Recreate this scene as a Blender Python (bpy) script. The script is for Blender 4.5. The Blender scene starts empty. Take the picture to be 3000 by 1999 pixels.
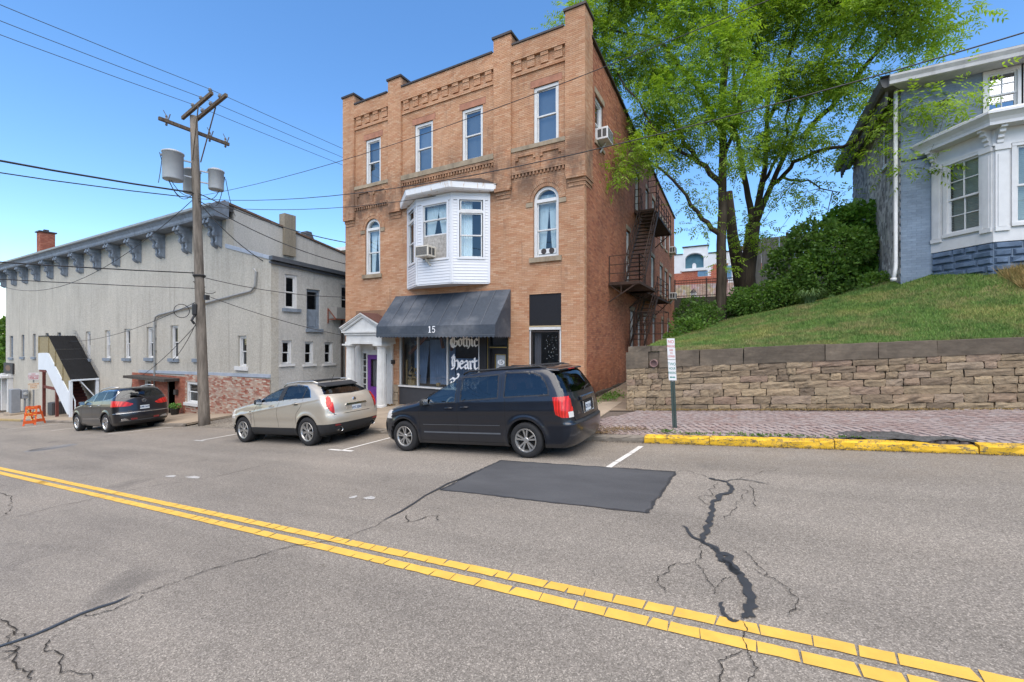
import bpy, bmesh, math, random, bisect
import numpy as np
from mathutils import Vector, Matrix

R = math.radians
rnd = random.Random(11)
nrs = np.random.RandomState(5)
scene = bpy.context.scene
col = scene.collection
PI = math.pi

# ------------------------------------------------------------------ camera
cam_data = bpy.data.cameras.new('camera')
cam = bpy.data.objects.new('camera', cam_data)
col.objects.link(cam)
cam.location = (0, 0, 2.0)
cam.rotation_euler = (R(90), 0, math.atan2(.478, .878))
cam_data.sensor_width = 36
cam_data.lens = 14.886
cam_data.shift_y = -.0025
cam_data.clip_start = .05
cam_data.clip_end = 3000
scene.camera = cam

# ------------------------------------------------------------------ sky and sun
SUN_EL, SUN_AZ = 62, 150      # azimuth: compass-like from +Y clockwise (behind the camera, to its left)
world = bpy.data.worlds.new('World')
scene.world = world
world.use_nodes = True
wn = world.node_tree
sky = wn.nodes.new('ShaderNodeTexSky')
sky.sky_type = 'NISHITA'
sky.sun_disc = False
sky.sun_elevation = R(SUN_EL)
sky.sun_rotation = R(SUN_AZ)
sky.altitude = 200
sky.air_density = 1.0
sky.dust_density = .1
sky.ozone_density = 3.0
bg = wn.nodes['Background']
bg.inputs['Strength'].default_value = .15
hs = wn.nodes.new('ShaderNodeHueSaturation')
hs.inputs['Saturation'].default_value = 1.18
wn.links.new(sky.outputs['Color'], hs.inputs['Color'])
wn.links.new(hs.outputs['Color'], bg.inputs['Color'])

sun_data = bpy.data.lights.new('sun', 'SUN')
sun_data.energy = 3.3
sun_data.angle = R(85)
sun_data.color = (1.0, .885, .72)
sun = bpy.data.objects.new('sun', sun_data)
col.objects.link(sun)
az, el = R(SUN_AZ), R(SUN_EL)
sd = Vector((math.sin(az) * math.cos(el), math.cos(az) * math.cos(el), math.sin(el)))
sun.rotation_euler = sd.to_track_quat('Z', 'Y').to_euler()

scene.view_settings.view_transform = 'Standard'
scene.view_settings.look = 'None'
scene.view_settings.exposure = .92
scene.view_settings.gamma = 1
scene.cycles.use_denoising = True
scene.cycles.max_bounces = 6
scene.cycles.transparent_max_bounces = 10

# ------------------------------------------------------------------ mesh helpers
class Fr:
    """a wall frame: u along the wall, n outward, z up"""
    def __init__(s, o, U, N):
        s.o = Vector(o); s.U = Vector(U).normalized(); s.N = Vector(N).normalized(); s.Z = Vector((0, 0, 1))
    def p(s, u, n, z):
        return s.o + s.U * u + s.N * n + s.Z * z
WF = Fr((0, 0, 0), (1, 0, 0), (0, 1, 0))          # plain world frame

class MB:
    def __init__(s):
        s.v = []; s.f = []
    def quad(s, a, b, c, d):
        k = len(s.v); s.v += [tuple(a), tuple(b), tuple(c), tuple(d)]; s.f.append((k, k+1, k+2, k+3)); return s
    def poly(s, pts):
        k = len(s.v); s.v += [tuple(p) for p in pts]; s.f.append(tuple(range(k, k+len(pts)))); return s
    def hexa(s, p):
        k = len(s.v); s.v += [tuple(q) for q in p]
        for f in ((0,3,2,1),(4,5,6,7),(0,1,5,4),(1,2,6,5),(2,3,7,6),(3,0,4,7)):
            s.f.append(tuple(k+i for i in f))
        return s
    def box(s, u0, u1, n0, n1, z0, z1, fr=WF):
        P = fr.p
        return s.hexa([P(u0,n0,z0),P(u1,n0,z0),P(u1,n1,z0),P(u0,n1,z0),P(u0,n0,z1),P(u1,n0,z1),P(u1,n1,z1),P(u0,n1,z1)])
    def prism(s, pts, d0, d1, fr=WF):
        """pts: (u,z) outline extruded along n from d0 to d1"""
        k = len(s.v); n = len(pts)
        s.v += [tuple(fr.p(u, d0, z)) for u, z in pts] + [tuple(fr.p(u, d1, z)) for u, z in pts]
        s.f.append(tuple(k+i for i in range(n))); s.f.append(tuple(k+n+i for i in reversed(range(n))))
        for i in range(n):
            j = (i+1) % n
            s.f.append((k+i, k+j, k+n+j, k+n+i))
        return s
    def prof(s, pts, u0, u1, fr=WF):
        """pts: (n,z) section extruded along u"""
        k = len(s.v); n = len(pts)
        s.v += [tuple(fr.p(u0, a, z)) for a, z in pts] + [tuple(fr.p(u1, a, z)) for a, z in pts]
        s.f.append(tuple(k+i for i in range(n))); s.f.append(tuple(k+n+i for i in reversed(range(n))))
        for i in range(n):
            j = (i+1) % n
            s.f.append((k+i, k+j, k+n+j, k+n+i))
        return s
    def tube(s, pts, r, n=8, cap=True):
        pts = [Vector(p) for p in pts]
        rr = r if isinstance(r, (list, tuple)) else [r]*len(pts)
        k0 = len(s.v); up = None
        for i, p in enumerate(pts):
            t = (pts[min(i+1, len(pts)-1)] - pts[max(i-1, 0)]).normalized()
            if up is None:
                up = t.cross(Vector((0, 0, 1)))
                if up.length < .01: up = t.cross(Vector((1, 0, 0)))
            up = (up - t*up.dot(t))
            if up.length < 1e-6: up = t.orthogonal()
            up.normalize(); w = t.cross(up)
            for j in range(n):
                a = 2*PI*j/n
                s.v.append(tuple(p + (up*math.cos(a) + w*math.sin(a))*rr[i]))
        for i in range(len(pts)-1):
            for j in range(n):
                a = k0+i*n+j; b = k0+i*n+(j+1) % n
                s.f.append((a, b, b+n, a+n))
        if cap:
            s.f.append(tuple(k0+j for j in reversed(range(n))))
            s.f.append(tuple(k0+(len(pts)-1)*n+j for j in range(n)))
        return s
    def lathe(s, prof, o, axis='z', n=24, a0=0, a1=2*PI):
        """prof: (r,h) pairs turned about an axis through o"""
        k0 = len(s.v); o = Vector(o); full = abs(a1-a0-2*PI) < 1e-6
        m = n if full else n+1
        for r, h in prof:
            for j in range(m):
                a = a0+(a1-a0)*j/n; c, q = r*math.cos(a), r*math.sin(a)
                d = {'z': (c, q, h), 'y': (c, h, q), 'x': (h, c, q)}[axis]
                s.v.append(tuple(o+Vector(d)))
        for i in range(len(prof)-1):
            for j in range(n):
                a = k0+i*m+j; b = k0+i*m+(j+1) % m
                s.f.append((a, b, b+m, a+m))
        return s
    def bar(s, a, b, w, h=None):
        """straight bar of rectangular section"""
        a = Vector(a); b = Vector(b); h = h or w
        t = (b-a).normalized(); u = t.cross(Vector((0, 0, 1)))
        if u.length < .01: u = Vector((1, 0, 0))
        u.normalize(); v = u.cross(t)
        u *= w/2; v *= h/2
        return s.hexa([a-u-v, a+u-v, a+u+v, a-u+v, b-u-v, b+u-v, b+u+v, b-u+v])

def tag(o, label=None, cat=None, group=None, kind=None):
    if label: o['label'] = label
    if cat: o['category'] = cat
    if group: o['group'] = group
    if kind: o['kind'] = kind
    return o

def link(name, me, m=None, parent=None, loc=None):
    o = bpy.data.objects.new(name, me)
    col.objects.link(o)
    if m is not None and me is not None and not me.materials:
        me.materials.append(m)
    if parent is not None:
        o.parent = parent
        if loc is None:
            o.location = -Vector(parent.get('base', (0, 0, 0))) if 'base' in parent.keys() else (0, 0, 0)
    if loc is not None:
        o.location = loc
    return o

def obj(name, mb, m, parent=None, smooth=False, fix=True, loc=None, bevel=0):
    me = bpy.data.meshes.new(name)
    me.from_pydata(mb.v, [], mb.f)
    if fix or bevel:
        b = bmesh.new(); b.from_mesh(me)
        if bevel:
            bmesh.ops.remove_doubles(b, verts=b.verts, dist=1e-5)
            bmesh.ops.bevel(b, geom=b.edges[:], offset=bevel, segments=1, affect='EDGES', clamp_overlap=True)
        bmesh.ops.recalc_face_normals(b, faces=b.faces); b.to_mesh(me); b.free()
    if smooth:
        me.shade_smooth()
    return link(name, me, m, parent, loc)

def empty(name, base, label, cat, group=None):
    """a thing: children meshes are written in world coordinates"""
    o = bpy.data.objects.new(name, None)
    col.objects.link(o)
    o.empty_display_size = .2
    o.location = base
    o['base'] = tuple(base)
    return tag(o, label, cat, group)

def np_mesh(name, V, F, m, parent=None, smooth=False, loc=None):
    V = np.asarray(V, np.float32); F = np.asarray(F, np.int32)
    me = bpy.data.meshes.new(name)
    me.vertices.add(len(V)); me.vertices.foreach_set('co', V.ravel())
    k = F.shape[1]
    me.loops.add(F.size); me.loops.foreach_set('vertex_index', F.ravel())
    me.polygons.add(len(F))
    me.polygons.foreach_set('loop_start', np.arange(0, F.size, k, dtype=np.int32))
    me.polygons.foreach_set('loop_total', np.full(len(F), k, np.int32))
    me.update(calc_edges=True)
    if smooth: me.shade_smooth()
    else: me.shade_flat()
    return link(name, me, m, parent, loc)

# ------------------------------------------------------------------ material helpers
class NT:
    def __init__(s, name):
        s.m = bpy.data.materials.new(name); s.m.use_nodes = True
        s.t = s.m.node_tree; s.b = s.t.nodes['Principled BSDF']
        s.co = s.t.nodes.new('ShaderNodeTexCoord').outputs['Object']
    def n(s, typ, **kw):
        nd = s.t.nodes.new('ShaderNode' + typ)
        for k, v in kw.items():
            if k in nd.bl_rna.properties.keys() and k not in ('inputs',):
                setattr(nd, k, v)
            else:
                s.set(nd, k, v)
        return nd
    def set(s, nd, k, v):
        i = nd.inputs[int(k[1:])] if k[0] == '_' and k[1:].isdigit() else nd.inputs[k.replace('_', ' ')]
        if isinstance(v, bpy.types.NodeSocket): s.t.links.new(v, i)
        else: i.default_value = v
    def noise(s, scale, detail=4, rough=.55, vec=None, dist=0, d='3D'):
        return s.n('TexNoise', Vector=vec or s.co, Scale=scale, Detail=detail, Roughness=rough, Distortion=dist).outputs['Fac']
    def scl(s, x, y, z, vec=None):
        return s.n('Mapping', Vector=vec or s.co, Scale=(x, y, z)).outputs['Vector']
    def ramp(s, f, stops):
        nd = s.n('ValToRGB', Fac=f); e = nd.color_ramp.elements
        while len(e) < len(stops): e.new(.5)
        for q, (p, c) in zip(e, stops):
            q.position = p
            q.color = (c, c, c, 1) if isinstance(c, (int, float)) else (*c[:3], 1)
        return nd.outputs['Color']
    def mix(s, f, a, b, mode='MIX'):
        nd = s.n('MixRGB', blend_type=mode)
        for i, v in zip((0, 1, 2), (f, a, b)):
            if isinstance(v, bpy.types.NodeSocket): s.t.links.new(v, nd.inputs[i])
            else: nd.inputs[i].default_value = v if i == 0 else ((v, v, v, 1) if isinstance(v, (int, float)) else (*v[:3], 1))
        return nd.outputs['Color']
    def math(s, op, a, b=0.0, clamp=False):
        nd = s.n('Math', operation=op); nd.use_clamp = clamp
        for i, v in enumerate((a, b)):
            if isinstance(v, bpy.types.NodeSocket): s.t.links.new(v, nd.inputs[i])
            else: nd.inputs[i].default_value = v
        return nd.outputs[0]
    def xyz(s, vec=None):
        nd = s.n('SeparateXYZ', Vector=vec or s.co); return nd.outputs
    def isl(s):
        a = s.n('NewGeometry').outputs['Random Per Island']; b = s.n('ObjectInfo').outputs['Random']
        return s.math('FRACT', s.math('ADD', a, b))
    def bump(s, h, strength=.3, dist=.01):
        s.set(s.b, 'Normal', s.n('Bump', Height=h, Strength=strength, Distance=dist).outputs['Normal'])
    def done(s, color=None, rough=None, metal=None, spec=None, **kw):
        if color is not None: s.set(s.b, 'Base Color', color if isinstance(color, bpy.types.NodeSocket) else (*color[:3], 1))
        if rough is not None: s.set(s.b, 'Roughness', rough)
        if metal is not None: s.set(s.b, 'Metallic', metal)
        if spec is not None: s.set(s.b, 'Specular IOR Level', spec)
        for k, v in kw.items(): s.set(s.b, k, v)
        return s.m

MATS = {}
def plain(name, c, rough=.6, metal=0, spec=.5, var=.15, scale=6, bump=0, bscale=40, dirt=0, **kw):
    """a colour with uneven tone, optional fine relief and grime"""
    if name in MATS: return MATS[name]
    t = NT(name)
    f = t.noise(scale, 5, .6)
    cc = t.mix(1, (*c, 1), t.ramp(f, [(.25, 1-var), (.75, 1+var*.6)]), 'MULTIPLY')
    if dirt:
        g = t.ramp(t.noise(2.3, 6, .7, t.scl(1, 1, .35)), [(.5, 0), (.72, dirt)])
        cc = t.mix(g, cc, tuple(x*.35 for x in c))
    if bump: t.bump(t.noise(bscale, 4, .6), bump, .01)
    MATS[name] = t.done(cc, t.ramp(f, [(0, max(0, rough-.08)), (1, min(1, rough+.08))]) if rough > .15 else rough, metal, spec, **kw)
    return MATS[name]

def glass(name, tint=(.5, .58, .6), refl=.25, trans=True, rough=.0, top=.9):
    """pane: part mirror of what stands opposite, part see-through"""
    if name in MATS: return MATS[name]
    m = bpy.data.materials.new(name); m.use_nodes = True
    t = m.node_tree; t.nodes.clear()
    out = t.nodes.new('ShaderNodeOutputMaterial')
    g = t.nodes.new('ShaderNodeBsdfGlossy'); g.inputs['Roughness'].default_value = rough
    g.inputs['Color'].default_value = (.9, .94, .97, 1)
    b = t.nodes.new('ShaderNodeBsdfTransparent') if trans else t.nodes.new('ShaderNodeBsdfDiffuse')
    b.inputs['Color'].default_value = (*tint, 1)
    lw = t.nodes.new('ShaderNodeLayerWeight'); lw.inputs['Blend'].default_value = .22
    mr = t.nodes.new('ShaderNodeMapRange'); mr.inputs['To Min'].default_value = refl; mr.inputs['To Max'].default_value = top
    co = t.nodes.new('ShaderNodeTexCoord'); nz = t.nodes.new('ShaderNodeTexNoise'); nz.inputs['Scale'].default_value = 1.1
    bp = t.nodes.new('ShaderNodeBump'); bp.inputs['Strength'].default_value = .05; bp.inputs['Distance'].default_value = .05
    t.links.new(co.outputs['Object'], nz.inputs['Vector']); t.links.new(nz.outputs['Fac'], bp.inputs['Height'])
    t.links.new(bp.outputs['Normal'], g.inputs['Normal'])
    mx = t.nodes.new('ShaderNodeMixShader')
    t.links.new(lw.outputs['Fresnel'], mr.inputs['Value']); t.links.new(mr.outputs['Result'], mx.inputs['Fac'])
    t.links.new(b.outputs[0], mx.inputs[1]); t.links.new(g.outputs[0], mx.inputs[2]); t.links.new(mx.outputs[0], out.inputs['Surface'])
    MATS[name] = m
    return m

def text_mesh(name, s, size, fr, u, n, z, m, parent, extr=.002, align='CENTER', sx=1.0, bold=0):
    """flat print / raised letters in the built-in face, as a mesh on a wall frame"""
    cu = bpy.data.curves.new(name, 'FONT'); cu.body = s; cu.size = size; cu.align_x = align; cu.align_y = 'CENTER'; cu.offset = bold
    cu.resolution_u = 3
    tmp = bpy.data.objects.new('tmp', cu); col.objects.link(tmp)
    me = bpy.data.meshes.new_from_object(tmp)
    bpy.data.objects.remove(tmp); bpy.data.curves.remove(cu)
    V = [tuple(fr.p(u+v.co.x*sx, n, z+v.co.y)) for v in me.vertices]
    F = [tuple(p.vertices) for p in me.polygons]
    bpy.data.meshes.remove(me)
    mb = MB(); mb.v = V; mb.f = F
    return obj(name, mb, m, parent, fix=False)

def hull2(P):
    P = sorted(set(P))
    def half(Q):
        h = []
        for p in Q:
            while len(h) > 1 and (h[-1][0]-h[-2][0])*(p[1]-h[-2][1])-(h[-1][1]-h[-2][1])*(p[0]-h[-2][0]) <= 0: h.pop()
            h.append(p)
        return h
    a, b = half(P), half(P[::-1]); return a[:-1]+b[:-1]
def pen(mb, strokes, fr, u, n, z, h, nib=(.06, .05), th=.4):
    """broad-nib pen strokes: each segment sweeps a slanted, slightly thick nib"""
    nx, nz = nib; tx, tz = -nz*th, nx*th; c4 = [(nx+tx, nz+tz), (nx-tx, nz-tz), (-nx+tx, -nz+tz), (-nx-tx, -nz-tz)]; k = 0
    for st in strokes:
        for (a, b), (c, d) in zip(st[:-1], st[1:]):
            H = hull2([(round(a+p, 4), round(b+q, 4)) for p, q in c4]+[(round(c+p, 4), round(d+q, 4)) for p, q in c4])
            k0 = len(mb.v); k += 1
            mb.v += [tuple(fr.p(u+x*h, n+.0005*(k % 6), z+y*h)) for x, y in H]; mb.f.append(tuple(range(k0, k0+len(H))))

GS = .083                       # the street falls to the left
def gz(x):                      # road surface
    return GS*x if x > -60 else GS*-60 + .05*(x+60)
KERB = 9.0
def sz(x, y):                   # pavement surface behind the kerb
    return gz(x) + .13 + .04*max(0, min(4.4, y-KERB-.15))
# ------------------------------------------------------------------ ground materials
def m_asphalt():
    t = NT('asphalt')
    v = t.n('TexVoronoi', Vector=t.co, Scale=128.0)
    sp = t.n('SeparateColor', Color=v.outputs['Color']).outputs[0]
    base = t.ramp(sp, [(0, (.075, .07, .064)), (.4, (.18, .17, .157)), (.8, (.27, .255, .236)), (1, (.52, .495, .46))])
    n2 = t.noise(38, 3, .6)
    base = t.mix(.42, base, t.ramp(n2, [(.3, (.14, .132, .122)), (.7, (.30, .284, .264))]))
    big = t.noise(.55, 6, .62, t.scl(.45, 1, 1))
    base = t.mix(1, base, t.ramp(big, [(.28, (.80, .79, .78)), (.5, (.98, .965, .94)), (.72, (1.13, 1.10, 1.06))]), 'MULTIPLY')
    trk = t.noise(.9, 4, .6, t.scl(.05, 1.25, 1)); base = t.mix(1, base, t.ramp(trk, [(.3, .84), (.5, 1.0), (.7, 1.10)]), 'MULTIPLY')
    drip = t.ramp(t.noise(5.5, 4, .7, t.scl(.6, 1, 1)), [(.70, 0), (.77, .5)]); base = t.mix(drip, base, (.09, .075, .06))
    # dust that gathers towards the gutter, oil where cars stand
    y = t.xyz()[1]
    gut = t.math('MULTIPLY', t.ramp(t.math('MULTIPLY', y, .1), [(.68, 0), (.92, 1)]), t.ramp(t.noise(1.7, 5, .7), [(.35, 0), (.7, .55)]))
    base = t.mix(gut, base, (.20, .165, .125))
    oil = t.ramp(t.noise(.9, 3, .5), [(.66, 0), (.78, .45)])
    base = t.mix(oil, base, (.07, .067, .065))
    base = t.mix(1, base, (.95, .912, .862), 'MULTIPLY')
    t.bump(t.mix(.6, sp, n2), .45, .006)
    return t.done(base, t.ramp(sp, [(0, .95), (1, .78)]), 0, .3)
M_ASPH = m_asphalt()

def m_patch():
    t = NT('patch_asphalt')
    n = t.noise(140, 3, .6)
    b = t.ramp(n, [(.3, (.036, .037, .040)), (.62, (.07, .072, .076)), (.8, (.16, .16, .162))])
    b = t.mix(.35, b, t.ramp(t.noise(1.8, 5, .6, t.scl(.4, 1, 1)), [(.3, (.045, .046, .049)), (.7, (.125, .126, .13))]))
    t.bump(n, .35, .004)
    return t.done(b, .9, 0, .3)
M_PATCH = m_patch()

def m_paint(name, c, wear=.5, under=(.2, .19, .18)):
    t = NT(name)
    w = t.ramp(t.noise(34, 6, .75), [(wear, 0), (wear+.12, 1)])
    k = t.mix(1, (*c, 1), t.ramp(t.noise(5, 5, .6), [(.3, .84), (.7, 1.06)]), 'MULTIPLY')
    t.bump(t.noise(160, 3, .6), .3, .003)
    return t.done(t.mix(w, k, under), .75, 0, .3)
M_YEL = m_paint('yellow_paint', (.66, .405, .075), .59, (.36, .27, .15))
M_WHT = m_paint('white_paint', (.62, .60, .56), .56)
M_WHT2 = m_paint('worn_white_paint', (.42, .41, .39), .5)
M_SEAL = plain('crack_sealant', (.040, .042, .046), .45, 0, .4, .2, 9)
M_CRACK = plain('crack_line', (.040, .035, .030), .95, 0, .1, .3, 30)

def m_conc(name, c, lo=.75):
    t = NT(name)
    b = t.mix(1, (*c, 1), t.ramp(t.noise(1.1, 6, .65), [(.28, lo), (.72, 1.12)]), 'MULTIPLY')
    b = t.mix(1, b, t.ramp(t.noise(70, 3, .6), [(.3, .86), (.7, 1.1)]), 'MULTIPLY')
    st = t.ramp(t.noise(3.1, 6, .7), [(.58, 0), (.75, .5)])
    b = t.mix(st, b, tuple(x*.45 for x in c))
    t.bump(t.noise(90, 4, .6), .25, .004)
    return t.done(b, .88, 0, .3)
M_CONC = m_conc('pavement_concrete', (.34, .275, .205))
M_KERB = m_conc('kerb_concrete', (.24, .21, .175), .6)
M_BASE = plain('joint_dirt', (.09, .075, .055), .95, 0, .2, .3, 12)
M_EARTH = plain('earth', (.10, .075, .05), .95, 0, .2, .35, 9, .5, 60)

# ------------------------------------------------------------------ ground, road
def strip_sheet(x0, x1, y0, y1, dz, nx=1, zf=None):
    mb = MB(); zf = zf or (lambda x, y: gz(x))
    for i in range(nx):
        a = x0+(x1-x0)*i/nx; b = x0+(x1-x0)*(i+1)/nx
        mb.quad((a, y0, zf(a, y0)+dz), (b, y0, zf(b, y0)+dz), (b, y1, zf(b, y1)+dz), (a, y1, zf(a, y1)+dz))
    return mb

g = MB()
for a, b in ((-900, -60), (-60, 60), (60, 500)):
    za = gz(a) if a > -500 else gz(-60)-6; zb = gz(b) if b < 300 else gz(60)+4
    g.quad((a, -400, za-.5), (b, -400, zb-.5), (b, 700, zb-.5), (a, 700, za-.5))
tag(obj('ground', g, M_EARTH), kind='structure')
road = tag(obj('road', strip_sheet(-140, 60, -9, KERB+.02, 0, 10), M_ASPH), kind='structure')
opp = tag(obj('pavement', strip_sheet(-140, 60, -13, -9, .12, 10), M_CONC), kind='structure')

def child_sheet(name, quads, m, parent, dz):
    mb = MB()
    for q in quads: mb.poly([(x, y, gz(x)+dz) for x, y in q])
    return obj(name, mb, m, parent)

# double yellow line, cracked across into short lengths
rnd.seed(3)
for y0, y1 in ((3.285, 3.405), (3.095, 3.215)):
    x = 9.0
    while x > -13:
        L = rnd.choice((.16, .2, .26, .3, .36, .22)) * rnd.uniform(.85, 1.2)
        g0 = rnd.uniform(.004, .012); k = rnd.uniform(-.02, .02); k2 = rnd.uniform(-.02, .02)
        xa, xb = x-L+g0, x-g0*.4
        top = [(xb+k2*rnd.uniform(.5, 1), y1-rnd.uniform(0, .006)), (xb-.3*(xb-xa), y1-rnd.uniform(0, .01)), (xa+.4*(xb-xa), y1-rnd.uniform(0, .008)), (xa+k, y1-rnd.uniform(0, .006))]
        bot = [(xa-k*.4, y0+rnd.uniform(0, .006)), (xa+.5*(xb-xa), y0+rnd.uniform(0, .01)), (xb-k2*.4, y0+rnd.uniform(0, .006))]
        child_sheet('line_segment', [top+bot], M_YEL, road, .008)
        x -= L
    child_sheet('yellow_line', [[(-110+97*i/12, y0), (-110+97*(i+1)/12, y0), (-110+97*(i+1)/12, y1), (-110+97*i/12, y1)] for i in range(12)], M_YEL, road, .008)

# parking bay lines
def bay_line(pts, w, m=M_WHT):
    (a, b), (c, d) = pts
    L = math.hypot(c-a, d-b); nx, ny = -(d-b)/L*w/2, (c-a)/L*w/2
    child_sheet('parking_line', [[(a-nx, b-ny), (c-nx, d-ny), (c+nx, d+ny), (a+nx, b+ny)]], m, road, .008)
bay_line(((-1.97, 7.0), (-1.93, 7.36)), .10); bay_line(((-1.925, 7.38), (-1.84, 8.0)), .10); bay_line(((-1.835, 8.02), (-1.77, 8.62)), .10)
bay_line(((-8.5, 6.98), (-8.35, 8.9)), .09); bay_line(((-8.95, 7.02), (-8.1, 7.0)), .10)
bay_line(((-15.2, 7.1), (-15.0, 8.75)), .10); bay_line(((-15.5, 7.1), (-14.9, 7.08)), .1, M_WHT2)
bay_line(((-22.6, 7.25), (-21.2, 8.9)), .10); bay_line(((-28.9, 7.2), (-28.6, 8.8)), .10); bay_line(((-34.6, 7.0), (-33.6, 8.9)), .10)
for x, y, w in ((-10.0, 4.4, .5), (-10.6, 4.3, .35), (-5.05, 4.55, .22), (-5.3, 4.5, .12)):
    child_sheet('paint_smudge', [[(x, y), (x+w*.5, y-.03), (x+w, y+.01), (x+w*.8, y+.09), (x+w*.3, y+.11)]], M_WHT2, road, .006)
rnd.seed(77); pp_ = [(-4.1, 5.22), (-.99, 5.2), (-.92, 7.0), (-4.08, 7.02)]; pe = []
for (a, b), (c, d) in zip(pp_, pp_[1:]+pp_[:1]):
    n = int(math.hypot(c-a, d-b)/.07)
    pe += [(a+(c-a)*i/n+rnd.gauss(0, .009), b+(d-b)*i/n+rnd.gauss(0, .009)) for i in range(n)]
child_sheet('asphalt_patch', [pe], M_PATCH, road, .004)

def ribbon(name, pts, w, m, dz, jit=.015, wv=.4, rough=3, taper=True):
    P = [Vector((a, b)) for a, b in pts]
    for _ in range(rough):
        Q = [P[0]]
        for a, b in zip(P[:-1], P[1:]):
            d = (b-a); L = d.length; nrm = Vector((-d.y, d.x))/max(L, 1e-6)
            Q += [(a+b)/2+nrm*rnd.gauss(0, 1)*min(jit*2, L*.13), b]
        P = Q
    L = []; Rr = []; n = len(P)
    for i, p in enumerate(P):
        d = (P[min(i+1, n-1)]-P[max(i-1, 0)]); d = Vector((-d.y, d.x)).normalized()
        e = min(i, n-1-i)/max(1, n*.12)
        ww = w*(1+rnd.uniform(-wv, wv))*(min(1, .25+e) if taper else 1)/2
        L.append(p+d*ww*(1+rnd.uniform(-.25, .25))); Rr.append(p-d*ww*(1+rnd.uniform(-.25, .25)))
    mb = MB()
    for i in range(n-1):
        mb.quad(*[(q.x, q.y, gz(q.x)+dz) for q in (L[i], Rr[i], Rr[i+1], L[i+1])])
    return obj(name, mb, m, road)
SEALS = [([(-.43, 6.78), (-.3, 6.71), (-.19, 6.64)], .05),
 ([(-.19, 6.64), (-.13, 6.41), (-.18, 6.14), (-.25, 5.88), (-.32, 5.64), (-.32, 5.39), (-.33, 5.14), (-.33, 4.91), (-.34, 4.7), (-.34, 4.58)], .062),
 ([(-.19, 6.64), (-.12, 6.78), (.07, 6.79), (.32, 6.67)], .022),
 ([(-.58, 4.94), (-.48, 4.75), (-.37, 4.64), (-.31, 4.56), (-.2, 4.42)], .035),
 ([(-.31, 4.58), (-.2, 4.42), (-.13, 4.27), (-.06, 4.16), (-.01, 4.06), (.03, 3.92), (.06, 3.74), (.07, 3.62), (.05, 3.49), (0, 3.43)], .082),
 ([(-.2, 4.40), (-.12, 4.25), (-.07, 4.12), (-.04, 4.05)], .06),
 ([(-.13, 3.59), (-.13, 3.48), (-.1, 3.41), (-.06, 3.37), (-.02, 3.39)], .032),
 ([(-4.12, 6.3), (-4.15, 5.24), (-4.04, 3.97)], .05), ([(-5.05, 1.78), (-5.08, 1.35), (-5.12, 1.0), (-5.16, .6)], .05)]
for i in range(4): ribbon('patch_seal', [pp_[i], tuple((p+q)/2 for p, q in zip(pp_[i], pp_[(i+1) % 4])), pp_[(i+1) % 4]], .035, M_SEAL, .006, .006, .5, 4, False)
for p, w in SEALS: ribbon('crack_seal', p, w*.85, M_SEAL, .012, .012, .3, 2)
CR = [[(-.35, 4.57), (-.34, 4.35), (-.37, 4.17), (-.54, 4.05), (-.64, 3.79), (-.61, 3.68), (-.54, 3.57)], [(-.37, 4.17), (-.3, 4.0), (-.26, 3.88), (-.19, 3.78), (-.19, 3.67)],
 [(-.19, 3.78), (-.15, 3.92), (-.08, 4.0)], [(-.13, 4.55), (.07, 4.43), (.14, 4.24), (.16, 4.1), (.27, 4.03), (.35, 3.87), (.34, 3.68), (.3, 3.57)], [(.01, 4.23), (.15, 4.12)],
 [(0, 3.42), (.03, 3.3), (.02, 3.15), (.04, 3.02), (.06, 2.87), (.06, 2.6)], [(.02, 3.09), (-.09, 2.98), (-.1, 2.86), (-.11, 2.7)], [(-.3, 6.61), (-.4, 6.25), (-.28, 5.95)],
 [(-.49, 5.89), (-.43, 6.01), (-.28, 5.95)], [(-.49, 5.89), (-.42, 5.73), (-.36, 5.67)], [(.07, 6.59), (.13, 6.31), (.14, 5.95), (.08, 5.7)],
 [(-.03, 6.44), (.04, 6.23), (.01, 5.93), (-.08, 5.71), (-.12, 5.39), (-.21, 5.24)], [(-.43, 6.78), (-.65, 6.97), (-.91, 7.02)], [(-.12, 6.78), (.01, 6.96), (.24, 7.26), (.48, 7.55)],
 [(-4.04, 3.97), (-4.08, 3.33), (-4.53, 3.0), (-4.72, 2.63), (-4.89, 2.17), (-5.05, 1.78)], [(-9.07, 6.37), (-9.15, 5.09), (-9.5, 4.14), (-10.03, 3.41), (-10.19, 2.71), (-10.15, 1.98)],
 [(-15.96, 5.83), (-16.76, 4.46), (-16.91, 3.3)], [(-14.12, 2.75), (-12.46, 2.51), (-10.97, 2.26), (-10.43, 2.03)], [(-4.85, .95), (-4.94, 1.06), (-5.36, 1.11)],
 [(-5.02, .98), (-4.57, .97), (-4.29, .97)], [(-4.88, 1.25), (-4.65, 1.13), (-4.25, 1.11), (-3.87, 1.16)], [(-5.05, 1.43), (-4.87, 1.6), (-4.92, 1.83)], [(-5.74, 1.12), (-5.32, 1.13), (-5.1, 1.13)],
 [(-3.6, 4.1), (-3.45, 4.35), (-3.3, 4.2)], [(-3.9, 4.2), (-3.7, 4.0), (-3.55, 4.25)]]
for i, p in enumerate(CR): ribbon('crack', p, .006 if p[0][0] > -3 else .009, M_CRACK, .010, .02, .7, 3)

# manhole cover in the road
mh = MB(); mc = Vector((-20.6, 5.15, gz(-20.6)))
mh.lathe([(0, .006), (.5, .006), (.5, .009), (.56, .009), (.58, .003), (.62, 0)], (0, 0, 0), 'z', 32)
mo = obj('manhole_cover', mh, plain('cast_iron', (.20, .19, .178), .7, .3, .4, .3, 20, .5, 90), None, True, loc=mc)
mo.rotation_euler = (0, -math.atan(GS), 0)
tag(mo, 'round worn iron manhole cover in the road beyond the yellow lines', 'manhole cover')

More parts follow.
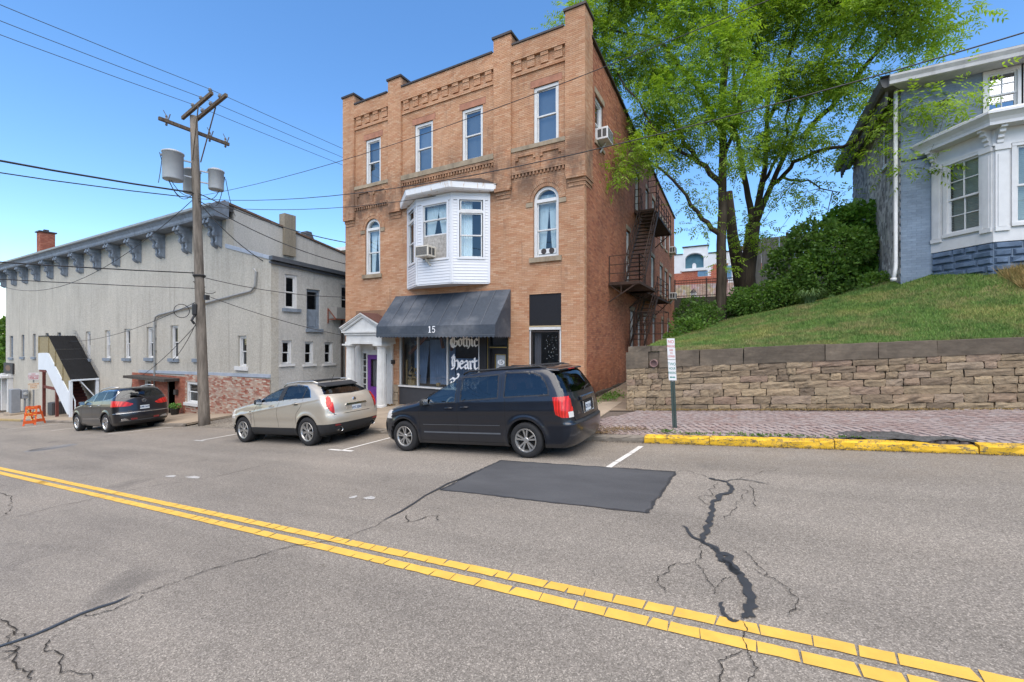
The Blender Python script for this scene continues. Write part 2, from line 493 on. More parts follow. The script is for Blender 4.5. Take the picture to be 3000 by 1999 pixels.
# ------------------------------------------------------------------ kerbs and pavements
def kerb_stone(name, x0, x1, y0, y1, h, m, parent, sink=None, jit=.008):
    mb = MB(); n = max(4, int((x1-x0)/.11)); prof = [(y0+.012, -.06), (y0, .04), (y0+.004, h-.03), (y0+.025, h-.004), (y1, h)]
    rows = []
    for i in range(n+1):
        x = x0+(x1-x0)*i/n; row = []
        s = sink(x) if sink else 0
        for j, (y, z) in enumerate(prof):
            q = jit*(1.6 if j in (2, 3) else .7)
            row.append((x, y+rnd.uniform(-q, q), gz(x)+z-(s if j > 1 else s*.3)+rnd.uniform(-q, q)*.7))
        rows.append(row)
    k = len(mb.v); w = len(prof)
    for r in rows: mb.v += r
    for i in range(n):
        for j in range(w-1):
            mb.f.append((k+i*w+j, k+(i+1)*w+j, k+(i+1)*w+j+1, k+i*w+j+1))
    mb.f.append(tuple(k+j for j in range(w))); mb.f.append(tuple(k+n*w+j for j in range(w)))
    return obj(name, mb, m, parent)
def m_ykerb():
    t = NT('yellow_kerb_paint')
    a = t.noise(7, 6, .75, t.scl(1, 1, 2.4)); b = t.noise(46, 4, .7)
    w = t.ramp(t.mix(.35, a, b), [(.505, 0), (.58, 1)])
    k = t.mix(1, (.72, .43, .025, 1), t.ramp(t.noise(2.5, 5, .6), [(.3, .78), (.7, 1.08)]), 'MULTIPLY')
    t.bump(t.mix(.5, a, b), .6, .02)
    return t.done(t.mix(w, k, (.115, .095, .06)), .7, 0, .35)
M_YK = m_ykerb()
kerb = tag(empty('kerb', (0, KERB, 0), None, None), kind='structure')
rnd.seed(8)
for x0, x1, s in ((-1.77, -.56, None), (-.55, 1.37, None), (1.385, 3.11, lambda x: .045*max(0, min(1, (x-2.3)/.5))), (3.13, 5.3, None), (5.31, 7.4, None), (7.41, 9.6, None)):
    kerb_stone('kerb_stone', x0, x1, KERB-.07, KERB+.12, .145, M_YK, kerb, s, .011)
x = -1.79
while x > -13.4:
    L = rnd.uniform(1.1, 1.9)
    kerb_stone('kerb_stone', x-L+.015, x, KERB-.02, KERB+.15, .12, M_KERB, kerb, None, .012); x -= L
x = -20.6
while x > -100:
    L = 3.0
    kerb_stone('kerb_stone', x-L+.015, x, KERB-.02, KERB+.15, .13, M_KERB if x > -40 else plain('faded_yellow_kerb', (.33, .24, .10), .8), kerb, None, .006); x -= L

def slabs(name, x0, x1, y0, y1, step, rows, m):
    o = tag(obj(name, strip_sheet(x0, x1, y0, y1, -.02, 8, sz), M_BASE), kind='structure')
    nx = max(1, round((x1-x0)/step))
    for i in range(nx):
        for j in range(rows):
            a = x0+(x1-x0)*i/nx+.006; b = x0+(x1-x0)*(i+1)/nx-.006
            c = y0+(y1-y0)*j/rows+.006; d = y0+(y1-y0)*(j+1)/rows-.006
            e = rnd.uniform(-.004, .004)
            mb = MB(); mb.hexa([(a, c, sz(a, c)-.08), (b, c, sz(b, c)-.08), (b, d, sz(b, d)-.08), (a, d, sz(a, d)-.08), (a, c, sz(a, c)+e), (b, c, sz(b, c)+e), (b, d, sz(b, d)+e), (a, d, sz(a, d)+e)])
            obj('slab', mb, m, o)
    return o
slabs('sidewalk', -13.4, -3.3, KERB+.15, 13.28, 1.55, 3, M_CONC)
slabs('sidewalk', -96, -20.6, KERB+.13, 11.3, 1.8, 1, M_CONC)
# alley floor beside the shop and the broken apron by the pole
ap = MB()
def apz(x, y): return gz(x) + (y-KERB)*.05 + .02*math.sin(x*3.1+y*2)*(1 if KERB < y < 13 else 0)
for i in range(14):
    for j in range(10):
        xs = [-20.6+7.2*k/14 for k in (i, i+1)]; ys = [KERB+13*(k/10)**1.5 for k in (j, j+1)]
        ap.quad(*[(x, y, apz(x, y)+.004) for x, y in ((xs[0], ys[0]), (xs[1], ys[0]), (xs[1], ys[1]), (xs[0], ys[1]))])
def m_gravel():
    t = NT('gravel_apron')
    v = t.n('TexVoronoi', Vector=t.co, Scale=42.0); s = t.n('SeparateColor', Color=v.outputs['Color']).outputs[0]
    b = t.ramp(s, [(0, (.08, .07, .055)), (.5, (.19, .165, .135)), (1, (.36, .33, .28))])
    b = t.mix(1, b, t.ramp(t.noise(1.2, 5, .65), [(.3, .7), (.7, 1.15)]), 'MULTIPLY')
    t.bump(s, .8, .015)
    return t.done(b, .95, 0, .2)
tag(obj('alley', ap, m_gravel()), kind='structure')
ps = MB()
for j in range(8):
    y0, y1 = 13.28+j*2.6, 13.28+(j+1)*2.6
    f = lambda y: sz(-4, 13.2)+(y-13.28)*.035
    ps.quad((-4.9, y0, f(y0)-.06), (-2.4, y0, f(y0)+.02), (-2.4, y1, f(y1)+.02), (-4.9, y1, f(y1)-.06))
ps.quad((-3.32, 11.85, sz(-3.3, 11.8)-.004), (-2.6, 11.85, sz(-2.6, 11.8)-.004), (-2.6, 13.28, sz(-2.6, 13.2)-.004), (-3.32, 13.28, sz(-3.3, 13.2)-.004))
tag(obj('path', ps, m_conc('passage_concrete', (.26, .20, .145), .55)), kind='structure')

# herringbone brick pavement: nearest 300 bricks are pieces of their own
def m_paver():
    t = NT('paver_brick'); t.co = t.n('NewGeometry').outputs['Position']
    r = t.isl()
    b = t.ramp(r, [(0, (.25, .185, .168)), (.35, (.30, .24, .222)), (.7, (.33, .285, .27)), (1, (.26, .18, .16))])
    wash = t.ramp(t.noise(.8, 5, .6), [(.35, 0), (.65, .75)])
    b = t.mix(wash, b, t.mix(.5, b, (.33, .30, .29)))
    b = t.mix(t.ramp(t.noise(22, 5, .7), [(.5, 0), (.72, .6)]), b, (.15, .115, .095))
    b = t.mix(1, b, (.90, .88, .88), 'MULTIPLY')
    t.bump(t.noise(55, 4, .65), .5, .008)
    return t.done(b, .88, 0, .25)
M_PAV = m_paver()
bs = tag(obj('brick_sidewalk', strip_sheet(-3.3, 9.6, KERB+.1, 12.0, -.035, 4, sz), plain('paver_joint', (.13, .105, .088), .95, 0, .2, .35, 30, .4, 80)), kind='structure')
a_, b_ = .2, .1
ca, sa = math.cos(R(135)), math.sin(R(135))
cells = []
for r_ in range(-130, 130):
    for c_ in range(-130, 130):
        m4 = (c_ - r_) % 4
        if m4 == 0: u, v, w, h = c_*b_, r_*b_, 2*b_, b_
        elif m4 == 2: u, v, w, h = c_*b_, r_*b_, b_, 2*b_
        else: continue
        if m4 == 2: v -= b_
        cu, cv = u+w/2, v+h/2
        x = ca*cu - sa*cv + 3.0; y = sa*cu + ca*cv + 10.5
        if -3.25 < x < 9.0 and KERB+.17 < y < 11.93 and y < 12.4+.0*x and x > -3.2+(.6*(y-10.6) if y > 10.6 else -.3*(y-10.6)):
            cells.append((math.hypot(x+.2, y), x, y, w, h))
cells.sort()
def bump_z(x, y): return .010*math.sin(x*1.7+1)*math.cos(y*2.1) + .012*math.sin(x*.9-y*1.3)
pme = {}
def paver_mesh(w, h):
    key = (w, h)
    if key not in pme:
        mb = MB(); W, Hh = w/2-.004, h/2-.004; q = .004
        for s_ in (0,):
            mb.hexa([(-W, -Hh, -.05), (W, -Hh, -.05), (W, Hh, -.05), (-W, Hh, -.05), (-W+q, -Hh+q, 0), (W-q, -Hh+q, 0), (W-q, Hh-q, 0), (-W+q, Hh-q, 0)])
        me = bpy.data.meshes.new('paver'); me.from_pydata(mb.v, [], mb.f); me.materials.append(M_PAV); pme[key] = me
    return pme[key]
V = []; F = []
for n_, (d_, x, y, w, h) in enumerate(cells):
    z = sz(x, y)+bump_z(x, y)+rnd.uniform(-.004, .004)
    if n_ < 300:
        o = link('paver', paver_mesh(w, h), None, bs, loc=(x, y, z)); o.rotation_euler = (rnd.uniform(-.015, .015), -math.atan(GS)+rnd.uniform(-.015, .015), R(135))
    else:
        W, Hh = w/2-.004, h/2-.004; k = len(V)
        for dz, q in ((-.04, 0), (0, .004)):
            for sx, sy in ((-1, -1), (1, -1), (1, 1), (-1, 1)):
                u, v = sx*(W-q), sy*(Hh-q); xx = x+ca*u-sa*v; yy = y+sa*u+ca*v
                V.append((xx, yy, z+dz+GS*(xx-x)+rnd.uniform(-.0015, .0015)))
        for f in ((4, 5, 6, 7), (0, 1, 5, 4), (1, 2, 6, 5), (2, 3, 7, 6), (3, 0, 4, 7)): F.append([k+i for i in f])
tag(np_mesh('pavers', V, F, M_PAV, bs), kind='stuff')
# black asphalt lump by the kerb
mb = MB(); nx, ny = 26, 9
for i in range(nx+1):
    for j in range(ny+1):
        u, v = i/nx, j/ny
        x = 1.45+1.75*u; y = KERB+.12+.62*v*(.55+.6*math.sin(PI*min(1, u*1.15+.08)))+.05*math.sin(u*9)
        e = min(1, 5*min(u, 1-u), 6*(1-v))
        mb.v.append((x, y-.2*u*v, sz(x, y)+.005+.05*e*(.6+.4*math.sin(u*17)*math.cos(v*8))+rnd.uniform(-.012, .012)))
for i in range(nx):
    for j in range(ny):
        k = i*(ny+1)+j; mb.f.append((k, k+ny+1, k+ny+2, k+1))
obj('asphalt_lump', mb, plain('rough_asphalt', (.085, .083, .080), .95, 0, .2, .5, 16, 1.0, 60), bs, False)
# ------------------------------------------------------------------ brick building materials
def m_brick(name, cols, stain=True, mort=False, rough=.85):
    t = NT(name); t.co = t.n('NewGeometry').outputs['Position']
    r = t.isl()
    b = t.ramp(r, [(i/(len(cols)-1), c) for i, c in enumerate(cols)])
    b = t.mix(1, b, t.ramp(t.noise(60, 3, .6), [(.3, .86), (.7, 1.08)]), 'MULTIPLY')
    big = t.noise(.7, 6, .65)
    b = t.mix(1, b, t.ramp(big, [(.3, .82), (.7, 1.10)]), 'MULTIPLY')
    if stain:
        x, y, z = t.xyz()
        # soot below the upper sills and on the pier feet
        zb = t.ramp(t.math('MULTIPLY', z, 1/14), [(.46, 0), (.54, .9), (.605, .75), (.67, 0)])
        w = t.ramp(t.noise(1.15, 6, .7, t.scl(1, 1, .55)), [(.38, 0), (.58, 1)])
        b = t.mix(t.math('MULTIPLY', t.math('MULTIPLY', zb, w), .85), b, (.075, .052, .042))
        st = t.ramp(t.noise(2.0, 6, .7, t.scl(1.3, 1.3, .22)), [(.58, 0), (.78, .55)])
        b = t.mix(st, b, (.10, .075, .06))
    t.bump(t.noise(130, 3, .6), .25, .003)
    return t.done(b, rough, 0, .25)
BUFF = [(.48, .275, .16), (.44, .235, .13), (.52, .325, .205), (.41, .20, .108), (.495, .29, .175)]
M_BUFF = m_brick('buff_brick', BUFF)
M_MORT = plain('buff_mortar', (.245, .145, .092), .95, 0, .2, .25, 3)
RED = [(.31, .122, .066), (.37, .155, .084), (.26, .095, .055), (.40, .18, .10), (.22, .086, .055)]
M_REDB = m_brick('red_common_brick', RED, False)
def side_stain(m):
    # soot streaks down the side wall
    nt = m.node_tree; b = nt.nodes['Principled BSDF']; src = b.inputs['Base Color'].links[0].from_socket
    t = NT.__new__(NT); t.m = m; t.t = nt; t.b = b; t.co = [n for n in nt.nodes if n.type == 'TEX_COORD'][0].outputs['Object']
    st = t.ramp(t.noise(.55, 6, .7, t.scl(1, 1.1, .22)), [(.46, 0), (.66, .75)])
    z = t.xyz()[2]; up = t.ramp(t.math('MULTIPLY', z, 1/13), [(.03, .75), (.10, .15), (.45, .25), (.8, .75)])
    k = t.mix(t.math('MULTIPLY', st, t.math('ADD', up, .15), True), src, (.075, .045, .035))
    t.set(b, 'Base Color', k)
side_stain(M_REDB)
M_MORTR = plain('red_mortar', (.15, .085, .06), .95, 0, .2, .3, 3)
M_STONE = plain('sill_sandstone', (.30, .24, .17), .85, 0, .25, .35, 3, .4, 40, .6)
M_STONER = plain('red_sandstone', (.36, .17, .11), .85, 0, .25, .3, 4, .3, 40, .3)
M_WPAINT = plain('white_frame_paint', (.60, .60, .59), .45, 0, .4, .1, 7, 0, 40, .25)
M_VINYL = plain('white_vinyl_siding', (.62, .63, .65), .4, 0, .4, .05, 1.5)
M_CAPM = plain('dark_metal_coping', (.05, .04, .036), .5, .2, .4, .3)
M_DARK = plain('dark_interior', (.012, .012, .013), .9)
M_BLACKP = plain('black_window_panel', (.012, .013, .017), .75, 0, .3, .5, 45, .4, 160)
G_UP = glass('upper_window_glass', (.62, .67, .70), .17)
G_MID = glass('curtained_window_glass', (.84, .89, .90), .08, top=.6)
G_SHOP = glass('shop_window_glass', (.74, .77, .79), .10, top=.6)
M_CURT = plain('pale_blue_curtain', (.70, .78, .80), .9, 0, .2, .1, 3)
M_CURTB = plain('blue_curtain', (.24, .34, .50), .9, 0, .2, .3, 2)

FA = Fr((0, 13.3, 0), (1, 0, 0), (0, -1, 0))      # street face
SX = -4.53
FS = Fr((SX, 0, 0), (0, 1, 0), (1, 0, 0))         # side face
BB = empty('brick_building', (-10.2, 13.3, -.6), 'tall three-storey orange brick shop building with white bay window and awning numbered 15', 'building')

def course_rects(u0, u1, z0, z1, holes=(), L=.214, C=.062, ph=0.0):
    out = []; n = int(round((z1-z0)/C)); Cc = (z1-z0)/max(1, n)
    for i in range(n):
        za = z0+i*Cc; zm = za+Cc/2
        iv = [(u0, u1)]
        for h in holes:
            hu = h(zm) if callable(h) else ((h[0], h[1]) if h[2] < zm < h[3] else None)
            if not hu: continue
            nv = []
            for a, b in iv:
                if hu[1] <= a or hu[0] >= b: nv.append((a, b)); continue
                if hu[0] > a: nv.append((a, hu[0]))
                if hu[1] < b: nv.append((hu[1], b))
            iv = nv
        row = int(round(za/C))
        off = ph+(L/2 if row % 2 else 0)
        for a, b in iv:
            k = math.floor((a-off)/L)
            while True:
                p = max(a, off+k*L); q = min(b, off+(k+1)*L)
                if p >= b-1e-6: break
                if q-p > .02: out.append((p, q, za, za+Cc))
                k += 1
    return out

class Bricks:
    """a field of bricks as real geometry"""
    def __init__(s): s.V = []; s.F = []
    def add(s, rects, fr, n=0.0, j=.0028, dep=.02, jig=.0015):
        for a, b, c, d in rects:
            k = len(s.V); e = n+rnd.uniform(-jig, jig)
            for nn, q in ((n-dep, 0), (e, .0006)):
                for u, z in ((a+j*.6+q, c+j+q), (b-j*.6-q, c+j+q), (b-j*.6-q, d-j-q), (a+j*.6+q, d-j-q)):
                    s.V.append(fr.p(u, nn, z)[:])
            s.F += [(k+4, k+5, k+6, k+7), (k, k+1, k+5, k+4), (k+1, k+2, k+6, k+5), (k+2, k+3, k+7, k+6), (k+3, k, k+4, k+7)]
    def build(s, name, m, parent):
        return tag(np_mesh(name, s.V, s.F, m, parent), kind='stuff')

def wall_cells(u0, u1, z0, z1, holes):
    us = sorted({u0, u1, *[h[0] for h in holes], *[h[1] for h in holes]}); zs = sorted({z0, z1, *[h[2] for h in holes], *[h[3] for h in holes]})
    us = [u for u in us if u0 <= u <= u1]; zs = [z for z in zs if z0 <= z <= z1]
    out = []
    for za, zb in zip(zs[:-1], zs[1:]):
        run = None
        for a, b in zip(us[:-1], us[1:]):
            um, zm = (a+b)/2, (za+zb)/2
            hit = any(h[0] < um < h[1] and h[2] < zm < h[3] for h in holes)
            if hit:
                if run: out.append((*run, za, zb)); run = None
            else:
                run = (run[0], b) if run else (a, b)
        if run: out.append((*run, za, zb))
    return out

def window(parent, fr, u0, u1, z0, z1, n=0.0, glass_m=None, fw=.1, rec=.10, mid=.5, frame_m=None, lites=(1, 1), sash=.045, wname='window', curtain=None, label=None):
    """double-hung window: casing, two sashes with panes, optional curtain"""
    fm = frame_m or M_WPAINT; gm = glass_m or G_UP
    mb = MB()
    mb.box(u0, u0+fw, n-rec-.06, n-rec+.05, z0, z1, fr); mb.box(u1-fw, u1, n-rec-.06, n-rec+.05, z0, z1, fr)
    mb.box(u0+fw, u1-fw, n-rec-.06, n-rec+.05, z1-fw, z1, fr); mb.box(u0+fw, u1-fw, n-rec-.06, n-rec+.06, z0, z0+fw*.55, fr)
    w = obj(wname, mb, fm, parent)
    if label: w['label'] = label
    a, b, c, d = u0+fw, u1-fw, z0+fw*.55, z1-fw
    m_ = c+(d-c)*mid
    for k, (lo, hi, nn) in enumerate(((c, m_+.02, n-rec-.03), (m_-.02, d, n-rec))):
        s_ = MB(); q = sash
        s_.box(a, a+q, nn-.04, nn, lo, hi, fr); s_.box(b-q, b, nn-.04, nn, lo, hi, fr)
        s_.box(a+q, b-q, nn-.04, nn, lo, lo+q, fr); s_.box(a+q, b-q, nn-.04, nn, hi-q, hi, fr)
        nx, nz = lites
        for i in range(1, nx):
            uu = a+q+(b-a-2*q)*i/nx; s_.box(uu-.011, uu+.011, nn-.035, nn-.002, lo+q, hi-q, fr)
        for i in range(1, nz):
            zz = lo+q+(hi-lo-2*q)*i/nz; s_.box(a+q, b-q, nn-.034, nn-.003, zz-.011, zz+.011, fr)
        obj('sash', s_, fm, w)
        p = MB(); p.quad(*[fr.p(u, nn-.02, z) for u, z in ((a+q, lo+q), (b-q, lo+q), (b-q, hi-q), (a+q, hi-q))])
        obj('pane', p, gm, w)
    if curtain: curtain(w, fr, a, b, c, d, n-rec-.14)
    return w

def drape(parent, fr, a, b, c, d, n, m=None, folds=7, amp=.03, gather=0.0, side=0, name='curtain'):
    """hanging cloth with folds; gather pulls the lower edge to one side"""
    mb = MB(); nu, nz = folds*4, 8; k = 0
    for j in range(nz+1):
        v = j/nz; g_ = gather*(1-v)**1.3
        aa = a+(g_*(b-a) if side > 0 else 0); bb = b-(g_*(b-a) if side < 0 else 0)
        for i in range(nu+1):
            u = i/nu
            mb.v.append(tuple(fr.p(aa+(bb-aa)*u, n+amp*math.sin(u*folds*2*PI+.6*math.sin(v*3)), c+(d-c)*v)))
    for j in range(nz):
        for i in range(nu):
            k = j*(nu+1)+i; mb.f.append((k, k+1, k+nu+2, k+nu+1))
    return obj(name, mb, m or M_CURT, parent, True)
def two_curtains(w, fr, a, b, c, d, n):
    m_ = (a+b)/2
    drape(w, fr, a, m_+.02, c, d, n, gather=.45, side=-1); drape(w, fr, m_-.02, b, c, d, n-.02, gather=.35, side=1)
def one_curtain(w, fr, a, b, c, d, n): drape(w, fr, a, a+(b-a)*.55, c, d, n)

# --- openings (street face): u0,u1,z0,z1
UP = [(-14.57, -13.68), (-11.76, -10.83), (-9.41, -8.48), (-6.38, -5.45)]
H3 = [(a, b, 8.72, 10.71) for a, b in UP]
ARC = [(-14.6, -13.71), (-6.39, -5.45)]
H2 = [(a, b, 4.80, 7.22) for a, b in ARC]
BAYH = (-12.0, -8.33, 4.2, 7.3)
SHOP = (-12.63, -7.38, -1.6, 3.4)
PORT = (-15.0, -12.95, -1.8, 2.3)
RW = (-6.56, -5.36, .3, 3.55)
ZB, ZT = -1.9, 12.40
core = MB()
holes = H3 + H2 + [BAYH, SHOP, PORT, RW]
for a, b, c, d in wall_cells(-15.88, -4.55, ZB, 12.2, holes): core.box(a, b, -.32, -.006, c, d, FA)
for a, b in ARC:                                       # spandrels over the round heads
    r = (b-a)/2; cu, cz = (a+b)/2, 7.22-r
    for sgn in (-1, 1):
        pts = [(cu+sgn*r, 7.22)] + [(cu+sgn*r*math.cos(t), cz+r*math.sin(t)) for t in [PI/2*i/8 for i in range(8, -1, -1)]]
        core.prism(pts, -.32, -.006, FA)
wall = obj('wall', core, M_MORT, BB)

bk = Bricks()
def archhole(a, b):
    r = (b-a)/2; cu, cz = (a+b)/2, 7.22-r
    R2 = r+.26
    def f(z):
        if 4.80 < z <= cz: return (a, b)
        if cz < z < cz+R2: w = math.sqrt(max(0, R2*R2-(z-cz)**2)); return (cu-w, cu+w)
        return None
    return f
LINT = [(a-.12, b+.13, 10.71, 10.95) for a, b in UP]
SILL2 = [(a-.14, b+.12, 4.62, 4.80) for a, b in ARC]
lowholes = [BAYH, SHOP, PORT, RW] + [archhole(a, b) for a, b in ARC] + SILL2
lower = course_rects(-15.86, -4.56, ZB+.6, 7.0, lowholes + [(-15.2, -13.4, 2.7, 3.25)])
PICK = []
for q in lower:
    if q[0] > -5.36 and .9 < q[2] < 4.9 and len(PICK) < 300: PICK.append(q)
pk = set(PICK)
bk.add([q for q in lower if q not in pk], FA)
bm_ = {}
for (a, b, c, d) in PICK:                               # the nearest bricks, one by one
    key = round(b-a, 2)
    if key not in bm_:
        mb = MB(); w, h, j = (b-a)/2, (d-c)/2, .0028
        mb.hexa([(-w+j, 0, -h+j), (w-j, 0, -h+j), (w-j, .02, -h+j), (-w+j, .02, -h+j), (-w+j, 0, h-j), (w-j, 0, h-j), (w-j, .02, h-j), (-w+j, .02, h-j)])
        me = bpy.data.meshes.new('brick'); me.from_pydata(mb.v, [], mb.f); me.materials.append(M_BUFF); bm_[key] = me
    p = FA.p((a+b)/2, rnd.uniform(-.0015, .0015), (c+d)/2)
    link('brick', bm_[key], None, wall, loc=p)
# upper wall between the piers
PIERS = [(-15.93, -15.22), (-13.155, -12.44), (-7.955, -7.24), (-5.18, -4.49)]
BAYS = [(-15.22, -13.155), (-12.44, -7.955), (-7.24, -5.18)]
for a, b in BAYS:
    bk.add(course_rects(a, b, 7.0, 11.28, H3 + LINT + [archhole(*q) for q in ARC] + [BAYH]), FA)
    bk.add(course_rects(a, b, 11.28, 11.40), FA, .05, dep=.06)
    bk.add(course_rects(a, b, 11.40, 11.82), FA, .0)
    nb = max(4, round((b-a)/.49)); st = (b-a)/nb
    for i in range(nb):                                # stepped blocks under the parapet
        u = a+st*(i+.22)
        bk.add(course_rects(u, u+st*.56, 11.455, 11.82, ph=u), FA, .05, dep=.06)
        bk.add(course_rects(u, u+st*.56, 11.82-.124, 11.82, ph=u), FA, .075, dep=.06)
    bk.add(course_rects(a, b, 11.82, 12.38), FA, .10, dep=.11)
for i, (a, b) in enumerate(PIERS):
    bk.add(course_rects(a, b, 7.42, 12.85), FA, .10, dep=.11)
    for k, (z0, z1) in enumerate(((7.29, 7.42), (7.17, 7.29), (7.05, 7.17))):    # corbelled foot
        s = .045*k; bk.add(course_rects(a+s*.6+.03, b-s*.6-.03, z0, z1), FA, .105-.03*(k+1) if k else .13, dep=.13)
# side-bay panels and dentil bands
for a, b in (BAYS[0], BAYS[2]):
    w = b-a
    zz = 8.05
    bk.add(course_rects(a, b, 8.40, 8.60), FA, .05, dep=.06)
    for u0, u1 in ((a, a+.16), (a+w*.46, a+w*.54), (b-.16, b)): bk.add(course_rects(u0, u1, 7.92, 8.40, ph=u0), FA, .05, dep=.06)
    for u0, u1 in ((a+.16, a+.26), (a+w*.46-.1, a+w*.46), (a+w*.54, a+w*.54+.1), (b-.26, b-.16)): bk.add(course_rects(u0, u1, 8.28, 8.40, ph=u0), FA, .048, dep=.06)
    bk.add(course_rects(a, b, 7.80, 7.92), FA, .07, dep=.08)
    n = int(w/.135)
    for i in range(n): bk.add([(a+w*(i+.15)/n, a+w*(i+.62)/n, 7.69, 7.80)], FA, .06, dep=.07)
a, b = BAYS[1]
bk.add(course_rects(a, b, 8.42, 8.54), FA, .07, dep=.08)
for i in range(34): bk.add([(a+(b-a)*(i+.15)/34, a+(b-a)*(i+.62)/34, 8.31, 8.42)], FA, .06, dep=.07)
# soldier courses beside the upper sills
for a, b in BAYS:
    n = int((b-a)/.066)
    bk.add([(a+(b-a)*i/n, a+(b-a)*(i+1)/n, 8.74, 8.90) for i in range(n) if not any(p-.03 < a+(b-a)*(i+.5)/n < q+.03 for p, q in UP)], FA, .014, dep=.02)
# brick rings over the arched windows
for a, b in ARC:
    r = (b-a)/2; cu, cz = (a+b)/2, 7.22-r
    for ring, (r0, r1) in enumerate(((r+.005, r+.125), (r+.13, r+.255))):
        n = int(PI*(r0+r1)/2/.066)
        for i in range(n):
            t0, t1 = PI*(i+.05)/n, PI*(i+.95)/n
            P = [(cu+q*math.cos(t), cz+q*math.sin(t)) for q, t in ((r0, t0), (r1, t0), (r1, t1), (r0, t1))]
            k = len(bk.V)
            for nn in (-.02, .012+.012*ring):
                bk.V += [FA.p(u, nn, z)[:] for u, z in P]
            bk.F += [(k+4, k+5, k+6, k+7), (k, k+1, k+5, k+4), (k+1, k+2, k+6, k+5), (k+2, k+3, k+7, k+6), (k+3, k, k+4, k+7)]
# buff return of the corner pier on the side face, and its pier
FC = Fr((-4.49, 0, 0), (0, 1, 0), (1, 0, 0))
bk.add(course_rects(13.2, 14.03, 7.42, 12.85, ph=.1), FC, 0, dep=.08)
for k, (z0, z1) in enumerate(((7.29, 7.42), (7.17, 7.29), (7.05, 7.17))): bk.add(course_rects(13.2+.05*k, 14.03-.04*k, z0, z1), FC, .03-.03*k, dep=.1)
bk.add(course_rects(13.3, 13.52, .1, 7.05, ph=13.3), FS, -.012, dep=.03)
bk.build('bricks', M_BUFF, wall)
pm = MB()
for a, b in PIERS: pm.box(a+.006, b-.006, -.3, .094, 7.36, 12.84, FA)
for a, b in BAYS: pm.box(a, b, -.3, .094, 11.83, 12.37, FA); pm.box(a, b, -.1, .043, 11.29, 11.39, FA)
pm.box(-5.1, -4.498, .088, -.72, 7.36, 12.83, FA)
obj('pier', pm, M_MORT, BB)
cp = MB()
for i, (a, b) in enumerate(PIERS): cp.box(a-.05, b+.05, -.45 if i < 3 else -.78, .15, 12.85, 12.93, FA)
for a, b in BAYS: cp.box(a+.05, b-.05, -.3, .14, 12.385, 12.45, FA)
obj('coping', cp, M_CAPM, BB)

# --- side wall, long and receding
YB = 34.0
ROOF = lambda y: 12.2-(y-14)*.057
SW = [  # u0(Y),u1,z0,z1
    (14.42, 15.40, 8.95, 10.6), (18.95, 19.65, 4.2, 6.86), (20.75, 21.6, 8.2, 10.05), (23.2, 24.0, 8.2, 10.05), (25.0, 25.9, 8.5, 10.05),
    (24.75, 25.75, 4.9, 6.68), (27.6, 28.6, 4.75, 6.6), (29.5, 30.4, 4.75, 6.5), (31.4, 32.4, 4.75, 6.42),
    (27.8, 28.7, 7.95, 9.6), (29.5, 30.4, 7.95, 9.6), (31.4, 32.3, 7.95, 9.6),
    (19.7, 20.5, .2, 3.28), (21.3, 22.0, 1.0, 3.2), (22.7, 23.5, 1.0, 3.2), (25.2, 26.1, 1.2, 3.2), (28.2, 29.0, 1.4, 3.2), (30.6, 31.4, 1.6, 3.2)]
sw = MB()
for a, b, c, d in wall_cells(13.9, YB, -1.2, 11.0, SW): sw.box(a, b, -.35, -.006, c, d, FS)
sw.prism([(13.62, 11.0), (YB, 11.0), (YB, ROOF(YB)), (13.62, ROOF(13.62))], -.35, -.006, FS)
for a, b, c, d in wall_cells(13.62, 13.9, -1.2, 11.0, []): sw.box(a, b, -.35, -.006, c, d, FS)
sidew = obj('side_wall', sw, M_MORTR, BB)
sb = Bricks()
sr = course_rects(13.52, 33.98, .1, 12.2, SW, L=.21, C=.068)
sr = [q for q in sr if q[3] < ROOF((q[0]+q[1])/2) and not (q[0] < 14.03 and q[2] > 7.0 and q[1] < 14.1)]
sb.add(sr, FS, 0, jig=.004)
sb.build('bricks', M_REDB, sidew)
hull = MB()
hull.box(-15.88, -15.55, 13.62, YB, -1.9, 11.9); hull.box(-15.55, -4.9, YB-.3, YB, -1.9, 11.0)
hull.hexa([(-15.55, 13.62, 11.85), (-4.88, 13.62, 11.85), (-4.88, YB, 10.7), (-15.55, YB, 10.7), (-15.55, 13.62, 11.95), (-4.88, 13.62, 11.95), (-4.88, YB, 10.8), (-15.55, YB, 10.8)])
for z in (3.75, 7.75): hull.box(-15.55, -4.9, 13.7, YB-.3, z, z+.2)
for z in (-.9, 4.0, 8.0): hull.box(-15.55, -4.9, 16.2, 16.3, z, z+3.7)
obj('hull', hull, plain('inside_plaster', (.10, .095, .09), .95), BB)
ed = MB(); ed.hexa([(SX-.4, 13.9, ROOF(13.9)), (SX+.09, 13.9, ROOF(13.9)), (SX+.09, YB+.1, ROOF(YB+.1)), (SX-.4, YB+.1, ROOF(YB+.1)), (SX-.4, 13.9, ROOF(13.9)+.08), (SX+.09, 13.9, ROOF(13.9)+.08), (SX+.09, YB+.1, ROOF(YB+.1)+.08), (SX-.4, YB+.1, ROOF(YB+.1)+.08)])
obj('roof_edge', ed, M_CAPM, BB)
fd = MB(); rnd.seed(4)
x = 13.35
while x < 22:
    L = rnd.uniform(.5, 1.0)
    obj('foundation_stone', MB().box(x+.01, x+L-.01, -.3, .06+rnd.uniform(0, .04), -.9, .1+rnd.uniform(-.02, .04), FS), plain('dark_foundation_stone', (.075, .062, .05), .9, 0, .2, .45, 5, .8, 16), BB, bevel=.02); x += L
lm = MB()
for a, b, c, d in SW: lm.box(a-.1, b+.1, -.02, .02, d+.002, d+.2, FS)
obj('lintel', lm, M_STONE, BB)
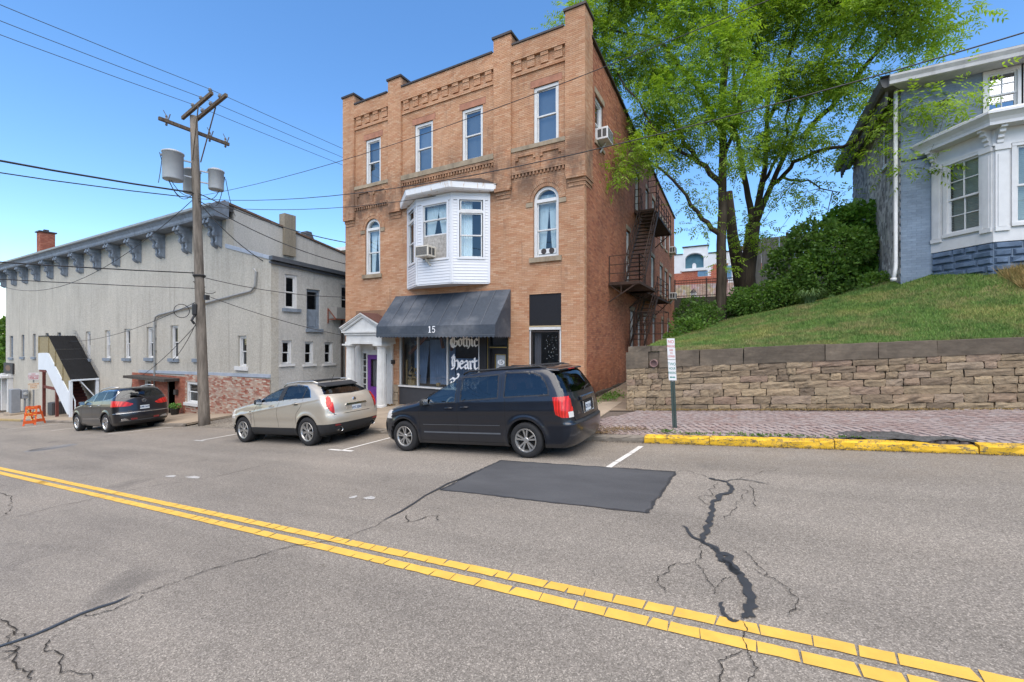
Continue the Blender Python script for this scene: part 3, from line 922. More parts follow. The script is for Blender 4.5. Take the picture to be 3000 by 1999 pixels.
for a, b, c, d in SW:
    window(BB, FS, a, b, c, d, 0, glass('side_window_glass', (.3, .35, .38), .3), fw=.12, rec=.12)
    if c > 3: obj('sill', MB().box(a-.08, b+.08, -.1, .05, c-.12, c, FS), M_STONE, BB)

# --- street-face windows
for (a, b) in UP:
    w = window(BB, FA, a, b, 8.75, 10.70, 0, G_UP, fw=.10, rec=.09)
    obj('blind', MB().box(a+.1, b-.1, -.27, -.26, 8.8, 10.6, FA), plain('grey_roller_blind', (.30, .33, .35), .8, 0, .3, .15, 1.5), w)
    obj('lintel', MB().box(a-.12, b+.13, -.1, .012, 10.712, 10.945, FA), M_STONER, BB)
for a, b in ((-15.2, -13.17), (-7.23, -5.19)): obj('sill', MB().box(a, b, -.1, .09, 8.60, 8.74, FA), M_STONE, BB)
obj('sill', MB().box(-12.43, -7.97, -.1, .10, 8.54, 8.735, FA), M_STONE, BB)
for k, (a, b) in enumerate(ARC):
    r = (b-a)/2; cu, cz = (a+b)/2, 7.22-r
    fm = MB(); fw = .1
    fm.box(a, a+fw, -.2, -.06, 4.8, cz, FA); fm.box(b-fw, b, -.2, -.06, 4.8, cz, FA); fm.box(a+fw, b-fw, -.2, -.05, 4.8, 4.87, FA); fm.box(a+fw, b-fw, -.2, -.05, cz-.05, cz+.06, FA)
    N = 14
    for i in range(N):
        t0, t1 = PI*i/N, PI*(i+1)/N
        P = [(cu+q*math.cos(t), cz+q*math.sin(t)) for q, t in ((r-fw, t0), (r, t0), (r, t1), (r-fw, t1))]
        fm.hexa([FA.p(u, -.2, z) for u, z in P]+[FA.p(u, -.06, z) for u, z in P])
    w = obj('arched_window', fm, M_WPAINT, BB)
    obj('pane', MB().poly([FA.p(cu+(r-fw)*math.cos(PI*i/12), -.14, cz+.05+(r-fw-.05)*math.sin(PI*i/12)) for i in range(13)]), G_MID, w)
    zm = 4.87+(cz-.05-4.87)*.48
    for lo, hi, nn in ((4.87, zm+.02, -.15), (zm-.02, cz-.05, -.12)):
        s_ = MB(); s_.box(a+fw, a+fw+.045, nn-.03, nn, lo, hi, FA); s_.box(b-fw-.045, b-fw, nn-.03, nn, lo, hi, FA); s_.box(a+fw+.045, b-fw-.045, nn-.03, nn, lo, lo+.045, FA); s_.box(a+fw+.045, b-fw-.045, nn-.03, nn, hi-.045, hi, FA)
        obj('sash', s_, M_WPAINT, w)
        obj('pane', MB().quad(*[FA.p(u, nn-.015, z) for u, z in ((a+fw+.04, lo+.04), (b-fw-.04, lo+.04), (b-fw-.04, hi-.04), (a+fw+.04, hi-.04))]), G_MID, w)
    two_curtains(w, FA, a+fw, b-fw, 4.87, cz+r-.2, -.3)
    obj('sill', MB().box(a-.14, b+.12, -.1, .08, 4.63, 4.795, FA), M_STONE, BB)
    for u in (a-.28, b+.02): obj('impost', MB().box(u, u+.26, -.05, .03, cz-.17, cz-.02, FA), M_STONE, BB)
    if k:
        vent = MB().box(a+.14, b-.14, -.135, -.115, 4.93, 5.10, FA); v = obj('window_fan', vent, M_WPAINT, w)
        for u in (cu-.13, cu+.17): obj('fan_grille', MB().lathe([(.001, 0), (.1, 0), (.1, .02), (.085, .025)], FA.p(u, -.11, 5.02), 'y', 16), M_CAPM, w)

# right-hand shop window with its black panel
obj('window_panel', MB().box(-6.55, -5.37, -.06, -.03, 2.44, 3.54, FA), M_BLACKP, BB)
w = obj('shop_window', MB().box(-6.55, -5.37, -.12, .02, 2.30, 2.39, FA).box(-6.55, -6.49, -.12, -.02, .3, 2.29, FA).box(-5.43, -5.37, -.12, -.02, .3, 2.29, FA).box(-6.49, -5.43, -.12, -.02, .3, .45, FA), M_WPAINT, BB)
obj('trim', MB().box(-6.56, -5.36, -.06, .012, 2.40, 2.44, FA), plain('tan_trim', (.42, .33, .19), .7), w)
obj('mullion', MB().box(-6.50, -6.46, -.14, -.01, .45, 2.26, FA).box(-5.46, -5.42, -.14, -.01, .45, 2.26, FA).box(-6.46, -5.46, -.14, -.01, 2.22, 2.26, FA), M_CAPM, w)
obj('pane', MB().quad(*[FA.p(u, -.08, z) for u, z in ((-6.46, .45), (-5.46, .45), (-5.46, 2.22), (-6.46, 2.22))]), G_SHOP, w)
hb = MB(); rnd.seed(21)
for i in range(70):
    c = FA.p(rnd.uniform(-6.1, -5.55), -.3-rnd.uniform(0, .2), rnd.uniform(.5, 2.1)); r = rnd.uniform(.01, .022)
    hb.lathe([(.001, -r), (r*.8, -r*.6), (r, 0), (r*.8, r*.6), (.001, r)], c, 'z', 6)
obj('hanging_beads', hb, plain('pearl_bead', (.55, .56, .54), .4), w)
pl = MB()
for i in range(120):
    a = rnd.uniform(0, 2*PI); L = rnd.uniform(.15, .4); c = FA.p(-5.75, -.3, .45); d = Vector((math.cos(a), math.sin(a)*.4, rnd.uniform(.6, 1.6))).normalized()*L
    e = Vector((-d.y, d.x, 0)).normalized()*.012
    pl.poly([c-e, c+e, c+d*.6+e, c+d+Vector((0, 0, -.06)), c+d*.6-e])
obj('window_plant', pl, plain('spider_plant_leaf', (.11, .26, .15), .6), w)
drape(w, FA, -6.45, -6.2, .4, 2.2, -.25, plain('grey_curtain', (.12, .12, .14), .9), 4)
# ------------------------------------------------------------------ bay window
BC, BHW, BFW, BD = -10.165, 1.985, .83, .77
bay_pts = [(BC-BHW, 13.3), (BC-BFW, 13.3-BD), (BC+BFW, 13.3-BD), (BC+BHW, 13.3)]
by = MB()
Z0, Z1 = 4.01, 7.34
by.hexa([(x, y, Z0) for x, y in bay_pts]+[(x, y, Z0+.04) for x, y in bay_pts])
bay = obj('bay_window', by, M_VINYL, BB)
bay['label'] = 'white vinyl-sided three-sided bay window over the awning'
FACETS = []
for (a, b) in zip(bay_pts[:-1], bay_pts[1:]):
    d = Vector((b[0]-a[0], b[1]-a[1], 0)); L = d.length; d.normalize(); FACETS.append((Fr((a[0], a[1], 0), d, (d.y, -d.x, 0)), L))
obj('bay_ceiling', MB().hexa([(x, y, Z1) for x, y in bay_pts]+[(x, y, Z1+.04) for x, y in bay_pts]), M_VINYL, bay)
SL = .107
for fi, (fr, L) in enumerate(FACETS):
    wu0, wu1 = (.34, L-.20) if fi == 1 else ((.22, L-.28) if fi == 0 else (.28, L-.24))
    wz0, wz1 = (4.98, 7.02) if fi == 1 else (4.98, 7.08)
    bw = MB()
    for a, b, c, d in wall_cells(0, L, Z0+.04, Z1, [(wu0, wu1, wz0, wz1)]): bw.box(a, b, -.09, -.012, c, d, fr)
    obj('bay_wall', bw, M_VINYL, bay)
    z = Z0+.05
    while z < Z1-.3:
        iv = [(.06, L-.06)]
        if z+SL > wz0-.06 and z < wz1+.06: iv = [(.06, wu0-.06), (wu1+.06, L-.06)]
        for a, b in iv:
            obj('slat', MB().prof([(-.012, z+.004), (.016, z+.004), (.014, z+.014), (.002, z+SL), (-.012, z+SL)], a, b, fr), M_VINYL, bay)
        z += SL
    cb = MB(); cb.box(-.02, .06, -.03, .024, Z0+.04, Z1-.004, fr); cb.box(L-.06, L+.02, -.03, .024, Z0+.04, Z1-.004, fr); cb.box(.06, L-.06, -.02, .03, Z1-.26, Z1-.004, fr); cb.box(.06, L-.06, -.02, .05, Z1-.10, Z1-.06, fr)
    obj('corner_board', cb, M_VINYL, bay)
    cs = MB(); q = .075
    cs.box(wu0-q, wu0, -.05, .04, wz0-q, wz1+q, fr); cs.box(wu1, wu1+q, -.05, .04, wz0-q, wz1+q, fr); cs.box(wu0, wu1, -.05, .04, wz1, wz1+q, fr); cs.box(wu0, wu1, -.05, .045, wz0-q, wz0, fr)
    obj('casing', cs, M_VINYL, bay)
    def sash(u0, u1, z0, z1, n, gm=G_MID):
        s = MB(); q = .045
        s.box(u0, u0+q, n-.04, n, z0, z1, fr); s.box(u1-q, u1, n-.04, n, z0, z1, fr); s.box(u0+q, u1-q, n-.04, n, z0, z0+q, fr); s.box(u0+q, u1-q, n-.04, n, z1-q, z1, fr)
        obj('sash', s, M_WPAINT, bay)
        obj('pane', MB().quad(*[fr.p(u, n-.02, z) for u, z in ((u0+q, z0+q), (u1-q, z0+q), (u1-q, z1-q), (u0+q, z1-q))]), gm, bay)
    if fi == 1:
        sash(wu0, wu1, 5.86, 6.45, -.04); sash(wu0, wu1, 6.42, wz1, -.01)
        obj('plywood_panel', MB().box(wu0+.002, wu1-.002, -.06, -.02, wz0+.002, 5.855, fr), plain('weathered_plywood', (.36, .34, .31), .9, 0, .2, .5, 9, .5, 30, .7), bay)
        drape(bay, fr, wu0+.03, (wu0+wu1)/2+.05, 5.9, wz1, -.2, gather=.4, side=-1); drape(bay, fr, (wu0+wu1)/2-.02, wu1-.03, 5.9, wz1, -.22, gather=.35, side=1)
        ACF, ACU, ACZ = fr, wu0-.02, 5.02
    else:
        sash(wu0+.03, wu1-.03, 6.70, wz1, -.01)
        obj('transom_bar', MB().box(wu0, wu1, -.05, .03, 6.60, 6.70, fr), M_WPAINT, bay)
        sash(wu0+.03, wu1-.03, wz0, 5.80, -.04); sash(wu0+.03, wu1-.03, 5.76, 6.60, -.01)
        drape(bay, fr, wu0+.06, wu0+(wu1-wu0)*.55, wz0, wz1, -.22, folds=5)
# bay roof: overhanging eave with rust-streaked metal fascia
def offs(o, zz): return [(BC-BHW-o*.9, 13.24, zz), (BC-BFW-o*.45, 13.3-BD-o, zz), (BC+BFW+o*.45, 13.3-BD-o, zz), (BC+BHW+o*.9, 13.24, zz)]
t = NT('rusty_white_fascia')
rs = t.ramp(t.noise(4.5, 5, .7, t.scl(1.2, 1.2, .25)), [(.56, 0), (.66, .85)])
M_FASC = t.done(t.mix(rs, (.70, .71, .72), (.42, .26, .09)), .5, 0, .4)
rf = MB(); A, B_, C_, D_ = offs(.34, 7.36), offs(.39, 7.40), offs(.42, 7.61), offs(.30, 7.64)
for P, Q in ((A, B_), (B_, C_), (C_, D_)):
    for i in range(3): rf.quad(P[i], P[i+1], Q[i+1], Q[i])
rf.quad(*A); rf.quad(*D_)
obj('bay_eave', rf, M_FASC, bay)
tp = MB(); E_ = offs(.43, 7.602); F2 = [(BC-BHW*.8, 13.28, 7.98), (BC-BFW*.6, 13.27, 8.02), (BC+BFW*.6, 13.27, 8.02), (BC+BHW*.8, 13.28, 7.98)]
for i in range(3): tp.quad(E_[i], E_[i+1], F2[i+1], F2[i])
obj('bay_roof', tp, M_CAPM, bay)

# ------------------------------------------------------------------ window air conditioners (things of their own)
M_ACW = plain('aged_ac_casing', (.55, .51, .43), .5, 0, .4, .12, 5, 0, 40, .35)
M_GRL = plain('ac_grille_dark', (.06, .058, .055), .6)
def air_con(fr, u, z, w, h, d, label, n=0.0, brace=True, m=None):
    a = empty('air_conditioner', fr.p(u+w/2, n+d/2, z), label, 'air conditioner', 'window air conditioners')
    m = m or M_ACW
    obj('casing', MB().box(u, u+w, n-.1, n+d, z, z+h, fr), m, a, bevel=.012)
    obj('grille', MB().box(u+.04, u+w-.04, n+d+.001, n+d+.006, z+.05, z+h-.05, fr), M_GRL, a)
    fi = MB()
    for i in range(7): fi.box(u+.04, u+w-.04, n+d+.006, n+d+.012, z+.06+i*(h-.12)/7, z+.066+i*(h-.12)/7, fr)
    obj('fin', fi, m, a)
    for k, s in enumerate((0, 1)):
        uu = u-.003 if k == 0 else u+w+.003
        for i in range(2): obj('side_vent', MB().box(min(uu, uu+.002), max(uu, uu+.002), n+.06+i*d*.42, n+.06+i*d*.42+d*.32, z+.07, z+h-.07, fr), M_GRL, a)
    if brace: obj('brace', MB().bar(fr.p(u+w*.5, n+d*.6, z), fr.p(u+w*.62, n+.02, z-.28), .04), m, a)
    return a
air_con(ACF, ACU, ACZ, .60, .40, .45, 'boxy cream air conditioner in the middle pane of the white bay window', .0)
air_con(FS, 14.5, 8.98, .70, .42, .42, 'white air conditioner on a bracket high on the side wall near the corner', .0, True, plain('white_ac', (.62, .62, .61), .5))
air_con(FS, 31.45, 4.78, .8, .45, .4, 'far air conditioner low at the back end of the brick side wall', 0, True, plain('white_ac', (.62, .62, .61), .5))
air_con(FS, 31.4, 8.0, .8, .45, .4, 'far air conditioner in the upper back window of the brick side wall', 0, True, plain('white_ac', (.62, .62, .61), .5))

# ------------------------------------------------------------------ awning
def m_awn():
    t = NT('charcoal_awning_cloth')
    f = t.ramp(t.noise(.75, 4, .55, t.scl(.8, 1, 1.2)), [(.48, 0), (.68, .5)])
    b = t.mix(f, (.045, .056, .072), (.20, .205, .215))
    b = t.mix(1, b, t.ramp(t.noise(9, 4, .6), [(.3, .82), (.7, 1.1)]), 'MULTIPLY')
    t.bump(t.noise(5, 4, .6), .2, .03)
    return t.done(b, .6, 0, .35)
M_AWN = m_awn()
AX0, AX1, AZT, AY, AZF, AZB = -12.78, -7.28, 3.76, 12.2, 2.475, 2.13
aw = MB(); n = 24
def sag(u, v): return -.03*math.sin(PI*u)*math.sin(PI*v)-.012*abs(math.sin(u*PI*7))*math.sin(PI*v)
P = [[(AX0+(AX1-AX0)*i/n, 13.27+(AY-13.27)*j/6, AZT+(AZF-AZT)*j/6+sag(i/n, j/6)) for i in range(n+1)] for j in range(7)]
for j in range(6):
    for i in range(n): aw.quad(P[j][i], P[j][i+1], P[j+1][i+1], P[j+1][i])
for i in range(n):
    a, b = AX0+(AX1-AX0)*i/n, AX0+(AX1-AX0)*(i+1)/n
    aw.quad((a, AY, AZF), (b, AY, AZF), (b, AY-.01, AZB), (a, AY-.01, AZB))
for x in (AX0, AX1): aw.poly([(x, 13.27, AZT), (x, AY, AZF), (x, AY-.01, AZB), (x, 13.27, AZB)])
awn = obj('awning', aw, M_AWN, BB)
awn['label'] = 'faded charcoal cloth awning with scalloped valance and the number 15'
vl = MB()
def scal(p0, p1, k):
    p0 = Vector(p0); p1 = Vector(p1)
    for i in range(k):
        for s in range(6):
            u0, u1 = (i+s/6)/k, (i+(s+1)/6)/k
            d0, d1 = .055+.045*math.sin(PI*s/6), .055+.045*math.sin(PI*(s+1)/6)
            a, b = p0.lerp(p1, u0), p0.lerp(p1, u1)
            vl.quad(a, b, b-Vector((0, 0, d1)), a-Vector((0, 0, d0)))
scal((AX0, AY-.012, AZB), (AX1, AY-.012, AZB), 34); scal((AX1+.001, AY-.012, AZB), (AX1+.001, 13.27, AZB), 7); scal((AX0-.001, AY-.012, AZB), (AX0-.001, 13.27, AZB), 7)
obj('valance', vl, M_AWN, awn)
sm = MB()
for i in range(1, 9):
    x = AX0+(AX1-AX0)*i/9; sm.bar((x, 13.25, AZT+.004), (x, AY+.01, AZF+.006), .018, .008)
sm.bar((AX0, AY-.014, AZB+.002), (AX1, AY-.014, AZB+.002), .004, .014)
obj('seam', sm, plain('awning_seam', (.10, .11, .125), .6), awn)
M_LET = plain('white_lettering', (.80, .81, .82), .6, 0, .3, .05)
nb = MB(); FAW = Fr((0, AY-.016, 0), (1, 0, 0), (0, -1, 0))
u, z, h = -10.12, 2.21, .24                        # serif 15 on the front band
nb.box(u+.03, u+.075, 0, .002, z, z+h, FAW); nb.box(u-.01, u+.115, 0, .003, z, z+.02, FAW); nb.prism([(u-.01, z+h*.78), (u+.03, z+h*.88), (u+.03, z+h), (u-.01, z+h*.86)], 0, .003, FAW)
u += .16
nb.box(u+.02, u+.14, 0, .002, z+h*.87, z+h, FAW); nb.box(u+.02, u+.042, 0, .003, z+h*.55, z+h*.87, FAW)
for i in range(16):
    t0, t1 = R(140-i*17.5), R(140-(i+1)*17.5)
    q = [(u+.065+r*math.cos(t)*1.0, z+h*.33+r*math.sin(t)*1.05) for r, t in ((.05, t0), (.078, t0), (.078, t1), (.05, t1))]
    nb.prism(q, 0, .0025, FAW)
obj('lettering', nb, M_LET, awn)

# ------------------------------------------------------------------ storefront
M_BULK = plain('dark_grey_bulkhead', (.040, .042, .048), .55, 0, .4, .2, 3)
M_BLKF = plain('black_front_paint', (.018, .018, .02), .4, 0, .4, .2)
M_GOLD = plain('gold_trim', (.30, .22, .05), .45, .3)
sf = MB()
sf.box(-12.63, -8.66, -.25, -.02, -1.4, .0, FA)
shop = obj('shop_front', sf, M_BULK, BB)
fr_ = MB()
fr_.box(-12.63, -8.66, -.2, .05, .002, .055, FA)
for u in (-12.615, -11.665, -10.16, -8.675): fr_.box(u-.022, u+.022, -.16, -.04, .055, 3.35, FA)
fr_.box(-12.6, -8.7, -.16, -.04, 3.3, 3.38, FA)
obj('window_frame', fr_, M_WPAINT, shop)
for a, b in ((-12.59, -11.69), (-11.64, -10.18), (-10.14, -8.70)):
    obj('pane', MB().quad(*[FA.p(u, -.09, z) for u, z in ((a, .055), (b, .055), (b, 3.3), (a, 3.3))]), G_SHOP, shop)
bx = MB(); bx.box(-8.65, -8.34, -.3, -.03, -1.4, 3.4, FA)
bx.box(-12.63, -8.66, -.25, -.02, 3.38, 3.6, FA)
obj('black_pier', bx, M_BLKF, shop)
drape(shop, FA, -12.3, -11.5, .1, 1.9, -.62, M_CURTB, 9, .05, .25, -1); drape(shop, FA, -11.5, -10.2, .1, 1.95, -.66, M_CURTB, 14, .05)
drape(shop, FA, -10.3, -8.8, .1, 1.2, -.70, M_CURTB, 13, .05)
obj('shop_back', MB().box(-12.6, -8.7, -2.2, -2.15, -.6, 3.4, FA).box(-12.6, -7.4, -2.2, -.1, 3.42, 3.5, FA).box(-12.6, -7.4, -2.2, -.3, -.62, -.55, FA), plain('shop_interior', (.05, .048, .05), .9), shop)
bmx = MB(); bmx.bar(FA.p(-12.5, -.5, 1.35), FA.p(-10.95, -.5, 2.55), .09, .12); bmx.bar(FA.p(-10.95, -.5, 2.6), FA.p(-10.7, -.5, 1.6), .09, .1); bmx.bar(FA.p(-10.2, -.52, 2.5), FA.p(-10.3, -.52, 1.5), .12, .06)
obj('display_beam', bmx, plain('red_brown_wood', (.20, .07, .035), .6, 0, .4, .3, 14), shop)
rnd.seed(5)
dd = MB()
for i in range(60):
    c = FA.p(-12.15+rnd.gauss(0, .14), -.35+rnd.uniform(-.08, .08), .28+abs(rnd.gauss(0, .2))); r = rnd.uniform(.02, .05)
    dd.lathe([(.001, -r), (r, -r*.3), (r*.8, r*.5), (.001, r)], c, 'z', 6)
dd.box(-12.32, -11.95, -.5, -.2, .06, .28, FA); dd.box(-12.56, -12.5, -.4, -.34, .06, 1.1, FA); dd.box(-10.9, -10.76, -.4, -.3, .06, .2, FA)
obj('window_display', dd, plain('dried_flower_tan', (.34, .24, .10), .8, 0, .3, .5, 20), shop)
# painted blackletter words on the glass
GL = {
 'o': [[(.12, .55), (.12, .18), (.27, .06), (.42, .2), (.42, .5), (.27, .66), (.12, .55)]],
 't': [[(.14, .86), (.14, .16), (.27, .04), (.38, .12)], [(.0, .6), (.34, .66)]],
 'h': [[(.12, .98), (.12, .1), (.2, .04)], [(.12, .52), (.3, .66), (.42, .52), (.42, .18), (.34, .0), (.26, -.1)]],
 'i': [[(.1, .62), (.16, .56), (.16, .14), (.27, .06)], [(.13, .86), (.21, .8)]],
 'c': [[(.4, .54), (.27, .66), (.12, .52), (.12, .18), (.26, .05), (.4, .14)]],
 'e': [[(.12, .36), (.42, .46), (.4, .56), (.27, .66), (.12, .52), (.12, .18), (.26, .05), (.42, .16)]],
 'a': [[(.12, .56), (.26, .66), (.4, .54), (.4, .14), (.5, .05)], [(.4, .4), (.16, .32), (.12, .16), (.24, .05), (.4, .18)]],
 'r': [[(.08, .62), (.16, .56), (.16, .12), (.24, .05)], [(.16, .5), (.3, .66), (.42, .56)]],
 'G': [[(.72, .8), (.5, .95), (.28, .8), (.2, .4), (.34, .1), (.6, .03), (.74, .16), (.74, .44), (.52, .44)], [(.42, .86), (.46, .2)], [(.1, .6), (.06, .3), (.2, .02), (.4, -.06)]],
 'H': [[(.1, .86), (.22, 1.02), (.36, .92), (.36, .2), (.26, .04), (.08, .0)], [(.36, .55), (.58, .68), (.72, .55), (.72, .16), (.6, -.02)], [(.2, .2), (.14, .6), (.3, 1.1)]],
 'T': [[(.04, .78), (.24, .92), (.5, .84), (.78, 1.0)], [(.5, .84), (.32, .6), (.28, .3), (.44, .08), (.7, .1)], [(.14, .62), (.1, .34), (.24, .1)], [(.78, 1.0), (.86, 1.2), (.74, 1.26)]]}
GLW = {'o': .52, 't': .36, 'h': .52, 'i': .32, 'c': .46, 'e': .5, 'a': .54, 'r': .44, 'G': .86, 'H': .84, 'T': .84}
def word(s, u, z, h, par):
    mb = MB()
    for ch in s:
        pen(mb, GL[ch], FA, u, -.07, z, h, (.060, .050)); u += GLW[ch]*h*.90
    return obj('lettering', mb, M_LET, par)
word('Gothic', -10.04, 1.68, .47, shop); word('Heart', -10.0, .82, .50, shop); word('Tattoo', -10.04, .0, .50, shop)
# shop door
dr = MB(); dr.box(-8.33, -8.22, -.3, -.05, -1.0, 3.3, FA); dr.box(-7.47, -7.38, -.3, -.05, -1.0, 3.3, FA); dr.box(-8.22, -7.47, -.3, -.05, 1.62, 1.72, FA)
dr.box(-8.22, -7.47, -.32, -.2, -.75, -.3, FA); dr.box(-8.22, -8.06, -.32, -.2, -.3, 1.62, FA); dr.box(-7.6, -7.47, -.32, -.2, -.3, 1.62, FA); dr.box(-8.06, -7.6, -.32, -.2, 1.42, 1.62, FA)
door = obj('door', dr, M_BLKF, shop)
gt = MB()
for u in (-8.29, -7.42): gt.box(u-.008, u+.008, -.06, -.042, -.6, 3.2, FA)
gt.box(-8.21, -7.48, -.06, -.042, 1.66, 1.69, FA)
for a, b, c, d in ((-8.06, -8.04, -.3, 1.42), (-7.62, -7.6, -.3, 1.42), (-8.06, -7.6, 1.40, 1.42)): gt.box(a, b, -.2, -.19, c, d, FA)
obj('door_trim', gt, M_GOLD, shop)
obj('door_panel', MB().quad(*[FA.p(u, -.235, z) for u, z in ((-8.04, -.3), (-7.62, -.3), (-7.62, 1.4), (-8.04, 1.4))]), plain('frosted_door_glass', (.30, .33, .35), .5), shop)
obj('pane', MB().quad(*[FA.p(u, -.18, z) for u, z in ((-8.2, 1.74), (-7.5, 1.74), (-7.5, 3.2), (-8.2, 3.2))]), G_SHOP, shop)
obj('number_plate', MB().poly([FA.p(-7.83+.15*math.cos(2*PI*i/24), -.232, 1.12+.1*math.sin(2*PI*i/24)) for i in range(24)]), M_LET, shop)
text_mesh('lettering', '15', .17, FA, -7.83, -.229, 1.12, plain('grey_lettering', (.10, .11, .12), .6), shop, bold=.004)
text_mesh('lettering', 'FRONT', .085, FA, -7.83, -.232, .93, M_LET, shop)
obj('mail_slot_box', MB().box(-7.22, -6.78, 0, .09, .93, 1.05, FA), M_CAPM, BB)
obj('wall_lantern', MB().box(-12.98, -12.84, 0, .1, .93, 1.1, FA).box(-12.95, -12.87, .1, .13, .97, 1.05, FA), M_CAPM, BB)
for k, (z0, z1) in enumerate(((-.95, -.62), (-.61, -.28), (-.27, .06))):
    obj('base_stone', MB().box(-12.9, -12.64, -.1, .07+.02*(k % 2), z0, z1, FA), plain('pale_base_stone', (.30, .24, .17), .9, 0, .2, .45, 4, .9, 18, .5), BB, bevel=.025)

# ------------------------------------------------------------------ portico
M_PORT = plain('portico_white', (.58, .58, .56), .5, 0, .35, .1, 4, 0, 40, .3)
FP = Fr((-13.87, 12.5, 0), (1, 0, 0), (0, -1, 0))
pp = MB()
pp.box(-1.07, 1.07, -.8, 0, 1.77, 1.86, FP); pp.box(-1.04, 1.04, -.8, -.03, 1.86, 2.14, FP); pp.box(-1.09, 1.09, -.8, .03, 2.14, 2.19, FP); pp.box(-1.2, 1.2, -.8, .09, 2.24, 2.30, FP)
port = obj('portico', pp, M_PORT, BB)
port['label'] = 'white portico with fluted columns and pediment at the side entrance'
for i in range(34): u = -1.1+2.2*i/34; obj('dentil', MB().box(u, u+.035, 0, .05, 2.19, 2.24, FP), M_PORT, port)
sl = math.atan2(.68, 1.27)
for sg in (-1, 1):
    for i in range(17):
        f = (i+.5)/17; u = sg*(1.12*(1-f)); z = 2.34+.56*f; obj('dentil', MB().box(u-.018, u+.018, 0, .05, z-.035, z+.025, FP), M_PORT, port)
pd = MB(); pd.prism([(-1.12, 2.30), (1.12, 2.30), (0, 2.9)], -.7, -.02, FP); obj('tympanum', pd, M_PORT, port)
rk = MB()
for sg in (-1, 1):
    for o, n1, th in ((.0, .06, .08), (.08, .11, .05), (.13, .15, .035)):
        rk.prism([(sg*1.24, 2.30+o), (0, 3.0-.11+o), (0, 3.0-.11+o+th), (sg*(1.24+.03), 2.30+o+th*.9)], -.75, n1, FP)
obj('raking_cornice', rk, M_PORT, port)
rr = MB()
for sg in (-1, 1): rr.prism([(sg*1.3, 2.475), (0, 3.065), (0, 3.08), (sg*1.3, 2.49)], -.8, .13, FP)
obj('portico_roof', rr, plain('brown_shingle', (.11, .055, .045), .9, 0, .2, .35, 14, .5, 40), port)
for u in (-.91, .91):
    c = MB(); N = 40; z0 = sz(-13.87+u, 12.66)-.02
    lev = [(z0+.0, .215), (z0+.1, .215), (z0+.14, .2), (z0+1.0, .2), (1.62, .172)]
    for z, r in lev:
        for j in range(N):
            a = 2*PI*j/N; rr_ = r-(.016 if j % 2 else 0) if z > z0+.12 else r
            c.v.append((-13.87+u+rr_*math.cos(a), 12.66+rr_*math.sin(a), z))
    for i in range(len(lev)-1):
        for j in range(N): k = i*N+j; l = i*N+(j+1) % N; c.f.append((k, l, l+N, k+N))
    c.lathe([(.172, 1.60), (.19, 1.61), (.19, 1.63), (.21, 1.66), (.23, 1.69), (.23, 1.70)], (-13.87+u, 12.66, 0), 'z', 28)
    c.box(-13.87+u-.25, -13.87+u+.25, 12.41+.0, 12.91, 1.70, 1.768)
    obj('column', c, M_PORT, port)
en = MB()
en.box(-15.02, -12.94, -.06, .0, 1.34, 1.77, FA)
for a, b in ((-15.17, -14.82), (-13.25, -12.95)): en.box(a, b, -.06, .08, -1.2, 1.77, FA); en.box(a+.08, b-.08, .08, .095, -.9, 1.6, FA)
en.box(-14.55, -14.50, -.1, -.0, -1.1, 1.34, FA); en.box(-13.56, -13.5, -.1, 0, -1.1, 1.34, FA); en.box(-14.5, -13.56, -.1, .0, 1.29, 1.34, FA)
en.box(-15.02, -12.94, -.08, -.02, -1.4, -.85, FA)
for k in range(8): en.box(-14.8, -14.55, -.08, -.03, -.85+k*.27, -.82+k*.27, FA)
en.box(-14.81, -14.78, -.08, -.02, -.9, 1.34, FA)
obj('entrance_surround', en, M_PORT, port)
obj('pane', MB().quad(*[FA.p(u, -.07, z) for u, z in ((-14.78, -.85), (-14.55, -.85), (-14.55, 1.3), (-14.78, 1.3))]).quad(*[FA.p(u, -.07, z) for u, z in ((-13.5, -.85), (-13.25, -.85), (-13.25, 1.3), (-13.5, 1.3))]), G_SHOP, port)
pdn = MB(); u0, u1, z0, z1 = -14.5, -13.56, -.82, 1.29
for a, b, c, d in wall_cells(u0, u1, z0, z1, [(u0+.16, u1-.16, -.1, z1-.2)]): pdn.box(a, b, -.1, -.05, c, d, FA)
obj('purple_door', pdn, plain('purple_door_paint', (.13, .035, .22), .45, 0, .4, .12, 5), port)
obj('pane', MB().quad(*[FA.p(u, -.08, z) for u, z in ((u0+.16, -.1), (u1-.16, -.1), (u1-.16, z1-.2), (u0+.16, z1-.2))]), G_SHOP, port)
drape(port, FA, u0+.17, u1-.17, -.1, z1-.25, -.2, plain('door_curtain', (.20, .19, .20), .9), 6, .02)
text_mesh('lettering', '15', .17, FA, -14.08, .004, 1.56, plain('number_brown', (.13, .09, .05), .6), port, bold=.004)
obj('blocked_transom', MB().box(-15.2, -13.4, -.1, -.045, 2.7, 3.25, FA), plain('boarded_dark_brick', (.07, .05, .04), .9, 0, .2, .5, 12, .6, 24), BB)
ft = MB(); ft.box(-15.2, -12.6, 12.35, 13.3, sz(-15.2, 12.8)-.1, sz(-13.0, 12.6)+.01); obj('step', ft, M_CONC, port)

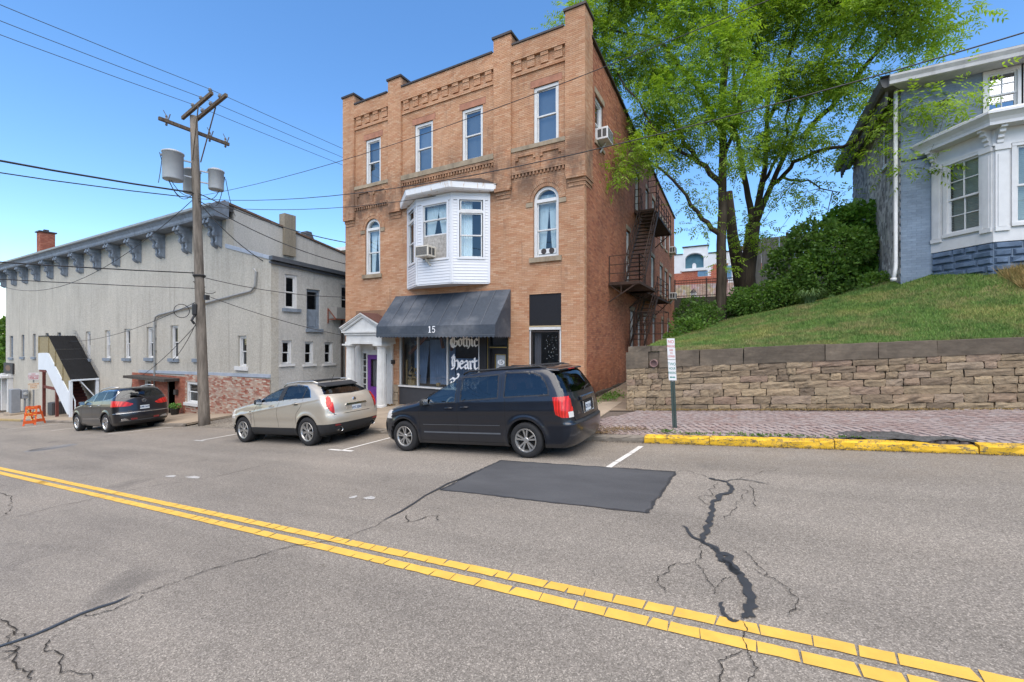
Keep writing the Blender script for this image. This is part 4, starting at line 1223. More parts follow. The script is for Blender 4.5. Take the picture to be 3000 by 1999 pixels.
# ------------------------------------------------------------------ fire escape
M_FE = plain('rusty_fire_escape_iron', (.06, .034, .024), .75, .2, .4, .5, 9, .4, 60, .5)
FE = empty('fire_escape', (SX+.6, 20, 1.5), 'rusty iron fire escape zigzagging up the red brick side wall', 'fire escape')
XO = -3.36
def landing(y0, y1, z, x1=XO):
    mb = MB()
    n = int((y1-y0)/.1)
    for i in range(n): y = y0+(y1-y0)*i/n; mb.box(SX+.04, x1, y, y+.055, z-.03, z)
    mb.bar((SX+.04, y0, z-.07), (x1, y0, z-.07), .05, .09); mb.bar((SX+.04, y1, z-.07), (x1, y1, z-.07), .05, .09); mb.bar((x1, y0, z-.07), (x1, y1, z-.07), .05, .09); mb.bar((SX+.05, y0, z-.07), (SX+.05, y1, z-.07), .05, .09)
    obj('landing', mb, M_FE, FE)
    for y in (y0+.02, y1-.02):
        b = MB(); b.bar((SX+.03, y, z-.75), (x1-.1, y, z-.1), .045); b.bar((SX+.5, y, z-.44), (SX+.5, y, z-.1), .035); b.bar((SX+.05, y, z-.1), (SX+.5, y, z-.44), .03); obj('bracket', b, M_FE, FE)
def rail(pts, z0s, h=1.0, posts=2, rails=(1.0, .66, .33)):
    mb = MB()
    P = [Vector(p) for p in pts]
    for a, b in zip(P[:-1], P[1:]):
        n = max(1, int((b-a).length/.75))
        for i in range(n+1): q = a.lerp(b, i/n); mb.bar(q, q+Vector((0, 0, h)), .03)
        for r in rails: mb.bar(a+Vector((0, 0, h*r)), b+Vector((0, 0, h*r)), .026)
    obj('railing', mb, M_FE, FE)
def flight(x0, x1, ya, za, yb, zb):
    n = max(3, round(abs(zb-za)/.21))
    for i in range(1, n):
        f = i/n; y, z = ya+(yb-ya)*f, za+(zb-za)*f
        obj('tread', MB().box(x0+.03, x1-.03, y-.1, y+.1, z-.015, z+.015), M_FE, FE)
    for x in (x0, x1):
        s = MB(); s.bar((x, ya, za-.05), (x, yb, zb-.05), .03, .16); s.bar((x, ya, za+.85), (x, yb, zb+.85), .03); s.bar((x, ya, za+.45), (x, yb, zb+.45), .026)
        for i in range(0, n+1, 3): f = i/n; y, z = ya+(yb-ya)*f, za+(zb-za)*f; s.bar((x, y, z), (x, y, z+.85), .026)
        obj('stringer', s, M_FE, FE)
landing(16.03, 19.4, 4.15); landing(19.4, 26.0, 4.13, -3.75)
rail([(SX+.05, 16.05, 4.15), (XO, 16.05, 4.15), (XO, 17.2, 4.15)], 0); rail([(-3.78, 22.3, 4.13), (-3.78, 26, 4.13), (SX+.05, 26, 4.13)], 0)
flight(-4.15, -3.42, 17.0, 4.15, 20.6, 8.05)
landing(20.4, 25.8, 8.05, -3.62)
rail([(SX+.05, 20.42, 8.05), (-4.2, 20.42, 8.05)], 0); rail([(-3.64, 21.2, 8.05), (-3.64, 25.8, 8.05), (SX+.05, 25.8, 8.05)], 0)
flight(-4.3, -3.7, 18.6, 1.75, 22.0, 4.1)
mb = MB()
for y in (18.3, 19.6):
    mb.bar((-4.0, y, 2.2), (-2.85, y, 2.2), .03); mb.bar((-4.0, y, 2.65), (-2.85, y, 2.65), .03); mb.bar((-4.0, y, 3.13), (-2.85, y, 3.13), .035)
    for x in (-4.0, -3.42, -2.85): mb.bar((x, y, 2.18), (x, y, 3.13), .03)
for x in (-4.0, -2.85):
    for z in (2.2, 3.13): mb.bar((x, 18.3, z), (x, 19.6, z), .03)
obj('gate_cage', mb, M_FE, FE)
# ladder with hoops to the roof
lad = MB(); LX, LY = SX+.55, 22.0
for dx in (-.2, .2): lad.bar((LX+dx, LY, 9.1), (LX+dx, LY, 13.2), .035)
for i in range(13): lad.bar((LX-.2, LY, 9.3+i*.3), (LX+.2, LY, 9.3+i*.3), .025)
for z in (11.6, 12.2, 12.8, 13.2):
    P = [(LX+.36*math.cos(t), LY-.05-.55*math.sin(t), z) for t in [PI*i/10 for i in range(11)]]
    for a, b in zip(P[:-1], P[1:]): lad.bar(a, b, .03, .04)
for k in (3, 5, 7): t_ = PI*k/10; lad.bar((LX+.36*math.cos(t_), LY-.05-.55*math.sin(t_), 11.6), (LX+.36*math.cos(t_), LY-.05-.55*math.sin(t_), 13.2), .03)
obj('cage_ladder', lad, M_FE, FE)
# ------------------------------------------------------------------ cream building on the left
def m_stucco(name, c):
    t = NT(name)
    a = t.noise(15, 5, .7); b = t.noise(.5, 6, .65, t.scl(1, 1, .5))
    k = t.mix(1, (*c, 1), t.ramp(b, [(.28, .82), (.7, 1.06)]), 'MULTIPLY')
    k = t.mix(1, k, t.ramp(a, [(.3, .76), (.7, 1.12)]), 'MULTIPLY')
    st = t.ramp(t.noise(1.4, 6, .72, t.scl(2.2, 2.2, .13)), [(.52, 0), (.76, .6)])
    k = t.mix(st, k, tuple(x*.5 for x in c))
    t.bump(a, .9, .03)
    return t.done(k, .92, 0, .25)
M_CREAM = m_stucco('cream_stucco', (.47, .442, .38))
M_CREAM2 = m_stucco('painted_brick_side', (.49, .475, .44))
M_BLUEG = plain('blue_grey_trim', (.20, .235, .28), .7, 0, .3, .3, 5, .3, 30, .6)
M_BLUEL = plain('pale_blue_flashing', (.33, .37, .43), .6, 0, .35, .15, 3, 0, 40, .3)
CB = empty('cream_building', (-38, 11.3, -3), 'long cream stucco building with grey-blue bracketed cornice along the street', 'building')
FF = Fr((0, 11.3, 0), (1, 0, 0), (0, -1, 0))
FT = Fr((-21.8, 0, 0), (0, 1, 0), (1, 0, 0)); FX = Fr((-18.23, 0, 0), (0, 1, 0), (1, 0, 0))
CW = [(-55.2, -54.3, .38, 2.22), (-52.1, -51.4, .49, 2.3), (-49.35, -48.7, .55, 2.36), (-46.5, -45.8, .6, 2.4), (-44.06, -43.3, .62, 2.43),
      (-38.8, -38.0, .65, 2.46), (-35.7, -34.9, .76, 2.51), (-32.9, -32.1, .82, 2.58), (-30.0, -29.2, .9, 2.65), (-27.2, -26.4, .93, 2.7), (-24.66, -23.85, .97, 2.76), (-20.8, -20.1, .70, 2.13)]
DW = [(-27.4, -26.6, -2.6, -.2), (-25.35, -24.25, -1.3, -.24), (-30.1, -29.3, -2.6, -.3)]
body = MB()
for a, b, c, d in wall_cells(-56.3, -21.8, -5.6, 7.78, CW+DW): body.box(a, b, -.35, 0, c, d, FF)
for a, b, c, d in wall_cells(-21.8, -18.23, -2.6, 5.5, CW): body.box(a, b, -.35, 0, c, d, FF)
body.prism([(-21.8, 5.5), (-18.23, 5.5), (-18.23, 5.56), (-21.8, 6.46)], -.35, 0, FF)
obj('wall', body, M_CREAM, CB)
sd_ = MB()
SWIN = [(11.93, 12.56, 3.38, 4.93), (13.03, 13.77, 2.46, 4.37), (14.99, 15.9, 3.3, 4.8), (11.8, 12.28, .83, 1.91), (12.93, 13.41, .77, 1.85), (14.02, 14.5, .74, 1.81)]
for a, b, c, d in wall_cells(11.652, 22, -2.4, 5.45, SWIN): sd_.box(a, b, -.35, -.002, c, d, FX)
sd_.prism([(11.652, 5.452), (22, 4.8), (22, 5.0), (11.652, 5.53)], -.3, -.002, FX)
sd_.prism([(11.652, 5.0), (24, 5.0), (24, 6.2), (11.652, 8.40)], -.3, .0, FT)
obj('side_wall', sd_, M_CREAM2, CB)
hb = MB()
hb.hexa([(-56.3, 11.32, 8.2), (-21.85, 11.32, 8.2), (-21.85, 26, 5.6), (-56.3, 26, 5.6), (-56.3, 11.32, 8.52), (-21.8, 11.32, 8.52), (-21.8, 26, 5.8), (-56.3, 26, 5.8)])
hb.hexa([(-22, 11.4, 6.3), (-18.3, 11.4, 5.45), (-18.3, 22, 4.8), (-22, 22, 5.6), (-22, 11.4, 6.4), (-18.2, 11.4, 5.54), (-18.2, 22, 4.9), (-22, 22, 5.7)])
hb.box(-56.3, -56.0, 11.6, 26, -5.5, 6); hb.box(-56, -18.3, 25.7, 26, -5.5, 6); hb.box(-56, -22.2, 13.2, 13.3, -5, 7.4)
obj('roof', hb, plain('tar_roof', (.09, .09, .09), .9), CB)
# cornice
cn = MB()
cn.prof([(.0, 7.72), (.62, 7.72), (.66, 7.80), (.66, 7.92), (.74, 8.06), (.80, 8.10), (.80, 8.22), (.55, 8.36), (0, 8.56)], -56.9, -21.55, FF)
obj('cornice', cn, M_BLUEG, CB)
gt = MB(); gt.prof([(.80, 8.105), (.88, 8.13), (.90, 8.23), (.80, 8.24)], -56.9, -21.5, FF); gt.prof([(.4, 8.42), (.55, 8.37), (.42, 8.47)], -56.9, -21.5, FF)
obj('gutter', gt, plain('galvanised_gutter', (.30, .33, .36), .45, .3, .4, .3), CB)
def bracket_mesh():
    mb = MB()
    for du in (-.19, .19):
        P = [(0, 7.72), (.58, 7.72), (.60, 7.62), (.52, 7.54), (.56, 7.44), (.50, 7.34), (.40, 7.30), (.34, 7.18), (.40, 7.06), (.36, 6.94), (.26, 6.88), (.22, 6.72), (.26, 6.62), (.20, 6.50), (.10, 6.44), (0, 6.40)]
        mb.prof(P, du-.085, du+.085, Fr((0, 0, 0), (1, 0, 0), (0, -1, 0)))
        mb.prof([(.1, 7.60), (.63, 7.60), (.64, 7.48), (.1, 7.48)], du-.105, du+.105, Fr((0, 0, 0), (1, 0, 0), (0, -1, 0)))
        for zc, rc in ((7.38, .07), (6.98, .06)): mb.lathe([(.001, -.115), (rc, -.115), (rc, .115), (.001, .115)], (du, -.30 if zc > 7.2 else -.2, zc), 'x', 10)
    me = bpy.data.meshes.new('bracket'); me.from_pydata(mb.v, [], mb.f); me.materials.append(M_BLUEG)
    b = bmesh.new(); b.from_mesh(me); bmesh.ops.recalc_face_normals(b, faces=b.faces); b.to_mesh(me); b.free()
    return me
bme = bracket_mesh()
cbase = Vector(CB['base'])
for i in range(13): link('bracket', bme, None, CB, loc=Vector((-22.4-2.83*i, 11.298, 0))-cbase)
G_CR = glass('cream_building_glass', (.18, .19, .18), .12)
for i, (a, b, c, d) in enumerate(CW):
    w = window(CB, FF, a, b, c, d, 0, G_CR, fw=.10 if i > 4 else .05, rec=.14, frame_m=M_WPAINT if i > 4 else M_BLUEG)
    obj('sill', MB().box(a-.14, b+.14, -.1, .1, c-.18, c-.002, FF), M_BLUEG if i < 11 else M_WPAINT, CB)
    obj('blind', MB().box(a+.1, b-.1, -.36, -.34, c+(d-c)*(.0 if i % 3 else .35), d-.05, FF), plain('drab_blind', (.16, .15, .13), .9), w)
w = window(CB, FX, *SWIN[0], 0, G_CR, fw=.1, rec=.12); window(CB, FX, *SWIN[2], 0, G_CR, fw=.1, rec=.12)
for q in SWIN[3:]: window(CB, FX, *q, 0, G_CR, fw=.07, rec=.12); obj('sill', MB().box(q[0]-.12, q[1]+.12, -.1, .08, q[2]-.1, q[2], FX), M_WPAINT, CB)
obj('sill', MB().box(11.8, 12.7, -.1, .1, 3.22, 3.375, FX), M_BLUEG, CB)
dm = MB(); a, b, c, d = SWIN[1]
dm.box(a, a+.1, -.25, -.1, c, d, FX); dm.box(b-.1, b, -.25, -.1, c, d, FX); dm.box(a+.1, b-.1, -.25, -.1, d-.12, d, FX); dm.box(a+.1, b-.1, -.25, -.14, c, c+.85, FX); dm.box(a+.2, b-.2, -.14, -.12, c+.12, c+.7, FX); dm.box(a+.1, b-.1, -.24, -.14, c+.85, c+.95, FX)
dd_ = obj('loft_door', dm, M_BLUEG, CB); obj('pane', MB().quad(*[FX.p(u, -.2, z) for u, z in ((a+.1, c+.95), (b-.1, c+.95), (b-.1, d-.12), (a+.1, d-.12))]), G_CR, dd_)
obj('sill', MB().box(a-.05, b+.1, -.1, .12, c-.15, c, FX), M_BLUEG, CB)
# side gutter, flashing, trim
sg = MB(); sg.prof([(0, 5.42), (.22, 5.42), (.28, 5.5), (.28, 5.62), (0, 5.66)], 0, 1, Fr((-18.23, 11.2, 0), (0, 11, -.75), (1, 0, 0)))
sg = MB()
for z0, z1, n0, n1 in ((5.44, 5.62, .0, .26), (5.30, 5.40, 0, .12)):
    sg.hexa([FX.p(11.2, n0, z0), FX.p(11.2, n1, z0), FX.p(22, n1, z0-.55), FX.p(22, n0, z0-.55), FX.p(11.2, n0, z1), FX.p(11.2, n1, z1), FX.p(22, n1, z1-.55), FX.p(22, n0, z1-.55)])
obj('side_gutter', sg, plain('dark_grey_gutter', (.085, .095, .11), .5, .2), CB)
fl = MB(); fl.prism([(-21.8, 6.36), (-18.2, 5.46), (-18.2, 5.62), (-21.8, 6.55)], -.05, .04, FF); fl.prism([(-30.9, .02), (-18.24, .27), (-18.24, .42), (-30.9, .17)], -.02, .05, FF)
obj('flashing', fl, M_BLUEL, CB)
rt = MB(); rt.hexa([FT.p(11.2, -.3, 8.5), FT.p(11.2, .07, 8.5), FT.p(24, .07, 6.22), FT.p(24, -.3, 6.22), FT.p(11.2, -.3, 8.6), FT.p(11.2, .07, 8.6), FT.p(24, .07, 6.32), FT.p(24, -.3, 6.32)])
obj('roof_edge', rt, plain('rusty_roof_edge', (.16, .10, .07), .7, .2, .3, .5, 4), CB)
ch = MB(); ch.box(-22.1, -21.62, 14.15, 14.8, 6.5, 8.75); obj('chimney', ch, m_stucco('grey_chimney_render', (.27, .235, .18)), CB)
def m_redmix(name, worn):
    return m_brick(name, [(.34, .115, .07), (.28, .085, .052), (.40, .16, .10), (.24, .08, .055)] if not worn else [(.36, .13, .085), (.46, .36, .28), (.27, .09, .06), (.50, .44, .36), (.33, .12, .08)], False)
M_RBK = m_redmix('smooth_red_brick', 0); M_RBW = m_redmix('worn_painted_brick', 1)
ck = empty('tmp_', (0, 0, 0), None, None); bpy.data.objects.remove(ck)
cbm = MB(); cbm.box(-54.0, -53.1, 12.6, 13.5, 7.0, 11.2); chm = obj('chimney', cbm, M_MORTR, CB)
cbk = Bricks(); cbk.add(course_rects(-54.0, -53.1, 8, 11.2, C=.075), Fr((0, 12.6, 0), (1, 0, 0), (0, -1, 0)), .005); cbk.add(course_rects(12.6, 13.5, 8, 11.2, C=.075), Fr((-53.1, 0, 0), (0, 1, 0), (1, 0, 0)), .005)
cbk.build('bricks', M_RBK, chm)
obj('chimney_cap', MB().box(-54.1, -53.0, 12.5, 13.6, 11.2, 11.3).box(-53.7, -53.4, 12.9, 13.2, 11.3, 11.5), M_CAPM, chm)
# brick base of the right-hand half
bb_ = MB()
def btop(u): return .16+.0198*(u+30.9)-.16
bh = DW
for a, b, c, d in wall_cells(-31.7, -18.24, -3.4, -.02, bh): bb_.box(a, b, 0, .05, c, d, FF)
bbase = obj('brick_base', bb_, plain('pale_mortar', (.30, .25, .20), .95), CB)
k1 = Bricks(); k1.add([q for q in course_rects(-31.7, -25.55, -3.2, .0, bh, C=.07) if q[3] < btop(q[0])+.03], FF, .057, jig=.002); k1.build('bricks', M_RBK, bbase)
k2 = Bricks(); k2.add([q for q in course_rects(-25.55, -18.24, -3.2, .2, bh, C=.07) if q[3] < btop(q[0])+.05], FF, .056, jig=.006); k2.build('bricks', M_RBW, bbase)
rc = MB(); a, b, c, d = DW[0]
rc.box(a-.02, a, -1.0, 0, -2.7, d, FF); rc.box(b, b+.02, -1.0, 0, -2.7, d, FF); rc.box(a, b, -1.05, -1.0, -2.7, d, FF)
obj('door_recess', rc, M_RBK, CB)
obj('recess_door', MB().box(a+.05, b-.05, -1.0, -.95, -2.4, d-.05, FF), plain('dark_red_door', (.10, .035, .03), .5), CB)
w = window(CB, FF, *DW[1], .06, G_CR, fw=.1, rec=.08, mid=.55); obj('sill', MB().box(-25.5, -24.1, .05, .16, -1.45, -1.302, FF), M_WPAINT, CB)
obj('window_poster', MB().box(-25.22, -25.0, -.10, -.09, -1.15, -.75, FF), M_LET, w)
window(CB, FF, *DW[2], .06, G_CR, fw=.1, rec=.08)
cv = MB(); cv.box(-30.9, -26.1, .05, .75, -.24, -.10, FF); obj('door_canopy', cv, plain('weathered_canopy', (.07, .062, .055), .9, 0, .2, .6, 7, .6, 30), CB)
obj('mail_box', MB().box(-26.45, -26.2, .06, .2, -.98, -.7, FF), M_CAPM, CB, bevel=.02)
# conduit and pipes
cd = MB(); cd.tube([FF.p(-28.85, .08, -2.1), FF.p(-28.85, .08, 2.95), FF.p(-28.7, .08, 3.2), FF.p(-28.3, .08, 3.3), FF.p(-19.6, .08, 4.15), FF.p(-19.3, .08, 4.35), FF.p(-19.2, .08, 5.0), FF.p(-19.35, .1, 5.15)], .045, 8)
for i in range(7): cd.box(-28.92, -28.78, 0, .1, -1.5+i*.7, -1.46+i*.7, FF)
obj('conduit', cd, plain('galvanised_conduit', (.30, .30, .29), .5, .4), CB)
obj('meter', MB().box(-29.1, -28.75, .05, .2, -2.05, -1.45, FF), plain('meter_grey', (.42, .43, .44), .5), CB, bevel=.02)
vt = MB(); vt.lathe([(.001, .12), (.11, .1), (.13, .04), (.13, 0)], FX.p(13.0, 0, -.4), 'x', 14); obj('wall_vent', vt, M_WPAINT, CB)
rp = MB(); rp.tube([FX.p(15.0, .07, 3.0), FX.p(15.0, .07, -1.5)], .06, 8); obj('drain_pipe', rp, M_CAPM, CB)
# bracketed AC outside the upper side window
ac = empty('air_conditioner', (-17.9, 14.6, 2.9), 'slatted grey air conditioner on a rusty bracket outside the cream side wall', 'air conditioner', 'window air conditioners')
obj('casing', MB().box(14.3, 15.1, 0.02, .55, 3.0, 3.55, FX), plain('ac_grey', (.26, .255, .24), .6), ac)
for i in range(9): obj('slat', MB().box(14.28, 15.12, .05+i*.055, .07+i*.055, 3.02, 3.53, FX), plain('ac_slat', (.36, .35, .33), .6), ac)
b_ = MB(); b_.bar(FX.p(14.2, .02, 3.5), FX.p(14.2, .02, 2.75), .04); b_.bar(FX.p(14.2, .02, 2.95), FX.p(14.2, .6, 2.95), .04); b_.bar(FX.p(14.2, .02, 3.5), FX.p(14.2, .6, 2.95), .035); b_.bar(FX.p(14.19, .56, 2.95), FX.p(15.1, .56, 2.95), .04)
obj('bracket', b_, plain('rust_red_bracket', (.20, .06, .035), .8), ac)
# corner shop door and sign at the far end
ds = MB(); ds.box(-56.35, -53.9, 0, .12, -1.0, -.1, FF); obj('shop_sign', ds, plain('dark_sign_board', (.03, .028, .03), .6), CB)
obj('sign_emblem', MB().poly([FF.p(-55.1+.7*math.cos(2*PI*i/16), .125, -.52+.25*math.sin(2*PI*i/16)) for i in range(16)]), plain('brown_sign_emblem', (.15, .09, .06), .7), CB)
cp_ = MB(); cp_.box(-57.4, -54.2, -.2, .7, -1.32, -1.15, FF); cp_.box(-54.6, -54.3, 0, .3, -4.2, -1.0, FF); cp_.box(-56.3, -56.0, 0, .3, -4.2, -1.0, FF); obj('corner_porch', cp_, M_WPAINT, CB)
obj('pane', MB().quad(*[FF.p(u, .05, z) for u, z in ((-56, -3.6), (-54.6, -3.6), (-54.6, -1.4), (-56, -1.4))]), glass('porch_glass', (.3, .33, .33), .25), CB)

# ------------------------------------------------------------------ covered staircase
M_SROOF = plain('black_corrugated_roof', (.012, .0125, .014), .85, 0, .2, .35, 3)
M_SWH = plain('white_stair_panel', (.62, .67, .72), .5, 0, .35, .06, 2)
M_STAN = plain('tan_lattice', (.27, .225, .13), .8, 0, .3, .25, 6)
M_SRED = plain('red_brown_timber', (.15, .045, .035), .7, 0, .3, .3, 8)
ST = empty('covered_staircase', (-39, 10.6, -3.1), 'covered outdoor staircase with black roof and white side panel against cream wall', 'staircase')
FQ = Fr((0, 10.0, 0), (1, 0, 0), (0, -1, 0))
XT, XB = -40.4, -36.5
rfm = MB(); rfm.hexa([(XT, 9.96, 2.13), (XB, 9.96, -.62), (XB, 11.25, -.62), (XT, 11.25, 2.13), (XT, 9.96, 2.19), (XB, 9.96, -.56), (XB, 11.25, -.56), (XT, 11.25, 2.19)])
rfm.hexa([(-42.35, 9.96, 2.13), (XT, 9.96, 2.13), (XT, 11.25, 2.13), (-42.35, 11.25, 2.13), (-42.35, 9.96, 2.19), (XT, 9.96, 2.19), (XT, 11.25, 2.19), (-42.35, 11.25, 2.19)])
obj('roof', rfm, M_SROOF, ST)
rs_ = MB()
for i in range(11):
    y = 9.98+1.25*i/10
    rs_.bar((XT, y, 2.195), (XB, y, -.555), .03, .02)
obj('roof_rib', rs_, M_SROOF, ST)
for f in (.33, .56): obj('roof_batten', MB().bar((XT+(XB-XT)*f, 9.96, 2.2+(-2.75)*f), (XT+(XB-XT)*f, 11.25, 2.2+(-2.75)*f), .05, .02), plain('grey_batten', (.10, .10, .10), .7), ST)
obj('side_panel', MB().prism([(-42.36, 1.0), (-40.45, 1.05), (-36.85, -1.37), (-36.85, -2.75), (-37.1, -2.75), (-40.82, -.1), (-42.36, -.13)], 0, .05, FQ), M_SWH, ST)
obj('lattice_panel', MB().prism([(-42.3, 2.12), (-40.45, 2.12), (-36.6, -.6), (-36.85, -1.36), (-40.45, 1.06), (-42.3, 1.01)], -.02, .01, FQ), M_STAN, ST)
for u, z0, z1 in ((-42.3, 1.0, 2.12), (-40.45, 1.05, 2.12), (-39.2, .2, 1.25), (-37.9, -.66, .32)): obj('panel_post', MB().box(u-.05, u+.05, .01, .06, z0, z1, FQ), M_STAN, ST)
for x, y, z0, z1, m in ((-36.6, 9.98, sz(-36.6, 10)-.05, -.62, M_SWH), (-36.6, 11.2, sz(-36.6, 11.2)-.05, -.62, M_SWH), (-41.5, 10.02, sz(-41.5, 10)-.05, -.13, M_SRED), (-39.1, 10.02, sz(-39, 10)-.05, -1.3, M_SRED), (-41.5, 11.1, sz(-41.5, 11)-.05, -.13, M_SRED)):
    obj('post', MB().box(x-.07, x+.07, y-.07, y+.07, z0, z1), m, ST)
obj('beam', MB().bar((-41.5, 10.02, -1.25), (-39.0, 10.02, -1.3), .1, .16).bar((-42.2, 10.02, -.2), (-40.9, 10.02, -.2), .12, .14), M_SRED, ST)
obj('eave_board', MB().bar((XB+.02, 9.95, -.6), (XB+.02, 11.27, -.6), .05, .1), M_SWH, ST)
obj('brace', MB().bar((-36.6, 11.2, -1.9), (-36.6, 10.4, -.66), .06, .06), M_SWH, ST)
for i in range(15):
    x = -36.9-i*.26; z = sz(-36.9, 10.6)+.05+i*.19
    obj('tread', MB().box(x-.28, x, 10.02, 11.2, z, z+.04).box(x-.28, x-.25, 10.02, 11.2, z, z+.19), M_SRED, ST)
obj('handrail', MB().tube([(-36.5, 10.15, sz(-36.5, 10)), (-36.5, 10.15, -1.9), (-36.9, 10.15, -1.55)], .03, 8), M_SWH, ST)
sr_ = MB()
for i in range(13):
    f = i/12; x, z = XT+(XB-XT)*f, 2.2-2.75*f; sr_.bar((x, 11.26, z), (x, 11.26, z+.35), .012)
for dz in (.18, .35): sr_.bar((XT-.6, 11.26, 2.2+dz), (XT, 11.26, 2.2+dz), .012); sr_.bar((XT, 11.26, 2.2+dz), (XB, 11.26, -.55+dz), .012)
obj('wire_rail', sr_, plain('thin_grey_iron', (.16, .17, .18), .6), ST)

# small things along the left pavement
u_ = empty('utility_cabinet', (-50, 10.7, -3.9), 'grey steel utility cabinet on a concrete pad by the cream wall', 'cabinet')
z0 = sz(-50, 10.7)
M_UTL = plain('cabinet_grey', (.24, .26, .29), .5, .1, .4, .12)
obj('pad', MB().box(-51, -49.2, 10.1, 11.28, z0-.2, z0+.15), M_CONC, u_); obj('body', MB().box(-50.4, -49.75, 10.25, 10.75, z0+.15, z0+2.0), M_UTL, u_, bevel=.02)
obj('meter_box', MB().box(-50.3, -49.7, 10.8, 11.15, z0+1.2, z0+1.9), M_UTL, u_, bevel=.03); obj('pipe', MB().tube([(-49.9, 11.0, z0+.1), (-49.9, 11.0, z0+1.25)], .06, 8), M_UTL, u_)
mt = MB(); mt.lathe([(.001, .12), (.12, .1), (.12, 0)], (-49.7, 10.97, z0+1.6), 'x', 14); obj('dial', mt, plain('meter_dial', (.4, .42, .42), .3), u_)
a_ = empty('condenser_unit', (-41.8, 10.8, -3.3), 'dark boxy condenser unit under the covered staircase', 'condenser')
z0 = sz(-41.8, 10.8)
obj('body', MB().box(-42.2, -41.3, 10.35, 11.15, z0, z0+.85), plain('condenser_dark', (.055, .055, .058), .6), a_, bevel=.02); 
for i in range(8): obj('fin', MB().box(-41.3, -41.28, 10.4+i*.09, 10.43+i*.09, z0+.06, z0+.8), plain('condenser_fin', (.10, .10, .105), .6), a_)
obj('top_grille', MB().box(-42.1, -41.4, 10.45, 11.05, z0+.85, z0+.87), plain('condenser_fin', (.10, .10, .105), .6), a_)
# sign post far left
M_GALV = plain('galvanised_post', (.22, .23, .23), .55, .3, .4, .2)
def face_cam(x, y):
    d = Vector((-x, -y, 0)).normalized(); return Fr((x, y, 0), (-d.y, d.x, 0), d)
sp = empty('street_sign', (-41.2, 9.47, gz(-41.2)), 'small two-plate street sign on a post behind the orange barricade', 'sign', 'street signs')
fr = face_cam(-41.2, 9.47)
obj('post', MB().box(-.04, .04, -.03, .0, sz(-41.2, 9.5)-.1, -.3, fr), M_GALV, sp)
obj('plate', MB().box(-.24, .24, .004, .012, -.73, -.27, fr), plain('sign_white', (.60, .58, .58), .5), sp); obj('plate', MB().box(-.24, .24, .004, .012, -1.38, -.92, fr), plain('sign_cream', (.60, .55, .45), .5), sp)
M_RTX = plain('red_sign_print', (.42, .06, .07), .5); M_OTX = plain('orange_sign_print', (.50, .20, .04), .5)
for i, (s, z) in enumerate((('NO', -.36), ('PARKING', -.48), ('HERE TO', -.58), ('CORNER', -.67))): text_mesh('print', s, .11, fr, 0, .0135, z, M_RTX, sp, bold=.003)
for i, (s, z) in enumerate((('LOADING', -1.02), ('ZONE', -1.14), ('ONLY', -1.26))): text_mesh('print', s, .11, fr, 0, .0135, z, M_OTX, sp, bold=.003)
# orange A-frame barricade with lights
M_ORG = plain('orange_plastic', (.62, .10, .018), .45, 0, .4, .1)
br = empty('barricade', (-36.1, 8.25, gz(-36.1)), 'orange folding A-frame barricade dotted with yellow lights on the road', 'barricade')
fr = face_cam(-36.1, 8.25); zz = gz(-36.1)
def leaf(n0, n1, du):
    mb = MB()
    for u in (-.26, .18): mb.hexa([fr.p(u+du, n0, zz), fr.p(u+.08+du, n0, zz), fr.p(u+.08+du, n0+.04, zz), fr.p(u+du, n0+.04, zz), fr.p(u*.85+du*.2, n1, zz+1.1), fr.p(u*.85+.08+du*.2, n1, zz+1.1), fr.p(u*.85+.08+du*.2, n1+.03, zz+1.1), fr.p(u*.85+du*.2, n1+.03, zz+1.1)])
    for z in (.12, .55, .9):
        f = z/1.1; nn = n0+(n1-n0)*f; d2 = du*(1-.8*f); mb.box(-.24+d2, .24+d2, nn, nn+.035, zz+z, zz+z+.17, fr)
    return mb
obj('front_leaf', leaf(.3, .02, -.12), M_ORG, br); obj('back_leaf', leaf(-.3, -.04, .28), M_ORG, br)
ly = MB(); rnd.seed(9)
for i in range(34):
    c = fr.p(rnd.uniform(-.26, .2), .26-.25*(i % 9)/9+.06, zz+.35+.75*(i % 9)/9); r = .022
    ly.lathe([(.001, -r), (r, 0), (.001, r)], c, 'z', 6)
obj('string_light', ly, plain('yellow_bulb', (.80, .55, .06), .4), br)
# planter
p = empty('planter', (-25.8, 10.9, sz(-25.8, 10.9)), 'black pot of bright green leaves beside the recessed brick doorway', 'planter')
z0 = sz(-25.8, 10.9); pm_ = MB(); pm_.lathe([(.001, 0), (.15, 0), (.17, .05), (.21, .3), (.23, .33), (.20, .33), (.18, .25), (.001, .25)], (-25.8, 10.9, z0), 'z', 18)
obj('pot', pm_, plain('black_pot', (.02, .02, .021), .5), p, True)
lf = MB(); rnd.seed(2)
for i in range(260):
    a = rnd.uniform(0, 2*PI); r = rnd.uniform(0, .3); c = Vector((-25.8+r*math.cos(a), 10.9+r*math.sin(a), z0+.33+rnd.uniform(0, .26)*(1-r))); d = Vector((rnd.gauss(0, 1), rnd.gauss(0, 1), rnd.gauss(.4, .6))).normalized()*.07; e = d.orthogonal().normalized()*.03
    lf.quad(c, c+d*.5+e, c+d, c+d*.5-e)
obj('foliage', lf, plain('bright_leaf', (.10, .24, .03), .6), p)
